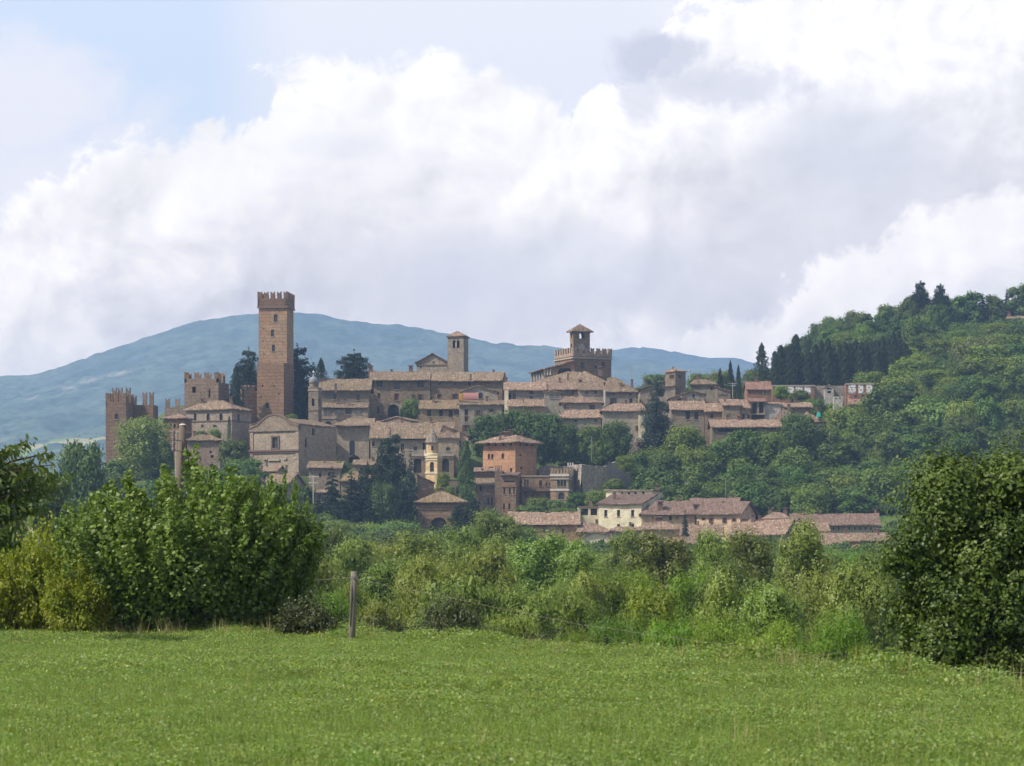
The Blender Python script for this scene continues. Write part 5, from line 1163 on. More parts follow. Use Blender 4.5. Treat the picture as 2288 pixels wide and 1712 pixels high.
def umbrella(pxx, pyy, Y, label):
    root = empty('parasol', (X_(pxx, Y), Y, Z_(pyy + 16, Y))); tag(root, label, 'parasol', 'white parasols under the firs')
    x = X_(pxx, Y); z = Z_(pyy, Y); mb = MB()
    c = [(x - 1.25, Y - 1.25), (x + 1.25, Y - 1.25), (x + 1.25, Y + 1.25), (x - 1.25, Y + 1.25)]
    for i in range(4):
        a, b = c[i], c[(i + 1) % 4]; mb.face([(a[0], a[1], z - .45), (b[0], b[1], z - .45), (x, Y, z + .15)]); mb.face([(a[0], a[1], z - .62), (b[0], b[1], z - .62), (b[0], b[1], z - .45), (a[0], a[1], z - .45)])
    mb.build('canopy', M['white'], root); mb = MB(); mb.tube([(x, Y, z - 3), (x, Y, z)], .04, 6); mb.build('pole', M['wood_grey'], root)
umbrella(864, 1183, 549, 'white square parasol under the firs'); umbrella(918, 1182, 549, 'white square parasol right beside the brick bastion')
# roof aerials and poles
def mast(pxx, pyb, pyt, Y, bars, label, mat='metal', r=.05, name='tv_aerial', cat='aerial'):
    mb = MB(); x = X_(pxx, Y); mb.tube([(x, Y, Z_(pyb, Y)), (x, Y, Z_(pyt, Y))], r, 6); root = empty(name, (x, Y, Z_(pyb, Y))); tag(root, label, cat)
    mb.build('mast', M[mat], root)
    for (yy_, w_) in bars: b = MB(); b.tube([(x - w_ / 2, Y, Z_(yy_, Y)), (x + w_ / 2, Y, Z_(yy_, Y))], r * .8, 5); b.build('crossbar', M[mat], root)
mast(1410, 858, 818, 636, [(820, 2.4), (824, 1.8), (828, 1.2)], 'tall thin rooftop aerial right of the palace')
mast(1436, 850, 832, 640, [(834, 1.6), (838, 1.2)], 'short rooftop aerial between the palace and the small turret')
mast(1637, 890, 855, 632, [(857, 2.2), (862, 1.6)], 'rooftop aerial in front of the group of cypresses', 'trim_white')
mast(1322, 1032, 974, 592, [(986, .6)], 'leaning pale timber pole above the retaining wall', 'wood_grey', .13, 'utility_pole', 'pole')
mast(700, 1160, 1062, 562, [(1066, 2.6), (1079, 2.2)], 'pale double-armed utility pole left of the firs', 'trim_white', .1, 'utility_pole', 'pole')
mast(1621, 1113, 1078, 545, [], 'thin pole on the ridge of the long pale house', 'metal', .05)
mb = MB(); mb.lathe((X_(1541, 640), 640), [(.02, Z_(832, 640)), (.35, Z_(830, 640)), (.42, Z_(828, 640)), (.02, Z_(827.5, 640))], 12); mb.tube([(X_(1541, 640), 640, Z_(850, 640)), (X_(1541, 640), 640, Z_(830, 640))], .04, 5)
o = mb.build('satellite_dish', M['white']); tag(o, 'white satellite dish on a thin mast beside the small turret', 'satellite dish')
# ------------------------------------------------------------------ vegetation
def leaf_quads(P, N, size, rng, aspect=0.62, fold=True):
    """one small leaf-shaped face per point"""
    n = len(P); r = rng.normal(size=(n, 3)); t = np.cross(N, r); t /= np.linalg.norm(t, axis=1, keepdims=True) + 1e-9
    b = np.cross(N, t); s = size * (0.65 + 0.7 * rng.random(n))[:, None]
    a = aspect
    V = np.stack([P - t * s * 0.5, P + b * s * a * 0.5 - t * s * 0.08, P + t * s * 0.5, P - b * s * a * 0.5 - t * s * 0.08], 1)
    return V.reshape(-1, 3), np.arange(n * 4).reshape(n, 4)
def unit(v): return v / (np.linalg.norm(v, axis=-1, keepdims=True) + 1e-9)
def lobes_crown(rng, lobes, n, leaf, up=0.35, gap=0.0, shell=0.35, jag=0.25, aspect=0.62, nb=0.95, core=0.10):
    """lobes: (x,y,z,rx,ry,rz). leaves thick near each lobe's surface, lumpy outline"""
    L_ = np.array(lobes, float); vol = (L_[:, 3] * L_[:, 4] + L_[:, 4] * L_[:, 5]); k = rng.choice(len(L_), n, p=vol / vol.sum())
    d = unit(rng.normal(size=(n, 3))); rad = 1 - shell * rng.random(n) ** 1.5
    ph = d * 3.1 + k[:, None] * 1.7
    bump = np.sin(ph[:, 0] * 2.3 + ph[:, 1]) * np.sin(ph[:, 1] * 2.9 + ph[:, 2]) + 0.6 * np.sin(ph[:, 2] * 5.1 + ph[:, 0] * 4) * np.sin(ph[:, 1] * 6.2)
    rad = rad * (1 + jag * bump) + rng.normal(size=n) * 0.035
    P = L_[k, :3] + d * L_[k, 3:6] * rad[:, None]
    N = unit(d * nb + rng.normal(size=(n, 3)) * 0.5 + np.array([0, 0, up]))
    if gap > 0:
        q = np.sin(P[:, 0] * 1.9 / leaf * .16 + 1.3) + np.sin(P[:, 1] * 2.1 / leaf * .16) + np.sin(P[:, 2] * 2.3 / leaf * .16 + 2)
        keep = q + rng.normal(size=n) * .4 < 2.6 - gap * 2.2; P, N = P[keep], N[keep]
    V, Fc = leaf_quads(P, N, leaf, rng, aspect)
    m = int(n * core)
    if m:
        k = rng.choice(len(L_), m, p=vol / vol.sum()); d = unit(rng.normal(size=(m, 3)))
        Q = L_[k, :3] + d * L_[k, 3:6] * (.15 + .55 * rng.random(m))[:, None]
        V2, _ = leaf_quads(Q, unit(rng.normal(size=(m, 3))), leaf * 2.6, rng, .8)
        V = np.concatenate([V, V2]); Fc = np.arange(len(V)).reshape(-1, 4)
    return V, Fc
PROTO = {}
def proto(key, crown, mat, trunk_mb, trunk_mat='bark', w0=1.0, h0=1.0):
    cv = crown[0]; h0 = float(np.percentile(cv[:, 2], 99.6)); w0 = float(np.percentile(np.hypot(cv[:, 0], cv[:, 1]), 97)) * 2
    me = np_mesh(key + '_crown', crown[0], crown[1], L[mat]); tm = None
    if trunk_mb is not None:
        tm = bpy.data.meshes.new(key + '_trunk'); tm.from_pydata(trunk_mb.v, [], trunk_mb.f); tm.materials.append(M[trunk_mat])
        tm.polygons.foreach_set('use_smooth', [True] * len(trunk_mb.f)); tm.update()
    PROTO[key] = (me, tm, w0, h0)
def branchy(rng, h, r, lobes, low=0.25, n=6):
    mb = MB(); top = h * 0.8
    mb.tube([(0, 0, -1.0), (0, 0, 0), (rng.normal() * .05 * h * .3, rng.normal() * .05 * h * .3, h * .35), (0, 0, top)], [r * 1.25, r * 1.1, r * .75, r * .2], 8)
    for l in lobes[:n]:
        z = min(max(l[2] - l[5] * .6, h * low), top * .8); mb.tube([(0, 0, z * .8), (l[0] * .55, l[1] * .55, (z + l[2]) / 2), (l[0], l[1], l[2])], [r * .45, r * .3, r * .08], 5)
    return mb
def round_tree(key, seed, mat, n, leaf, h=8.0, w=7.0, nl=14, base=0.12, trunk='bark', gap=0.12, lr=1.0, **kw):
    rng = np.random.default_rng(seed); lobes = []
    for i in range(nl):
        t = i / nl; a = i * 2.4 + rng.random(); zz = h * (base + .12 + (0.80 - base) * t)
        env = math.sin(math.pi * min(1, 0.18 + 0.80 * (1 - t) ** .8 * .9 + .0)) if False else (math.sin(math.pi * (0.15 + 0.72 * t)) ** .7)
        rr = w * .5 * env * (0.35 + 0.4 * rng.random()); rad = w * (0.17 + .09 * rng.random()) * lr
        lobes.append((math.cos(a) * rr, math.sin(a) * rr, min(zz, h - rad * .8), rad, rad, rad * (.75 + .3 * rng.random())))
    lobes.append((0, 0, h * .5, w * .3, w * .3, h * .33)); lobes.append((0, 0, h * .8, w * .18, w * .18, h * .19))
    proto(key, lobes_crown(rng, lobes, n, leaf, gap=gap, **kw), mat, branchy(rng, h, w * .028, lobes), trunk, w, h)
def spire_tree(key, seed, mat, n, leaf, h, w, power=0.8, base=0.02, jag=0.12):
    """cypress: narrow, dense, pointed"""
    rng = np.random.default_rng(seed); z = rng.random(n) ** 0.85; t = z
    prof = np.where(t < .12, t / .12, ((1 - t) / .88) ** power) * (1 + jag * np.sin(t * 47 + seed) * .5)
    a = rng.random(n) * 2 * math.pi; rr = w / 2 * prof * (1 - .3 * rng.random(n) ** 2) * (1 + jag * np.sin(a * 3 + t * 13) + jag * np.sin(a * 5 - t * 31))
    P = np.stack([np.cos(a) * rr, np.sin(a) * rr, h * (base + (1 - base) * z)], 1)
    N = unit(np.stack([np.cos(a), np.sin(a), np.full(n, .25)], 1) + rng.normal(size=(n, 3)) * .45)
    mb = MB(); mb.tube([(0, 0, -1), (0, 0, h * .3), (0, 0, h * .9)], [w * .06, w * .05, w * .01], 6)
    proto(key, leaf_quads(P, N, leaf, rng, .5), mat, mb, 'bark', w, h)
def tiered_tree(key, seed, mat, n, leaf, h, w, tiers=11, power=0.9, droop=0.12, low=0.12, flat=0.35, top_flat=False):
    """cedar / fir: flat sprays of branches in tiers"""
    rng = np.random.default_rng(seed); Pl = []; Nl = []; mb = MB()
    mb.tube([(0, 0, -1), (0, 0, h * .4), (0, 0, h * .97)], [w * .035, w * .028, w * .005], 7)
    br = []
    for i in range(tiers):
        t = i / (tiers - 1); z = h * (low + (.97 - low) * t)
        rad = w / 2 * ((1 - t) ** power if not top_flat else (1 - t ** 3) * (.75 + .3 * rng.random())) + .12 * w / 6
        nb = 7 if t < .7 else 5
        for j in range(nb):
            a = j * 2 * math.pi / nb + i * 1.1 + rng.random() * .5; br.append((a, z + rng.normal() * .02 * h, rad * (.65 + .45 * rng.random()), t))
    tot = sum(b[2] ** 1.3 for b in br)
    for a, z, r, t in br:
        m = int(n * r ** 1.3 / tot); s = rng.random(m) ** .75; wd = r * .30 * (1 - .4 * s)
        x = s * r; y = rng.normal(size=m) * wd * .6; zz = z - droop * x + rng.normal(size=m) * flat * .16 * r * .5 + (.22 * x if top_flat else 0) * (1 - s) 
        Pl.append(np.stack([x * math.cos(a) - y * math.sin(a), x * math.sin(a) + y * math.cos(a), zz], 1))
        Nl.append(unit(rng.normal(size=(m, 3)) * .5 + np.array([0, 0, .9])))
        mb.tube([(0, 0, z - .05 * r), (math.cos(a) * r * .8, math.sin(a) * r * .8, z - droop * r * .8)], [w * .010, w * .003], 4)
    proto(key, leaf_quads(np.concatenate(Pl), np.concatenate(Nl), leaf, rng, .5), mat, mb, 'bark', w, h)
def shoot_bush(key, seed, mat, shoots, leaf, w, h, per_m=70, trunk='bark', lean=0.5, fill=12000, dep=None):
    """many leafy rods rising and leaning outwards from the ground, with a dense leafy body"""
    rng = np.random.default_rng(seed); Pl = []; Nl = []; mb = MB(); dep = dep or w
    for i in range(shoots):
        a = rng.random() * 2 * math.pi; q = rng.random() ** .55; bx, by = math.cos(a) * q, math.sin(a) * q
        hh = h * (1 - .36 * q ** 3) * (.74 + .28 * rng.random() ** 1.5); s0 = rng.random() * .25
        ex, ey = bx * w * .5 * (.86 + .12 * rng.random()), by * dep * .5 * (.86 + .12 * rng.random())
        m = int(per_m * hh); t = s0 + (1 - s0) * rng.random(m) ** .9
        cx = ex * (.25 + .75 * t ** .8); cyy = ey * (.25 + .75 * t ** .8); cz = hh * t
        rad = .26 * (1 - t) ** .6 + .05
        d = unit(rng.normal(size=(m, 3))); P = np.stack([cx, cyy, cz], 1) + d * (rad * (.4 + .8 * rng.random(m)))[:, None]
        Pl.append(P); Nl.append(unit(d * .7 + rng.normal(size=(m, 3)) * .6 + np.array([0, 0, .35])))
        if i % 3 == 0: mb.tube([(ex * .15, ey * .15, -.2), (ex * .5, ey * .5, hh * .35), (ex * .95, ey * .95, hh * .93)], [.035, .022, .006], 5)
    lobes = []
    for i in range(26):
        a = rng.random() * 2 * math.pi; q = rng.random() ** .5 * .62; lobes.append((math.cos(a) * q * w * .5, math.sin(a) * q * dep * .5, h * (.14 + .52 * rng.random() * (1 - .3 * q)), w * .13, dep * .13, h * .13))
    V2, _ = lobes_crown(rng, lobes, fill, leaf, shell=.8, gap=.05)
    V1, _ = leaf_quads(np.concatenate(Pl), np.concatenate(Nl), leaf, rng, .68)
    V = np.concatenate([V1, V2]); proto(key, (V, np.arange(len(V)).reshape(-1, 4)), mat, mb, trunk, w, h)

round_tree('linden', 1, 'linden', 10000, .42, 9, 10, 22, nb=1.6, base=.0, jag=.3)
round_tree('wood_a', 2, 'wood', 5200, .45, 8, 8, 15, nb=1.7, base=.0, jag=.3)
round_tree('wood_b', 3, 'wood', 5200, .42, 8, 7, 12, nb=1.7, base=-.05, jag=.35)
round_tree('wood_c', 4, 'woodlite', 5200, .42, 7, 8, 16, nb=1.7, base=-.05, jag=.3)
round_tree('wood_d', 5, 'wood', 4600, .45, 9, 6.5, 13, nb=1.5, base=.0, jag=.3, gap=.25)
round_tree('chestnut', 6, 'chestnut', 8500, .42, 11, 11, 26, nb=1.7, base=-.02, jag=.28)
round_tree('poplar_a', 7, 'poplar', 30000, .17, 10, 6, 26, lr=.95, nb=1.7, base=.02, trunk='bark_pale', gap=.3, jag=.4, up=.1)
round_tree('poplar_b', 8, 'poplar', 28000, .17, 10, 5, 24, lr=.95, nb=1.7, base=.05, trunk='bark_pale', gap=.35, jag=.45, up=.1)
round_tree('willow_a', 9, 'willow', 30000, .17, 7, 7, 26, lr=.95, nb=1.7, base=-.1, gap=.15, jag=.35, aspect=.35)
round_tree('willow_b', 10, 'willow', 24000, .17, 7, 5.5, 20, lr=.95, nb=1.7, base=-.1, gap=.25, jag=.4, aspect=.35, trunk='bark_pale')
round_tree('acacia_a', 11, 'acacia', 32000, .135, 6, 7, 26, lr=.95, nb=1.7, base=-.15, gap=.1, jag=.4, aspect=.5)
round_tree('acacia_b', 12, 'acacia', 28000, .135, 6, 5.5, 22, lr=.95, nb=1.7, base=-.15, gap=.2, jag=.45, aspect=.5)
round_tree('thorn', 13, 'thorn', 20000, .085, 3.2, 4.5, 22, base=-.12, gap=.2, jag=.35)
round_tree('oak', 14, 'oak', 90000, .095, 6.2, 6.2, 52, lr=.66, nb=1.7, base=-.03, gap=.2, jag=.45, shell=.4)
round_tree('grey_round', 15, 'willow', 9000, .3, 9, 9, 16, base=-.1, gap=.05, jag=.15)
spire_tree('cypress', 21, 'cypress', 4200, .36, 12, 3.0, .38, jag=.2)
spire_tree('cypress_broad', 22, 'cypress', 6500, .38, 11, 6.5, .72, jag=.26)
spire_tree('tall_cypress', 23, 'linden', 9000, .3, 18, 5, .45, jag=.2)
tiered_tree('cedar', 24, 'cedar', 16000, .42, 12, 9, 11, .38, .04, .08, 1.4)
tiered_tree('flat_cedar', 25, 'cedar', 12000, .36, 8, 10, 7, .5, -.12, .15, .9, top_flat=True)
tiered_tree('blue_cedar', 26, 'bluecedar', 20000, .38, 16, 10, 15, .55, .12, .03, 1.3)
tiered_tree('fir', 27, 'cedar', 15000, .34, 13, 6.5, 18, .8, .28, .03, 1.0)
tiered_tree('blue_fir', 28, 'bluecedar', 13000, .32, 14, 5.5, 19, .75, .3, .03, 1.0)
tiered_tree('pine', 29, 'cedar', 18000, .36, 10, 8, 10, .4, -.05, .05, 1.5)
tiered_tree('crest_cedar', 35, 'cedar', 26000, .42, 13, 9, 13, .62, .10, .03, 2.6)
shoot_bush('hazel', 31, 'bush', 260, .095, 5.9, 3.9, 100, fill=34000, dep=4.6)
shoot_bush('hazel_slim', 36, 'bush', 20, .095, 1.1, 4.4, 85, fill=2500, dep=1.1)
shoot_bush('yellow_bush', 32, 'yellow', 60, .08, 3.4, 2.5, 75, fill=15000)
shoot_bush('low_bush', 33, 'thorn', 46, .07, 2.4, 1.3, 90, fill=7000)
USED = {}
def plant(key, pxx, ytop, ybot, wpx, Y, label, cat='tree', name=None, group=None, ground=False, rz=None, mat=None):
    me, tm, w0, h0 = PROTO[key]; x = X_(pxx, Y)
    zb = land1(x, Y) - .1 if ground else Z_(ybot, Y)
    H = Z_(ytop, Y) - zb; Wm = wpx / F * Y; i = USED.get(key, 0); USED[key] = i + 1
    root = empty(name or {'round': 'tree'}.get(key, 'tree'), (x, Y, zb)); tag(root, label, cat, group)
    c = bpy.data.objects.new('crown', me); C.objects.link(c); c.parent = root
    if tm:
        t = bpy.data.objects.new('trunk', tm); C.objects.link(t); t.parent = root
        t.scale = (Wm / w0, Wm / w0, H / h0)
    c.scale = (Wm / w0, Wm / w0, H / h0); root.rotation_euler[2] = rz if rz is not None else (i * 2.399 + pxx) % 6.28
    return root

ORD = 'first second third fourth fifth sixth seventh eighth ninth tenth eleventh twelfth thirteenth fourteenth fifteenth sixteenth seventeenth eighteenth nineteenth twentieth twenty-first twenty-second twenty-third twenty-fourth twenty-fifth twenty-sixth'.split()
# --- trees of the town
plant('cedar', 556, 786, 925, 84, 650, 'dark cedar half hidden behind the tall keep', name='cedar_tree')
plant('cedar', 664, 782, 955, 106, 652, 'big dark cedar whose branches spread beside the tall keep', name='cedar_tree')
plant('cedar', 640, 800, 950, 80, 656, 'dark cedar directly behind the foot of the tall keep', name='cedar_tree')
plant('cypress_broad', 527, 815, 925, 42, 636, 'dark broad cypress between the crenellated block and the keep', name='cypress_tree')
plant('cypress_broad', 717, 800, 870, 38, 660, 'small dark conifer behind the grey-domed bell tower', name='conifer_tree')
plant('flat_cedar', 791, 790, 862, 84, 668, 'spreading flat-topped cedar above the long stone house', name='cedar_tree')
plant('cypress_broad', 760, 828, 870, 30, 668, 'small dark evergreen beside the flat-topped cedar', name='conifer_tree')
plant('grey_round', 310, 933, 1062, 138, 586, 'round grey-green tree in front of the castle towers', name='round_tree')
plant('wood_a', 372, 985, 1065, 50, 584, 'dark green tree at the foot of the little pyramid-roofed turret')
plant('wood_b', 522, 982, 1065, 72, 586, 'bushy green tree between the castle houses and the church')
plant('tall_cypress', 512, 930, 1010, 14, 598, 'ivy-clad slim cypress against the hipped castle house', name='cypress_tree')
plant('wood_c', 480, 958, 985, 34, 600, 'small bright shrub under the hipped castle house', 'shrub', 'shrub')
plant('wood_c', 450, 962, 985, 26, 600, 'tiny bright shrub beside the hipped castle house wall', 'shrub', 'shrub')
plant('wood_b', 733, 970, 1015, 36, 626, 'dark green tree in the gap beside the grey hall')
plant('wood_c', 728, 1000, 1022, 30, 620, 'light green shrub below the glazed gallery', 'shrub', 'shrub')
plant('wood_c', 920, 890, 935, 40, 644, 'bright green tree growing out of the long stone house front')
plant('wood_b', 905, 905, 940, 26, 643, 'small dark tree next to the arched porch')
plant('wood_c', 652, 925, 945, 30, 632, 'light green shrub on the church roof edge', 'shrub', 'shrub')
plant('wood_c', 760, 1030, 1055, 44, 597, 'bright creeper by the red balcony under the grey hall', 'shrub', 'shrub')
for i, (x, yt, yb, w, Y, k, lab) in enumerate([(1090, 925, 1022, 92, 604, 'linden', 'dark lime tree nearest to the corner house'), (1150, 915, 1030, 110, 606, 'linden', 'large lime tree rising over the orange house roof'),
        (1215, 920, 1036, 112, 606, 'linden', 'large lime tree in front of the pink lean-to roof'), (1268, 945, 1036, 70, 604, 'linden', 'smaller lime tree below the hipped row house'),
        (1318, 950, 1036, 60, 603, 'wood_b', 'garden tree by the leaning timber pole'), (1378, 940, 1032, 76, 602, 'linden', 'pointed dark green garden tree in front of the patched wall house'),
        (1345, 985, 1036, 60, 600, 'wood_a', 'low garden tree above the tall pale retaining wall')]):
    plant(k, x, yt, yb, w, Y, lab, name='lime_tree' if k == 'linden' else 'tree')
plant('blue_cedar', 1468, 856, 1020, 92, 606, 'tall drooping blue-grey cedar among the houses', name='cedar_tree')
plant('tall_cypress', 1040, 985, 1195, 56, 570, 'very tall ivy-green cypress beside the orange house', name='cypress_tree')
plant('blue_fir', 918, 1010, 1150, 42, 572, 'slim blue-grey fir in front of the arcade', name='fir_tree')
plant('pine', 872, 975, 1160, 100, 575, 'tall rounded pine in front of the long terrace house', name='pine_tree')
plant('pine', 762, 1120, 1215, 80, 553, 'low dark pine in front of the two firs', name='pine_tree')
plant('fir', 826, 1110, 1215, 60, 551, 'small dark fir below the spreading pine', name='fir_tree')
plant('fir', 712, 1110, 1215, 60, 553, 'dark fir hiding the lower wall of the small grey villa', name='fir_tree')
plant('fir', 742, 1050, 1210, 76, 560, 'dark fir beside the small grey villa', name='fir_tree')
plant('fir', 785, 1060, 1210, 84, 558, 'dark fir under the mossy roof', name='fir_tree')
plant('pine', 822, 1045, 1210, 92, 560, 'dark spreading pine between two firs', name='pine_tree')
plant('linden', 862, 1078, 1200, 74, 556, 'mid-green tree above the first parasol')
plant('pine', 900, 1095, 1200, 70, 552, 'layered pine touching the brick bastion', name='pine_tree')
plant('pine', 1026, 1128, 1200, 56, 546, 'spreading pine covering the great arch', name='pine_tree')
plant('wood_c', 1005, 1085, 1115, 26, 566, 'bright green bush on the bastion terrace', 'shrub', 'shrub')
plant('wood_c', 990, 1055, 1105, 34, 572, 'rounded bright ivy clump at the chapel foot', 'shrub', 'shrub')
plant('pine', 1060, 1120, 1200, 50, 552, 'dark pine with a pale trunk beside the bastion', name='pine_tree')
plant('wood_b', 690, 1170, 1235, 60, 540, 'dark tree at the bottom of the fir grove')
plant('wood_a', 960, 1190, 1240, 90, 530, 'green tree at the foot of the brick bastion')
plant('wood_b', 880, 1190, 1240, 90, 530, 'green tree under the two parasols')
plant('wood_a', 800, 1190, 1240, 100, 530, 'green tree under the fir grove')
plant('wood_a', 600, 1105, 1150, 60, 562, 'green tree under the house with the balcony')
plant('wood_b', 680, 1085, 1150, 50, 566, 'bushy tree beside the balcony house')
for i, (x, yt, yb, w, lab) in enumerate([(1200, 1112, 1150, 60, 'garden tree left of the villa terrace'), (1245, 1118, 1155, 70, 'garden tree below the crenellated villa tower'), (1290, 1100, 1150, 50, 'garden tree by the shaded retaining wall'),
        (1330, 1095, 1140, 60, 'bush hiding the foot of the tall pale retaining wall'), (1375, 1070, 1110, 56, 'bright bush on the rubble terrace'), (1440, 1045, 1100, 60, 'round bright bush over the brown rubble wall'),
        (1400, 1018, 1050, 50, 'low bush on top of the upper retaining wall'), (1480, 1085, 1120, 60, 'pale olive-like bush behind the cream attic'), (1185, 1130, 1165, 70, 'tree on the lower garden terrace by the pinkish house'), (1260, 1135, 1165, 80, 'tree above the faded tile roof')]):
    plant(('wood_c', 'wood_a', 'wood_b')[i % 3], x, yt, yb, w, 566 - (i > 7) * 20 + (i in (4, 5, 6)) * 14, lab)
# cypresses
for i, (x, yt, yb, w, Y, k, lab) in enumerate([(1609, 822, 905, 24, 650, 'cypress_broad', 'ragged cypress, first of the trio above the village'), (1632, 805, 905, 24, 650, 'cypress_broad', 'tallest cypress of the trio above the village'), (1650, 815, 905, 22, 650, 'cypress_broad', 'slim cypress at the cemetery side of the trio'),
        (1702, 766, 862, 44, 690, 'cypress_broad', 'big broad cypress standing alone above the red house')]):
    plant(k, x, yt, yb, w, Y, lab, name='cypress_tree')
tops = [(1731, 785), (1744, 772), (1756, 776), (1768, 770), (1778, 748), (1792, 790), (1806, 785), (1822, 770), (1836, 760), (1850, 757), (1862, 772), (1876, 775), (1888, 765), (1900, 768), (1912, 760), (1924, 765), (1936, 768), (1948, 762), (1960, 760), (1972, 752), (1984, 758), (1996, 742), (2008, 740), (2020, 765), (2031, 780)]
for i, (x, yt) in enumerate(tops):
    plant('cypress', x, yt, 868 - max(0, x - 1960) * .7, 24 + (i * 7) % 11, 700 + (i % 3) * 4, f'{ORD[i]} dark cypress of the long row, counted from the lone broad cypress', name='cypress_tree', group='row of cypresses behind the cemetery')
# the hill crest
for x, yt, yb, w, Y, k, lab in [(2057, 634, 735, 84, 830, 'crest_cedar', 'tallest cedar on the crest, first of the pair'), (2101, 640, 735, 70, 830, 'crest_cedar', 'second tall cedar of the pair on the crest')]:
    plant(k, x, yt, yb, w, Y, lab, name='cedar_tree')
for x, yt, w, lab in [(2138, 662, 62, 'open-crowned tree on the crest next to the cedar pair'), (2168, 652, 66, 'airy rounded tree on the crest'), (2196, 660, 54, 'darker tree on the crest before the pointed conifer'), (2224, 660, 54, 'tree on the crest by the farm building'),
                      (2250, 650, 40, 'pointed bluish conifer above the farm building'), (2286, 638, 84, 'rounded tree at the very edge of the crest'), (2125, 690, 50, 'low tree under the cedar pair'), (2090, 695, 60, 'low bushy tree under the second cedar')]:
    plant('fir' if 'conifer' in lab else 'wood_d', x, yt, 735, w, 838 if x < 2230 else 862, lab)
rr = random.Random(5)
# wooded slopes: individual trees standing on the hillside
def free_of_houses(x, Y):
    for (cx, cyy, ex, ey, w, d, zb) in CARVE:
        dx, dy = x - cx, Y - cyy; u = dx * ex + dy * ey; v = -dx * ey + dy * ex
        if -3.5 < u < w + 3.5 and -6 < v < d + 3: return False
    return True
def wood(n, x0, x1, Y0, Y1, hm, wm, lab, keys, cond=None, seed=0, group=None, mind=4.5):
    r = random.Random(seed); put = []; tries = 0; done = []
    while len(put) < n and tries < n * 60:
        tries += 1; pxx = r.uniform(x0, x1); Y = Y0 + (Y1 - Y0) * r.random(); x = X_(pxx, Y)
        if cond and not cond(pxx, Y): continue
        if not free_of_houses(x, Y): continue
        if any((x - a) ** 2 + (Y - b) ** 2 < mind ** 2 for a, b in put): continue
        put.append((x, Y)); h_ = r.uniform(*hm); w_ = r.uniform(*wm); zb = land1(x, Y) - .3
        key = r.choice(keys); col = {'wood_a': 'mid-green', 'wood_b': 'dark bushy', 'wood_c': 'light green', 'wood_d': 'tall airy', 'chestnut': 'olive flowering', 'linden': 'dense dark'}[key]
        o = plant(key, pxx, HZ - (zb + h_ - EYE) * F / Y, HZ - (zb - EYE) * F / Y, w_ * F / Y, Y, 'tree', group=f'trees {lab}')
        done.append((Y, pxx, col, o))
    done.sort(key=lambda q: q[0]); nb = 3 if n > 24 else (2 if n > 13 else 1); per = -(-len(done) // nb)
    for b_ in range(nb):
        row = sorted(done[b_ * per:(b_ + 1) * per], key=lambda q: q[1]); bn = {3: ('lowest', 'middle', 'highest'), 2: ('lower', 'upper'), 1: ('only',)}[nb][b_]
        for i, q in enumerate(row): q[3]['label'] = f'{q[2]} tree, {ORD[i]} from the left, {bn} row {lab}'
KW = ['wood_a', 'wood_b', 'wood_a', 'wood_b', 'wood_c', 'wood_d']
wood(46, 1440, 1960, 548, 600, (6, 9), (7, 10), 'of the wood above the lower town', KW, seed=1)
wood(30, 1470, 1900, 596, 640, (6, 9), (7, 10), 'of the wood below the barns', ['wood_a', 'wood_c', 'wood_c', 'wood_b', 'linden'], cond=lambda p, y: y < 606 or p > 1760, seed=2)
wood(34, 1900, 2330, 560, 660, (6, 10), (8, 11), 'of the slope behind the oak', KW, seed=3, mind=6)
wood(36, 1940, 2330, 660, 790, (4, 7), (9, 13), 'of the slope under the crest', ['wood_c', 'wood_c', 'wood_c', 'wood_a'], seed=4, mind=6)
wood(26, 1740, 2080, 730, 800, (7, 11), (7, 10), 'of the grove behind the cypresses', ['wood_d', 'wood_a', 'wood_c', 'wood_d'], seed=5, mind=5)
wood(22, 1740, 2110, 800, 850, (8, 12), (7, 9), 'of the grove skyline', ['wood_d', 'wood_a'], seed=6, mind=5)
wood(12, 1640, 1900, 640, 672, (2.5, 5), (5, 8), 'of the cemetery gardens', ['wood_c', 'wood_a'], seed=7)
wood(14, 1440, 1700, 700, 780, (5, 8), (6, 9), 'behind the village roofs', KW, seed=8)
wood(14, -60, 236, 470, 560, (8, 14), (8, 12), 'below the castle towers', ['wood_b', 'wood_a', 'linden'], seed=9)
wood(12, 236, 560, 540, 574, (5, 8), (7, 10), 'under the castle wall', ['wood_b', 'wood_a'], seed=10)
wood(16, 670, 1160, 500, 540, (4, 6), (7, 10), 'under the brick bastion', ['wood_b', 'wood_a', 'wood_c'], cond=lambda p, y: p < 905 or y < 512, seed=11)
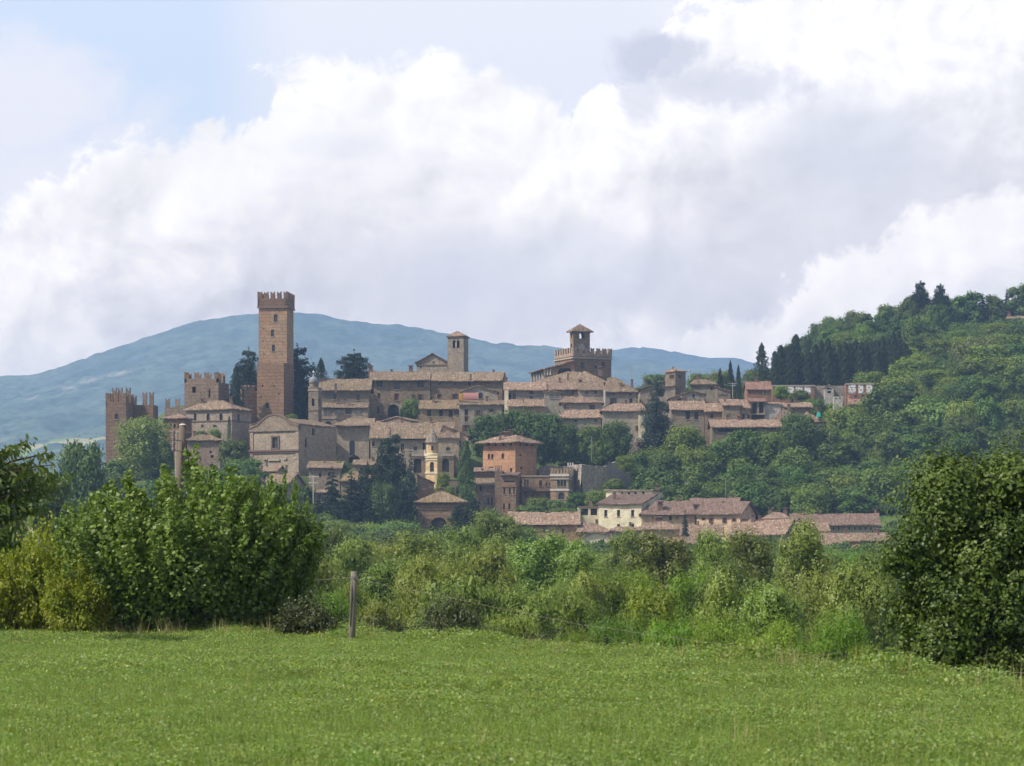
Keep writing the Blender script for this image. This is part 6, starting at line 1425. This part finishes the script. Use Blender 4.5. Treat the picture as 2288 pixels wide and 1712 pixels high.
for x, yt, yb, w, Y, k, lab in [(1530, 950, 1040, 96, 598, 'wood_c', 'smooth light green tree in front of the two-windowed stone house'), (1604, 985, 1060, 90, 594, 'wood_b', 'dark bushy tree under the end of the long pink-spotted roof'),
        (1662, 962, 1050, 100, 592, 'wood_a', 'green tree overlapping the long pink-spotted roof'), (1722, 966, 1050, 84, 591, 'wood_c', 'light green tree under the middle of the long pink-spotted roof'), (1782, 922, 1030, 96, 596, 'linden', 'dark crowned tree in front of the barn wing'),
        (1838, 950, 1040, 84, 600, 'wood_a', 'mid-green tree below the green tarpaulin'), (1886, 905, 1000, 100, 622, 'wood_c', 'yellow-green tree in front of the cemetery lodge'), (1816, 890, 940, 60, 636, 'wood_a', 'tree between the ridge house and the cemetery chapel'),
        (1930, 925, 1020, 100, 618, 'wood_c', 'light tree below the cemetery lodge'), (1975, 870, 990, 120, 640, 'wood_a', 'large tree beside the red cemetery building'), (2010, 840, 940, 130, 668, 'wood_c', 'large smooth light green tree on the slope by the cypress row'),
        (1478, 1010, 1090, 90, 590, 'wood_a', 'green tree at the foot of the blue cedar'), (1420, 1010, 1080, 70, 594, 'wood_b', 'dark tree beside the upper retaining wall'), (1560, 1000, 1080, 90, 588, 'wood_c', 'pale feathery tree on the bank below the two-windowed house'),
        (2075, 900, 1040, 150, 630, 'wood_c', 'very large smooth green tree in the hollow of the hill'), (1880, 990, 1080, 120, 590, 'wood_b', 'dark tree in the middle of the wooded hill'), (1780, 1000, 1090, 110, 584, 'wood_a', 'rounded tree in the middle of the wooded hill'),
        (1745, 862, 890, 40, 662, 'wood_c', 'yellowish bush before the cemetery wall panels'), (1790, 872, 905, 56, 656, 'wood_a', 'bush hiding the foot of the cemetery wall')]:
    plant(k, x, yt, yb, w, Y, lab)
for x, yt, yb, w, Y, lab in [(2190, 755, 860, 120, 700, 'great olive-flowering chestnut on the hillside'), (2240, 800, 900, 90, 690, 'second olive-flowering chestnut lower on the hillside'), (2165, 850, 940, 100, 672, 'broad olive tree on the hollow slope'), (2270, 860, 960, 70, 665, 'olive-brown tree at the edge of the hollow slope')]:
    plant('chestnut', x, yt, yb, w, Y, lab, name='chestnut_tree')
# small conifer in the lower town, golden spray by the oak
plant('fir', 1563, 1188, 1262, 30, 480, 'small dark fir among the pink roofs', name='fir_tree')
plant('blue_fir', 1531, 1140, 1200, 20, 515, 'small thin spruce in front of the dormer house', name='fir_tree')
# --- valley trees between the field and the town
VAL = [('poplar_a', 1110, 1140, 58, 300, 'bright poplar, the tallest beside the bastion'), ('poplar_a', 1205, 1190, 150, 170, 'glossy poplar under the pinkish house'), ('poplar_b', 1290, 1215, 110, 165, 'glossy poplar under the cream end wall'),
 ('poplar_a', 1130, 1200, 120, 200, 'rounded poplar below the pinkish house corner'), ('poplar_b', 1398, 1190, 44, 240, 'slim poplar in front of the grey house front'), ('poplar_a', 1480, 1188, 140, 190, 'spreading poplar under the dormer house roofs'),
 ('poplar_b', 1600, 1195, 90, 185, 'poplar beside the small dark fir'), ('poplar_b', 1680, 1195, 120, 180, 'poplar below the slanting roof'), ('poplar_b', 1795, 1172, 130, 150, 'loose willowy poplar taller than its neighbours'),
 ('poplar_a', 1740, 1235, 110, 200, 'poplar behind the loose willowy one'), ('acacia_a', 1900, 1225, 130, 260, 'feathery golden-green tree beside the dark oak'), ('acacia_b', 1950, 1230, 90, 230, 'yellowish tree touching the dark oak'),
 ('willow_a', 730, 1190, 110, 230, 'grey-green willow beside the big hazel bush'), ('willow_b', 790, 1215, 110, 190, 'pale willow above the fence post'), ('willow_a', 860, 1225, 130, 200, 'broad willow under the fir grove'),
 ('willow_b', 700, 1255, 90, 150, 'brownish willow at the edge of the hazel bush'), ('poplar_a', 935, 1205, 130, 210, 'leafy tree at the foot of the bastion'), ('willow_a', 1010, 1190, 150, 230, 'tall willow under the bastion pine'),
 ('poplar_a', 880, 1265, 140, 140, 'dense green tree behind the fence wire'), ('willow_a', 960, 1255, 160, 130, 'grey-green bushy willow in mid-valley'), ('willow_b', 1080, 1240, 140, 150, 'willow left of the two glossy poplars'),
 ('willow_a', 1030, 1300, 200, 100, 'wide olive willow behind the dark thorn'), ('acacia_a', 1350, 1265, 160, 140, 'vivid green acacia in the middle of the valley'), ('acacia_b', 1450, 1300, 150, 110, 'bright acacia by the sagging wire'),
 ('acacia_a', 1420, 1262, 150, 150, 'round bright acacia under the slim poplar'), ('acacia_b', 1540, 1270, 110, 130, 'upright bright acacia below the small fir'), ('willow_b', 1640, 1250, 130, 120, 'grey willow under the slanting roof'),
 ('poplar_b', 1620, 1290, 120, 105, 'dark loose tree by the lower wire'), ('willow_b', 1720, 1300, 130, 95, 'pale loose willow beside the willowy poplar'), ('willow_a', 1860, 1270, 150, 120, 'soft olive willow beside the dark oak'),
 ('willow_b', 1930, 1255, 110, 110, 'tall soft willow against the dark oak'), ('acacia_a', 1880, 1360, 170, 72, 'low bright acacia at the oak foot'), ('acacia_b', 1740, 1385, 160, 70, 'low vivid bush near the crossing wires'),
 ('acacia_a', 1600, 1370, 190, 78, 'wide vivid acacia above the crossing wires'), ('acacia_b', 1500, 1385, 150, 74, 'vivid acacia in front of the valley'), ('acacia_a', 1380, 1370, 180, 84, 'rounded vivid acacia beyond the field'),
 ('willow_a', 1260, 1300, 150, 110, 'olive willow left of the vivid acacias'), ('willow_b', 1180, 1310, 130, 100, 'silvery willow in mid-valley'), ('poplar_b', 1310, 1290, 110, 120, 'slender poplar beside the vivid acacias'),
 ('acacia_b', 790, 1320, 120, 120, 'smooth bright green tree behind the fence post'), ('acacia_a', 730, 1330, 100, 110, 'bright tree between hazel bush and fence post'), ('willow_a', 850, 1340, 130, 84, 'dark olive bush right behind the fence wire'),
 ('willow_a', 1150, 1370, 150, 78, 'olive bush beside the dark thorn'), ('thorn', 1005, 1325, 200, 66, 'dark brown-green thorn tree at the field edge'), ('thorn', 1090, 1395, 110, 58, 'smaller dark thorn bush next to the thorn tree'),
 ('thorn', 910, 1395, 120, 60, 'grey-green low thorn bush by the fence'), ('thorn', 840, 1400, 90, 56, 'low leafy thorn beside the fence post'), ('thorn', 1230, 1405, 130, 56, 'low dark bush on the field edge'),
 ('acacia_b', 1300, 1415, 120, 56, 'low bright bush on the field edge'), ('acacia_a', 1420, 1425, 130, 54, 'spreading low acacia at the field edge'), ('willow_b', 1040, 1235, 100, 180, 'upright willow behind the wide olive one'),
 ('acacia_b', 1560, 1420, 140, 52, 'low green bush under the sagging wire'), ('acacia_a', 1690, 1425, 140, 50, 'low green bush under the crossing wires'), ('acacia_b', 1820, 1430, 140, 48, 'bright low bush near the dark oak'), ('acacia_b', 1930, 1440, 110, 46, 'bright low bush touching the oak'),
 ('poplar_a', 1560, 1235, 120, 215, 'dense poplar behind the bright acacias'), ('willow_a', 1790, 1250, 120, 230, 'pale willow under the wide orange roof'), ('willow_a', 1230, 1235, 120, 200, 'willow in the shade of the glossy poplars'), ('acacia_a', 640, 1220, 130, 280, 'light tree at the foot of the fir grove'), ('willow_a', 590, 1160, 120, 400, 'distant green tree under the balcony house'),
 ('poplar_b', 1850, 1238, 100, 250, 'tree under the wide orange roof'), ('poplar_b', 1340, 1245, 90, 260, 'tree under the cream end wall')]
for key, x, yt, w, Y, lab in VAL:
    z = land1(X_(x, Y), Y)
    if Y > 90: yt += (-16 if x < 1100 else 4); w = max(w * 1.1, (.40 if key == 'poplar_b' else .60) * (HZ - (z - EYE) * F / Y - yt)); yt -= 10 if key == 'poplar_b' else 0
    plant(key, x, yt, 0, w, Y, lab, 'bush' if 'bush' in lab or 'thorn' in key else 'tree', {'poplar_a': 'poplar_tree', 'poplar_b': 'poplar_tree', 'willow_a': 'willow_tree', 'willow_b': 'willow_tree', 'acacia_a': 'acacia_tree', 'acacia_b': 'acacia_tree', 'thorn': 'thorn_bush'}[key], ground=True)
# --- near vegetation
plant('hazel', 428, 1075, 1440, 490, 57, 'large dark-green leafy hazel bush hiding the castle foot', 'bush', 'hazel_bush', rz=0.4)
plant('hazel_slim', 446, 1012, 1440, 95, 58.5, 'tallest leafy shoots of hazel beside the utility pole', 'bush', 'hazel_bush', rz=2.0)
plant('hazel', 600, 1090, 1440, 200, 57.5, 'leafy hazel shoots on the post side of the large bush', 'bush', 'hazel_bush', rz=3.0)
plant('hazel', 250, 1120, 1420, 250, 59, 'leafy side shoots of green bush behind the yellowish bushes', 'bush', 'hazel_bush', rz=1.0)
plant('yellow_bush', 50, 1160, 1430, 230, 57, 'yellow-green bush with reddish tips at the edge of the field', 'bush', 'yellow_bush')
plant('yellow_bush', 172, 1250, 1430, 170, 56, 'smaller yellow-green bush against the large hazel bush', 'bush', 'yellow_bush')
plant('low_bush', 690, 1335, 1450, 150, 54, 'low dark bush between hazel bush and fence post', 'bush', 'low_bush')
plant('oak', 2225, 1008, 1560, 480, 46, 'big dark-green oak closing the field edge', 'tree', 'oak_tree')
plant('wood_a', 178, 985, 1190, 110, 480, 'tall dark tree with ragged top beyond the near branches')
plant('wood_b', 110, 1060, 1210, 110, 300, 'dark tree behind the near walnut branches')
plant('wood_b', 20, 1030, 1210, 110, 340, 'dark tree behind the walnut twigs at the picture edge')
def walnut():
    rng = np.random.default_rng(77); Y = 50.0; root = empty('walnut_tree', (X_(-120, Y), Y, -.2)); tag(root, 'walnut branches with long glossy leaves reaching in above the yellow bush', 'tree')
    mb = MB(); P = []; T = []
    tk = (X_(-120, Y), Y, 0)
    mb.tube([(tk[0], Y, -.5), (tk[0] + .1, Y, 1.6), (tk[0] + .2, Y, 3.8)], [.16, .13, .06], 8)
    ends = [(60, 985, 0), (108, 1010, 0.3), (128, 1062, .2), (112, 1095, 0), (60, 1040, .4), (30, 1000, -.3), (90, 1050, -.4), (50, 1100, .3), (20, 1130, -.2), (80, 1130, .3), (60, 1170, -.3), (10, 1060, 0), (-20, 1020, .2), (100, 1080, .5), (40, 1150, .1), (-10, 1100, .2), (120, 1040, -.2), (0, 1170, .3), (30, 1200, .1)]
    for (ex, ey, dy) in ends:
        e = np.array([X_(ex, Y), Y + dy, Z_(ey, Y)]); s = np.array([tk[0] + .1, Y, min(e[2] - .5, 3.0)]); m = s * .4 + e * .6 + np.array([0, 0, .12])
        mb.tube([tuple(s), tuple(m), tuple(e)], [.045, .025, .008], 5)
        for t in np.linspace(.35, 1.0, 15):
            c = s * (1 - t) ** 2 + 2 * m * t * (1 - t) + e * t * t
            for k in range(9):
                P.append(c + rng.normal(size=3) * np.array([.085, .09, .07]) - np.array([0, 0, .02])); T.append(rng.normal(size=3) * np.array([.5, .5, .25]) + np.array([.25, 0, -.75]))
    P = np.array(P); T = unit(np.array(T)); N = unit(np.cross(T, rng.normal(size=P.shape))); B = np.cross(N, T); s = (.17 * (.6 + .7 * rng.random(len(P))))[:, None]
    V = np.stack([P, P + T * s * .5 + B * s * .19, P + T * s, P + T * s * .5 - B * s * .19], 1).reshape(-1, 3)
    V -= np.array(root.location)
    me = np_mesh('crown', V, np.arange(len(V)).reshape(-1, 4), L['branch']); c = bpy.data.objects.new('crown', me); C.objects.link(c); c.parent = root
    mb.build('trunk', M['bark'], root, True)
walnut()

# --- utility pole by the hazel bush
def poles():
    Y = 60.0; root = empty('utility_pole', (X_(392, Y), Y, -.4)); tag(root, 'round concrete utility pole with insulators rising from the hazel bush', 'utility pole')
    mb = MB(); mb.tube([(X_(386, Y), Y, -.5), (X_(400, Y), Y, Z_(1110, Y)), (X_(408, Y), Y, Z_(951, Y))], [.125, .10, .082], 14); mb.build('shaft', M['wood_pole'], root, True)
    mb = MB(); mb.lathe((X_(408, Y), Y), [(.09, Z_(951, Y)), (.09, Z_(949.5, Y)), (.03, Z_(947, Y))], 12); mb.build('cap', M['trim_white'], root)
    mb = MB(); mb.tube([(X_(408, Y), Y - .1, Z_(985, Y)), (X_(390, Y), Y - .25, Z_(985, Y))], .014, 6); mb.tube([(X_(405, Y), Y - .1, Z_(1008, Y)), (X_(390, Y), Y - .25, Z_(1008, Y))], .014, 6); br = mb.build('bracket', M['metal'], root)
    for yy in (967, 979, 992, 1003):
        mb = MB(); x = X_(391, Y); z = Z_(yy, Y); mb.lathe((x, Y - .25), [(.02, z - .06), (.05, z - .05), (.035, z - .02), (.055, z - .01), (.035, z + .02), (.045, z + .03), (.015, z + .06)], 10); mb.build('insulator', M['insul'], root)
    r2 = empty('stay_post', (X_(388, Y), Y + .4, -.4)); tag(r2, 'thin dark timber post standing close beside the concrete utility pole', 'post')
    mb = MB(); mb.tube([(X_(390, Y), Y + .4, -.5), (X_(390, Y), Y + .4, Z_(965, Y))], [.055, .045], 8); mb.build('shaft', M['wood_grey'], r2, True)
poles()
def fence():
    Y = 51.5; x = X_(789, Y); zb = Z_(1445, Y); root = empty('fence_post', (x, Y, zb)); tag(root, 'weathered wooden fence post with twisted wire at its top', 'fence post')
    mb = MB(); mb.tube([(x - .03, Y, zb - .3), (x - .02, Y, zb + .4), (x + .012, Y, Z_(1330, Y)), (x + .018, Y, Z_(1277, Y))], [.075, .066, .064, .066], 12)
    # split and knots of the old timber
    mb.tube([(x - .045, Y - .045, Z_(1400, Y)), (x - .035, Y - .055, Z_(1330, Y)), (x - .025, Y - .05, Z_(1290, Y))], [.02, .028, .01], 5)
    mb.build('shaft', M['wood_grey'], root, True)
    mb = MB(); z = Z_(1293, Y)
    for k in range(3):
        pts = [(x + .018 + .072 * math.cos(t), Y + .072 * math.sin(t), z + k * .02 + .012 * math.sin(t * 2)) for t in np.linspace(0, 6.28, 13)]; mb.tube(pts, .006, 4)
    mb.build('wire_wrap', M['metal'], root)
    for nm, lab, pts in (('fence_wire', 'upper fence wire running from the post down past the thorn bushes', [(789, 1292, 51.5), (900, 1316, 50.5), (1000, 1334, 49.5), (1100, 1356, 48.5), (1200, 1376, 47.5), (1300, 1396, 46.5), (1420, 1413, 45.5), (1560, 1433, 44), (1700, 1450, 42.5), (1800, 1462, 41.5), (1830, 1466, 41.2)]),
                    ('fence_wire', 'short fence wire on the hazel side of the wooden post', [(700, 1297, 52.4), (745, 1294, 52), (789, 1291, 51.5)]),
                    ('fence_wire', 'lower fence wire crossing the bushes before the dark oak', [(1480, 1492, 44), (1600, 1482, 42.8), (1720, 1474, 41.8), (1810, 1467, 41.3), (1880, 1458, 40.5)]),
                    ('fence_wire', 'fence wire sagging in front of the oak foot', [(1880, 1480, 39), (2060, 1488, 37.5), (2180, 1498, 36.5), (2330, 1506, 35.5)])):
        P = []
        for (a, b) in zip(pts[:-1], pts[1:]):
            for t in (0, .33, .66): P.append(tuple(a[i] * (1 - t) + b[i] * t for i in range(3)))
        P.append(pts[-1]); r = random.Random(len(P))
        mb = MB(); mb.tube([(X_(p[0], p[2]), p[2], Z_(p[1] + r.uniform(-.7, .7), p[2])) for p in P], .0038, 4)
        o = mb.build(nm, M['wire']); tag(o, lab, 'wire')
fence()
for i, (x, yt, w, Y, k, lab) in enumerate([(745, 1390, 70, 53.5, 'low_bush', 'small weedy bush at the foot of the wooden post'), (850, 1375, 110, 54, 'low_bush', 'leafy grey-green bush beyond the wooden post'), (960, 1400, 120, 52.5, 'low_bush', 'low weedy bush under the dark thorn tree'),
        (1180, 1420, 120, 50, 'low_bush', 'low weedy bush beside the smaller thorn'), (1360, 1432, 120, 48, 'low_bush', 'low weedy bush below the vivid acacias'), (1480, 1445, 110, 46.5, 'low_bush', 'low weedy bush near the start of the lower wire'),
        (1640, 1455, 120, 45, 'acacia_b', 'bright sprawling bush under the lower wire'), (1760, 1462, 110, 43.5, 'acacia_a', 'bright sprawling bush where the two wires meet'), (1880, 1465, 110, 41.5, 'low_bush', 'shady bush beside the oak foot'), (1270, 1420, 90, 49, 'acacia_b', 'small bright bush between two weedy ones'),
        (1060, 1405, 90, 51.5, 'acacia_a', 'small green bush under the smaller thorn')]):
    plant(k, x, yt, 0, w, Y, lab, 'bush', 'low_bush', ground=True)

# --- alfalfa field: one mass of plants scattered over the ground
def clump_mesh(name, seed, n, leaf, h, r, mat, blades=False):
    rng = np.random.default_rng(seed)
    if blades:
        a = rng.random(n) * 6.283; q = rng.random(n) ** .5 * r; P = np.stack([np.cos(a) * q, np.sin(a) * q, np.zeros(n)], 1)
        T = unit(np.stack([rng.normal(size=n) * .22, rng.normal(size=n) * .22, np.ones(n)], 1)); B = unit(np.cross(T, rng.normal(size=(n, 3)))); H = (h * (.5 + .6 * rng.random(n)))[:, None]; w = leaf
        V = np.stack([P - B * w * .5, P + B * w * .5, P + T * H * .6 + B * w * .45, P + T * H + B * w * .05, ], 1)
        return np_mesh(name, V.reshape(-1, 3), np.arange(n * 4).reshape(n, 4), mat)
    a = rng.random(n) * 6.283; q = rng.random(n) ** .5 * r; z = h * (.15 + .85 * rng.random(n) ** .7) * (1 - .35 * (q / r) ** 2)
    P = np.stack([np.cos(a) * q, np.sin(a) * q, z], 1); N = unit(rng.normal(size=(n, 3)) * .7 + np.array([0, -.15, .8]))
    V, Fc = leaf_quads(P, N, leaf, rng, .6); return np_mesh(name, V, Fc, mat)
def scatter(name, label, cat, pts, rot, scl, protos):
    me = bpy.data.meshes.new(name); me.from_pydata([tuple(p) for p in pts], [], [])
    at = me.attributes.new('rot', 'FLOAT', 'POINT'); at.data.foreach_set('value', np.asarray(rot, dtype=np.float32))
    at = me.attributes.new('scl', 'FLOAT', 'POINT'); at.data.foreach_set('value', np.asarray(scl, dtype=np.float32))
    at = me.attributes.new('pick', 'INT', 'POINT'); at.data.foreach_set('value', (np.arange(len(pts)) * 7919 % len(protos)).astype(np.int32))
    o = bpy.data.objects.new(name, me); C.objects.link(o); tag(o, label, cat, None, 'stuff')
    col = bpy.data.collections.new(name + '_plants')
    for m_ in protos: po = bpy.data.objects.new(m_.name, m_); col.objects.link(po)
    ng = bpy.data.node_groups.new(name, 'GeometryNodeTree'); ng.interface.new_socket('Geometry', in_out='INPUT', socket_type='NodeSocketGeometry'); ng.interface.new_socket('Geometry', in_out='OUTPUT', socket_type='NodeSocketGeometry')
    N_ = ng.nodes; gi = N_.new('NodeGroupInput'); go = N_.new('NodeGroupOutput'); ip = N_.new('GeometryNodeInstanceOnPoints'); ci = N_.new('GeometryNodeCollectionInfo')
    ci.inputs['Collection'].default_value = col; ci.inputs['Separate Children'].default_value = True; ci.inputs['Reset Children'].default_value = True
    def attr(nm, ty): n = N_.new('GeometryNodeInputNamedAttribute'); n.data_type = ty; n.inputs['Name'].default_value = nm; return n.outputs['Attribute']
    cx = N_.new('ShaderNodeCombineXYZ'); ng.links.new(attr('rot', 'FLOAT'), cx.inputs[2])
    ng.links.new(gi.outputs[0], ip.inputs['Points']); ng.links.new(ci.outputs[0], ip.inputs['Instance']); ip.inputs['Pick Instance'].default_value = True
    ng.links.new(attr('pick', 'INT'), ip.inputs['Instance Index']); ng.links.new(cx.outputs[0], ip.inputs['Rotation']); ng.links.new(attr('scl', 'FLOAT'), ip.inputs['Scale'])
    ng.links.new(ip.outputs[0], go.inputs[0]); md = o.modifiers.new('scatter', 'NODES'); md.node_group = ng
    return o
def field():
    rng = np.random.default_rng(3); pr = [clump_mesh('alfalfa_%d' % i, 40 + i, 120, .026, .27, .22, L['grass']) for i in range(5)]
    pts = []; sc = []
    Y = 17 + (64 - 17) * rng.random(200000) ** .62; pxx = rng.uniform(-250, 2550, 200000); e = np.interp(pxx, EDGE_PX, EDGE_Y) + rng.normal(size=200000) * .5 + 1.0
    x = (pxx - 1144) / F * Y; dens = (.60 + .40 * hnoise(x, Y, 1.6, 4)); keep = (Y < e) & (rng.random(200000) < dens)
    x, Y = x[keep][:34000], Y[keep][:34000]; z = land(x, Y) - .02
    s = .62 + .5 * hnoise(x, Y, 1.1, 7) + .25 * rng.random(len(x)) + .0 * Y; s *= np.interp(Y, [20, 55], [.9, 1.1]); de = np.interp(1144 + F * x / Y, EDGE_PX, EDGE_Y) - Y; s *= 1 + .9 * np.clip(1 - np.abs(de) / 2.0, 0, 1) * hnoise(x, Y, .7, 12) ** 1.5; s *= .85 + .5 * hnoise(x, Y, 4.5, 15)
    scatter('alfalfa_field', 'bright green alfalfa covering the whole foreground field', 'crop', np.stack([x, Y, z], 1), rng.random(len(x)) * 6.28, s, pr)
    bl = [clump_mesh('grass_blades_%d' % i, 60 + i, 18, .009, .36, .2, L['grass'], True) for i in range(3)]
    k = 3000; pxx = rng.uniform(-200, 2500, k); Y = np.interp(pxx, EDGE_PX, EDGE_Y) + rng.uniform(-1.5, 2.5, k); x = (pxx - 1144) / F * Y
    x2p = rng.uniform(-200, 2500, 11000); Y2 = rng.uniform(18, 52, 11000); Y2 = np.minimum(Y2, np.interp(x2p, EDGE_PX, EDGE_Y)); x2 = (x2p - 1144) / F * Y2
    xx = np.concatenate([x, x2]); yy = np.concatenate([Y, Y2]); scatter('tall_grass', 'taller grass blades along the field edge', 'grass', np.stack([xx, yy, land(xx, yy)], 1), rng.random(len(xx)) * 6.28, np.concatenate([.35 + .9 * rng.random(k) ** 3, .4 + .65 * rng.random(11000) ** 1.5]), bl)
    st = [clump_mesh('dry_stalks_%d' % i, 70 + i, 7, .011, .62, .22, L['stalk'], True) for i in range(3)]
    cl = rng.normal(430, 190, 40); k = 520; pxx = np.concatenate([rng.choice(cl, 300) + rng.normal(size=300) * 14, rng.uniform(0, 2288, 220)]); Y = np.interp(pxx, EDGE_PX, EDGE_Y) + rng.uniform(-1.0, .8, k) - .6; x = (pxx - 1144) / F * Y
    sc_ = 0; xs = rng.uniform(-150, 2450, 70); Ys = rng.uniform(20, 45, 70); xx = np.concatenate([x, (xs - 1144) / F * Ys]); yy = np.concatenate([Y, Ys])
    scatter('dry_grass', 'straw-coloured dry stalks at the foot of the hazel bush', 'grass', np.stack([xx, yy, land(xx, yy)], 1), rng.random(len(xx)) * 6.28, np.concatenate([.3 + .95 * rng.random(k) ** 2, .35 + .5 * rng.random(70)]), st)
field()
def scrub():
    rng = np.random.default_rng(8); pr = []
    for i in range(4):
        lob = [(rng.normal() * .9, rng.normal() * .9, .7 + rng.random() * .6, 1.0, 1.0, .8) for _ in range(6)]
        V, Fc = lobes_crown(rng, lob, 420, .38, jag=.3); pr.append(np_mesh('scrub_%d' % i, V, Fc, L['scrub']))
    pts = []; n = 0
    pxx = rng.uniform(-150, 2450, 30000); Y = rng.uniform(425, 860, 30000); x = (pxx - 1144) / F * Y
    ok = ((pxx > 1360) | (Y < 575)) & ~((pxx > 915) & (pxx < 1120) & (Y > 515) & (Y < 560)) & (rng.random(30000) < np.where(pxx > 1360, .3, .3)); x, Y = x[ok], Y[ok]
    ok = np.array([free_of_houses(a, b) for a, b in zip(x, Y)]); x, Y = x[ok], Y[ok]; z = land(x, Y) - .3
    scatter('undergrowth', 'dense low undergrowth covering the banks and the wooded hill', 'undergrowth', np.stack([x, Y, z], 1), rng.random(len(x)) * 6.28, .6 + rng.random(len(x)) * .9, pr)
    pxx = rng.uniform(560, 2150, 5500); Y = 80 + 310 * rng.random(5500) ** 1.3; x = (pxx - 1144) / F * Y; pr = []
    for i in range(4):
        lob = [(rng.normal() * .5, rng.normal() * .5, .3 + rng.random() * .5, .5, .5, .45) for _ in range(7)]
        V, Fc = lobes_crown(rng, lob, 1800, .075, jag=.3); pr.append(np_mesh('valley_scrub_%d' % i, V, Fc, L['acacia' if i % 2 else 'willow']))
    scatter('valley_scrub', 'tangled low bushes filling the valley floor between the trees', 'undergrowth', np.stack([x, Y, land(x, Y) - .1], 1), rng.random(5500) * 6.28, (.6 + rng.random(5500) * .5), pr)
scrub()
build_land()
mountain('mountain', RIDGE, 5200, 1290, 0, -12, 62, 3, mountain_mat('mountain_forest', True))
mountain('far_mountain', RIDGE2, 6300, 5300, 0, 100, 34, 8, mountain_mat('far_mountain_forest', False))
# far valley farmhouses
for i, (x, y, Y, lab) in enumerate([(30, 892, 2450, 'tiny far farmhouse high on the mountain shoulder'), (72, 970, 1900, 'tiny far farmhouse below the pale field'), (100, 978, 1880, 'tiny white far farmhouse beside another in the valley')]):
    pass
mb = MB(); mb.box(-1250, 1250, -60, 4200, -14, 390)
hz = mb.build('haze', []) if False else None
def haze():
    m = bpy.data.materials.new('haze'); m.use_nodes = True; t = NT(m.node_tree); t.n.clear()
    o = t.new('ShaderNodeOutputMaterial'); v = t.new('ShaderNodeVolumePrincipled'); t.l.new(v.outputs[0], o.inputs['Volume'])
    v.inputs['Color'].default_value = HAZE_COL; v.inputs['Density'].default_value = HAZE_D; v.inputs['Anisotropy'].default_value = 0.0
    mb = MB(); mb.box(-2700, 2700, -60, 7300, HAZE_Z0, 570); ob = mb.build('haze', m); tag(ob, kind='stuff')
HAZE_COL = rgb(0.40, 0.62, 1.0); HAZE_D = 1.75e-4; HAZE_Z0 = -30
haze()

for o_ in list(S.objects):
    if o_.get('category') and not o_.get('kind'): o_['kind'] = 'thing'
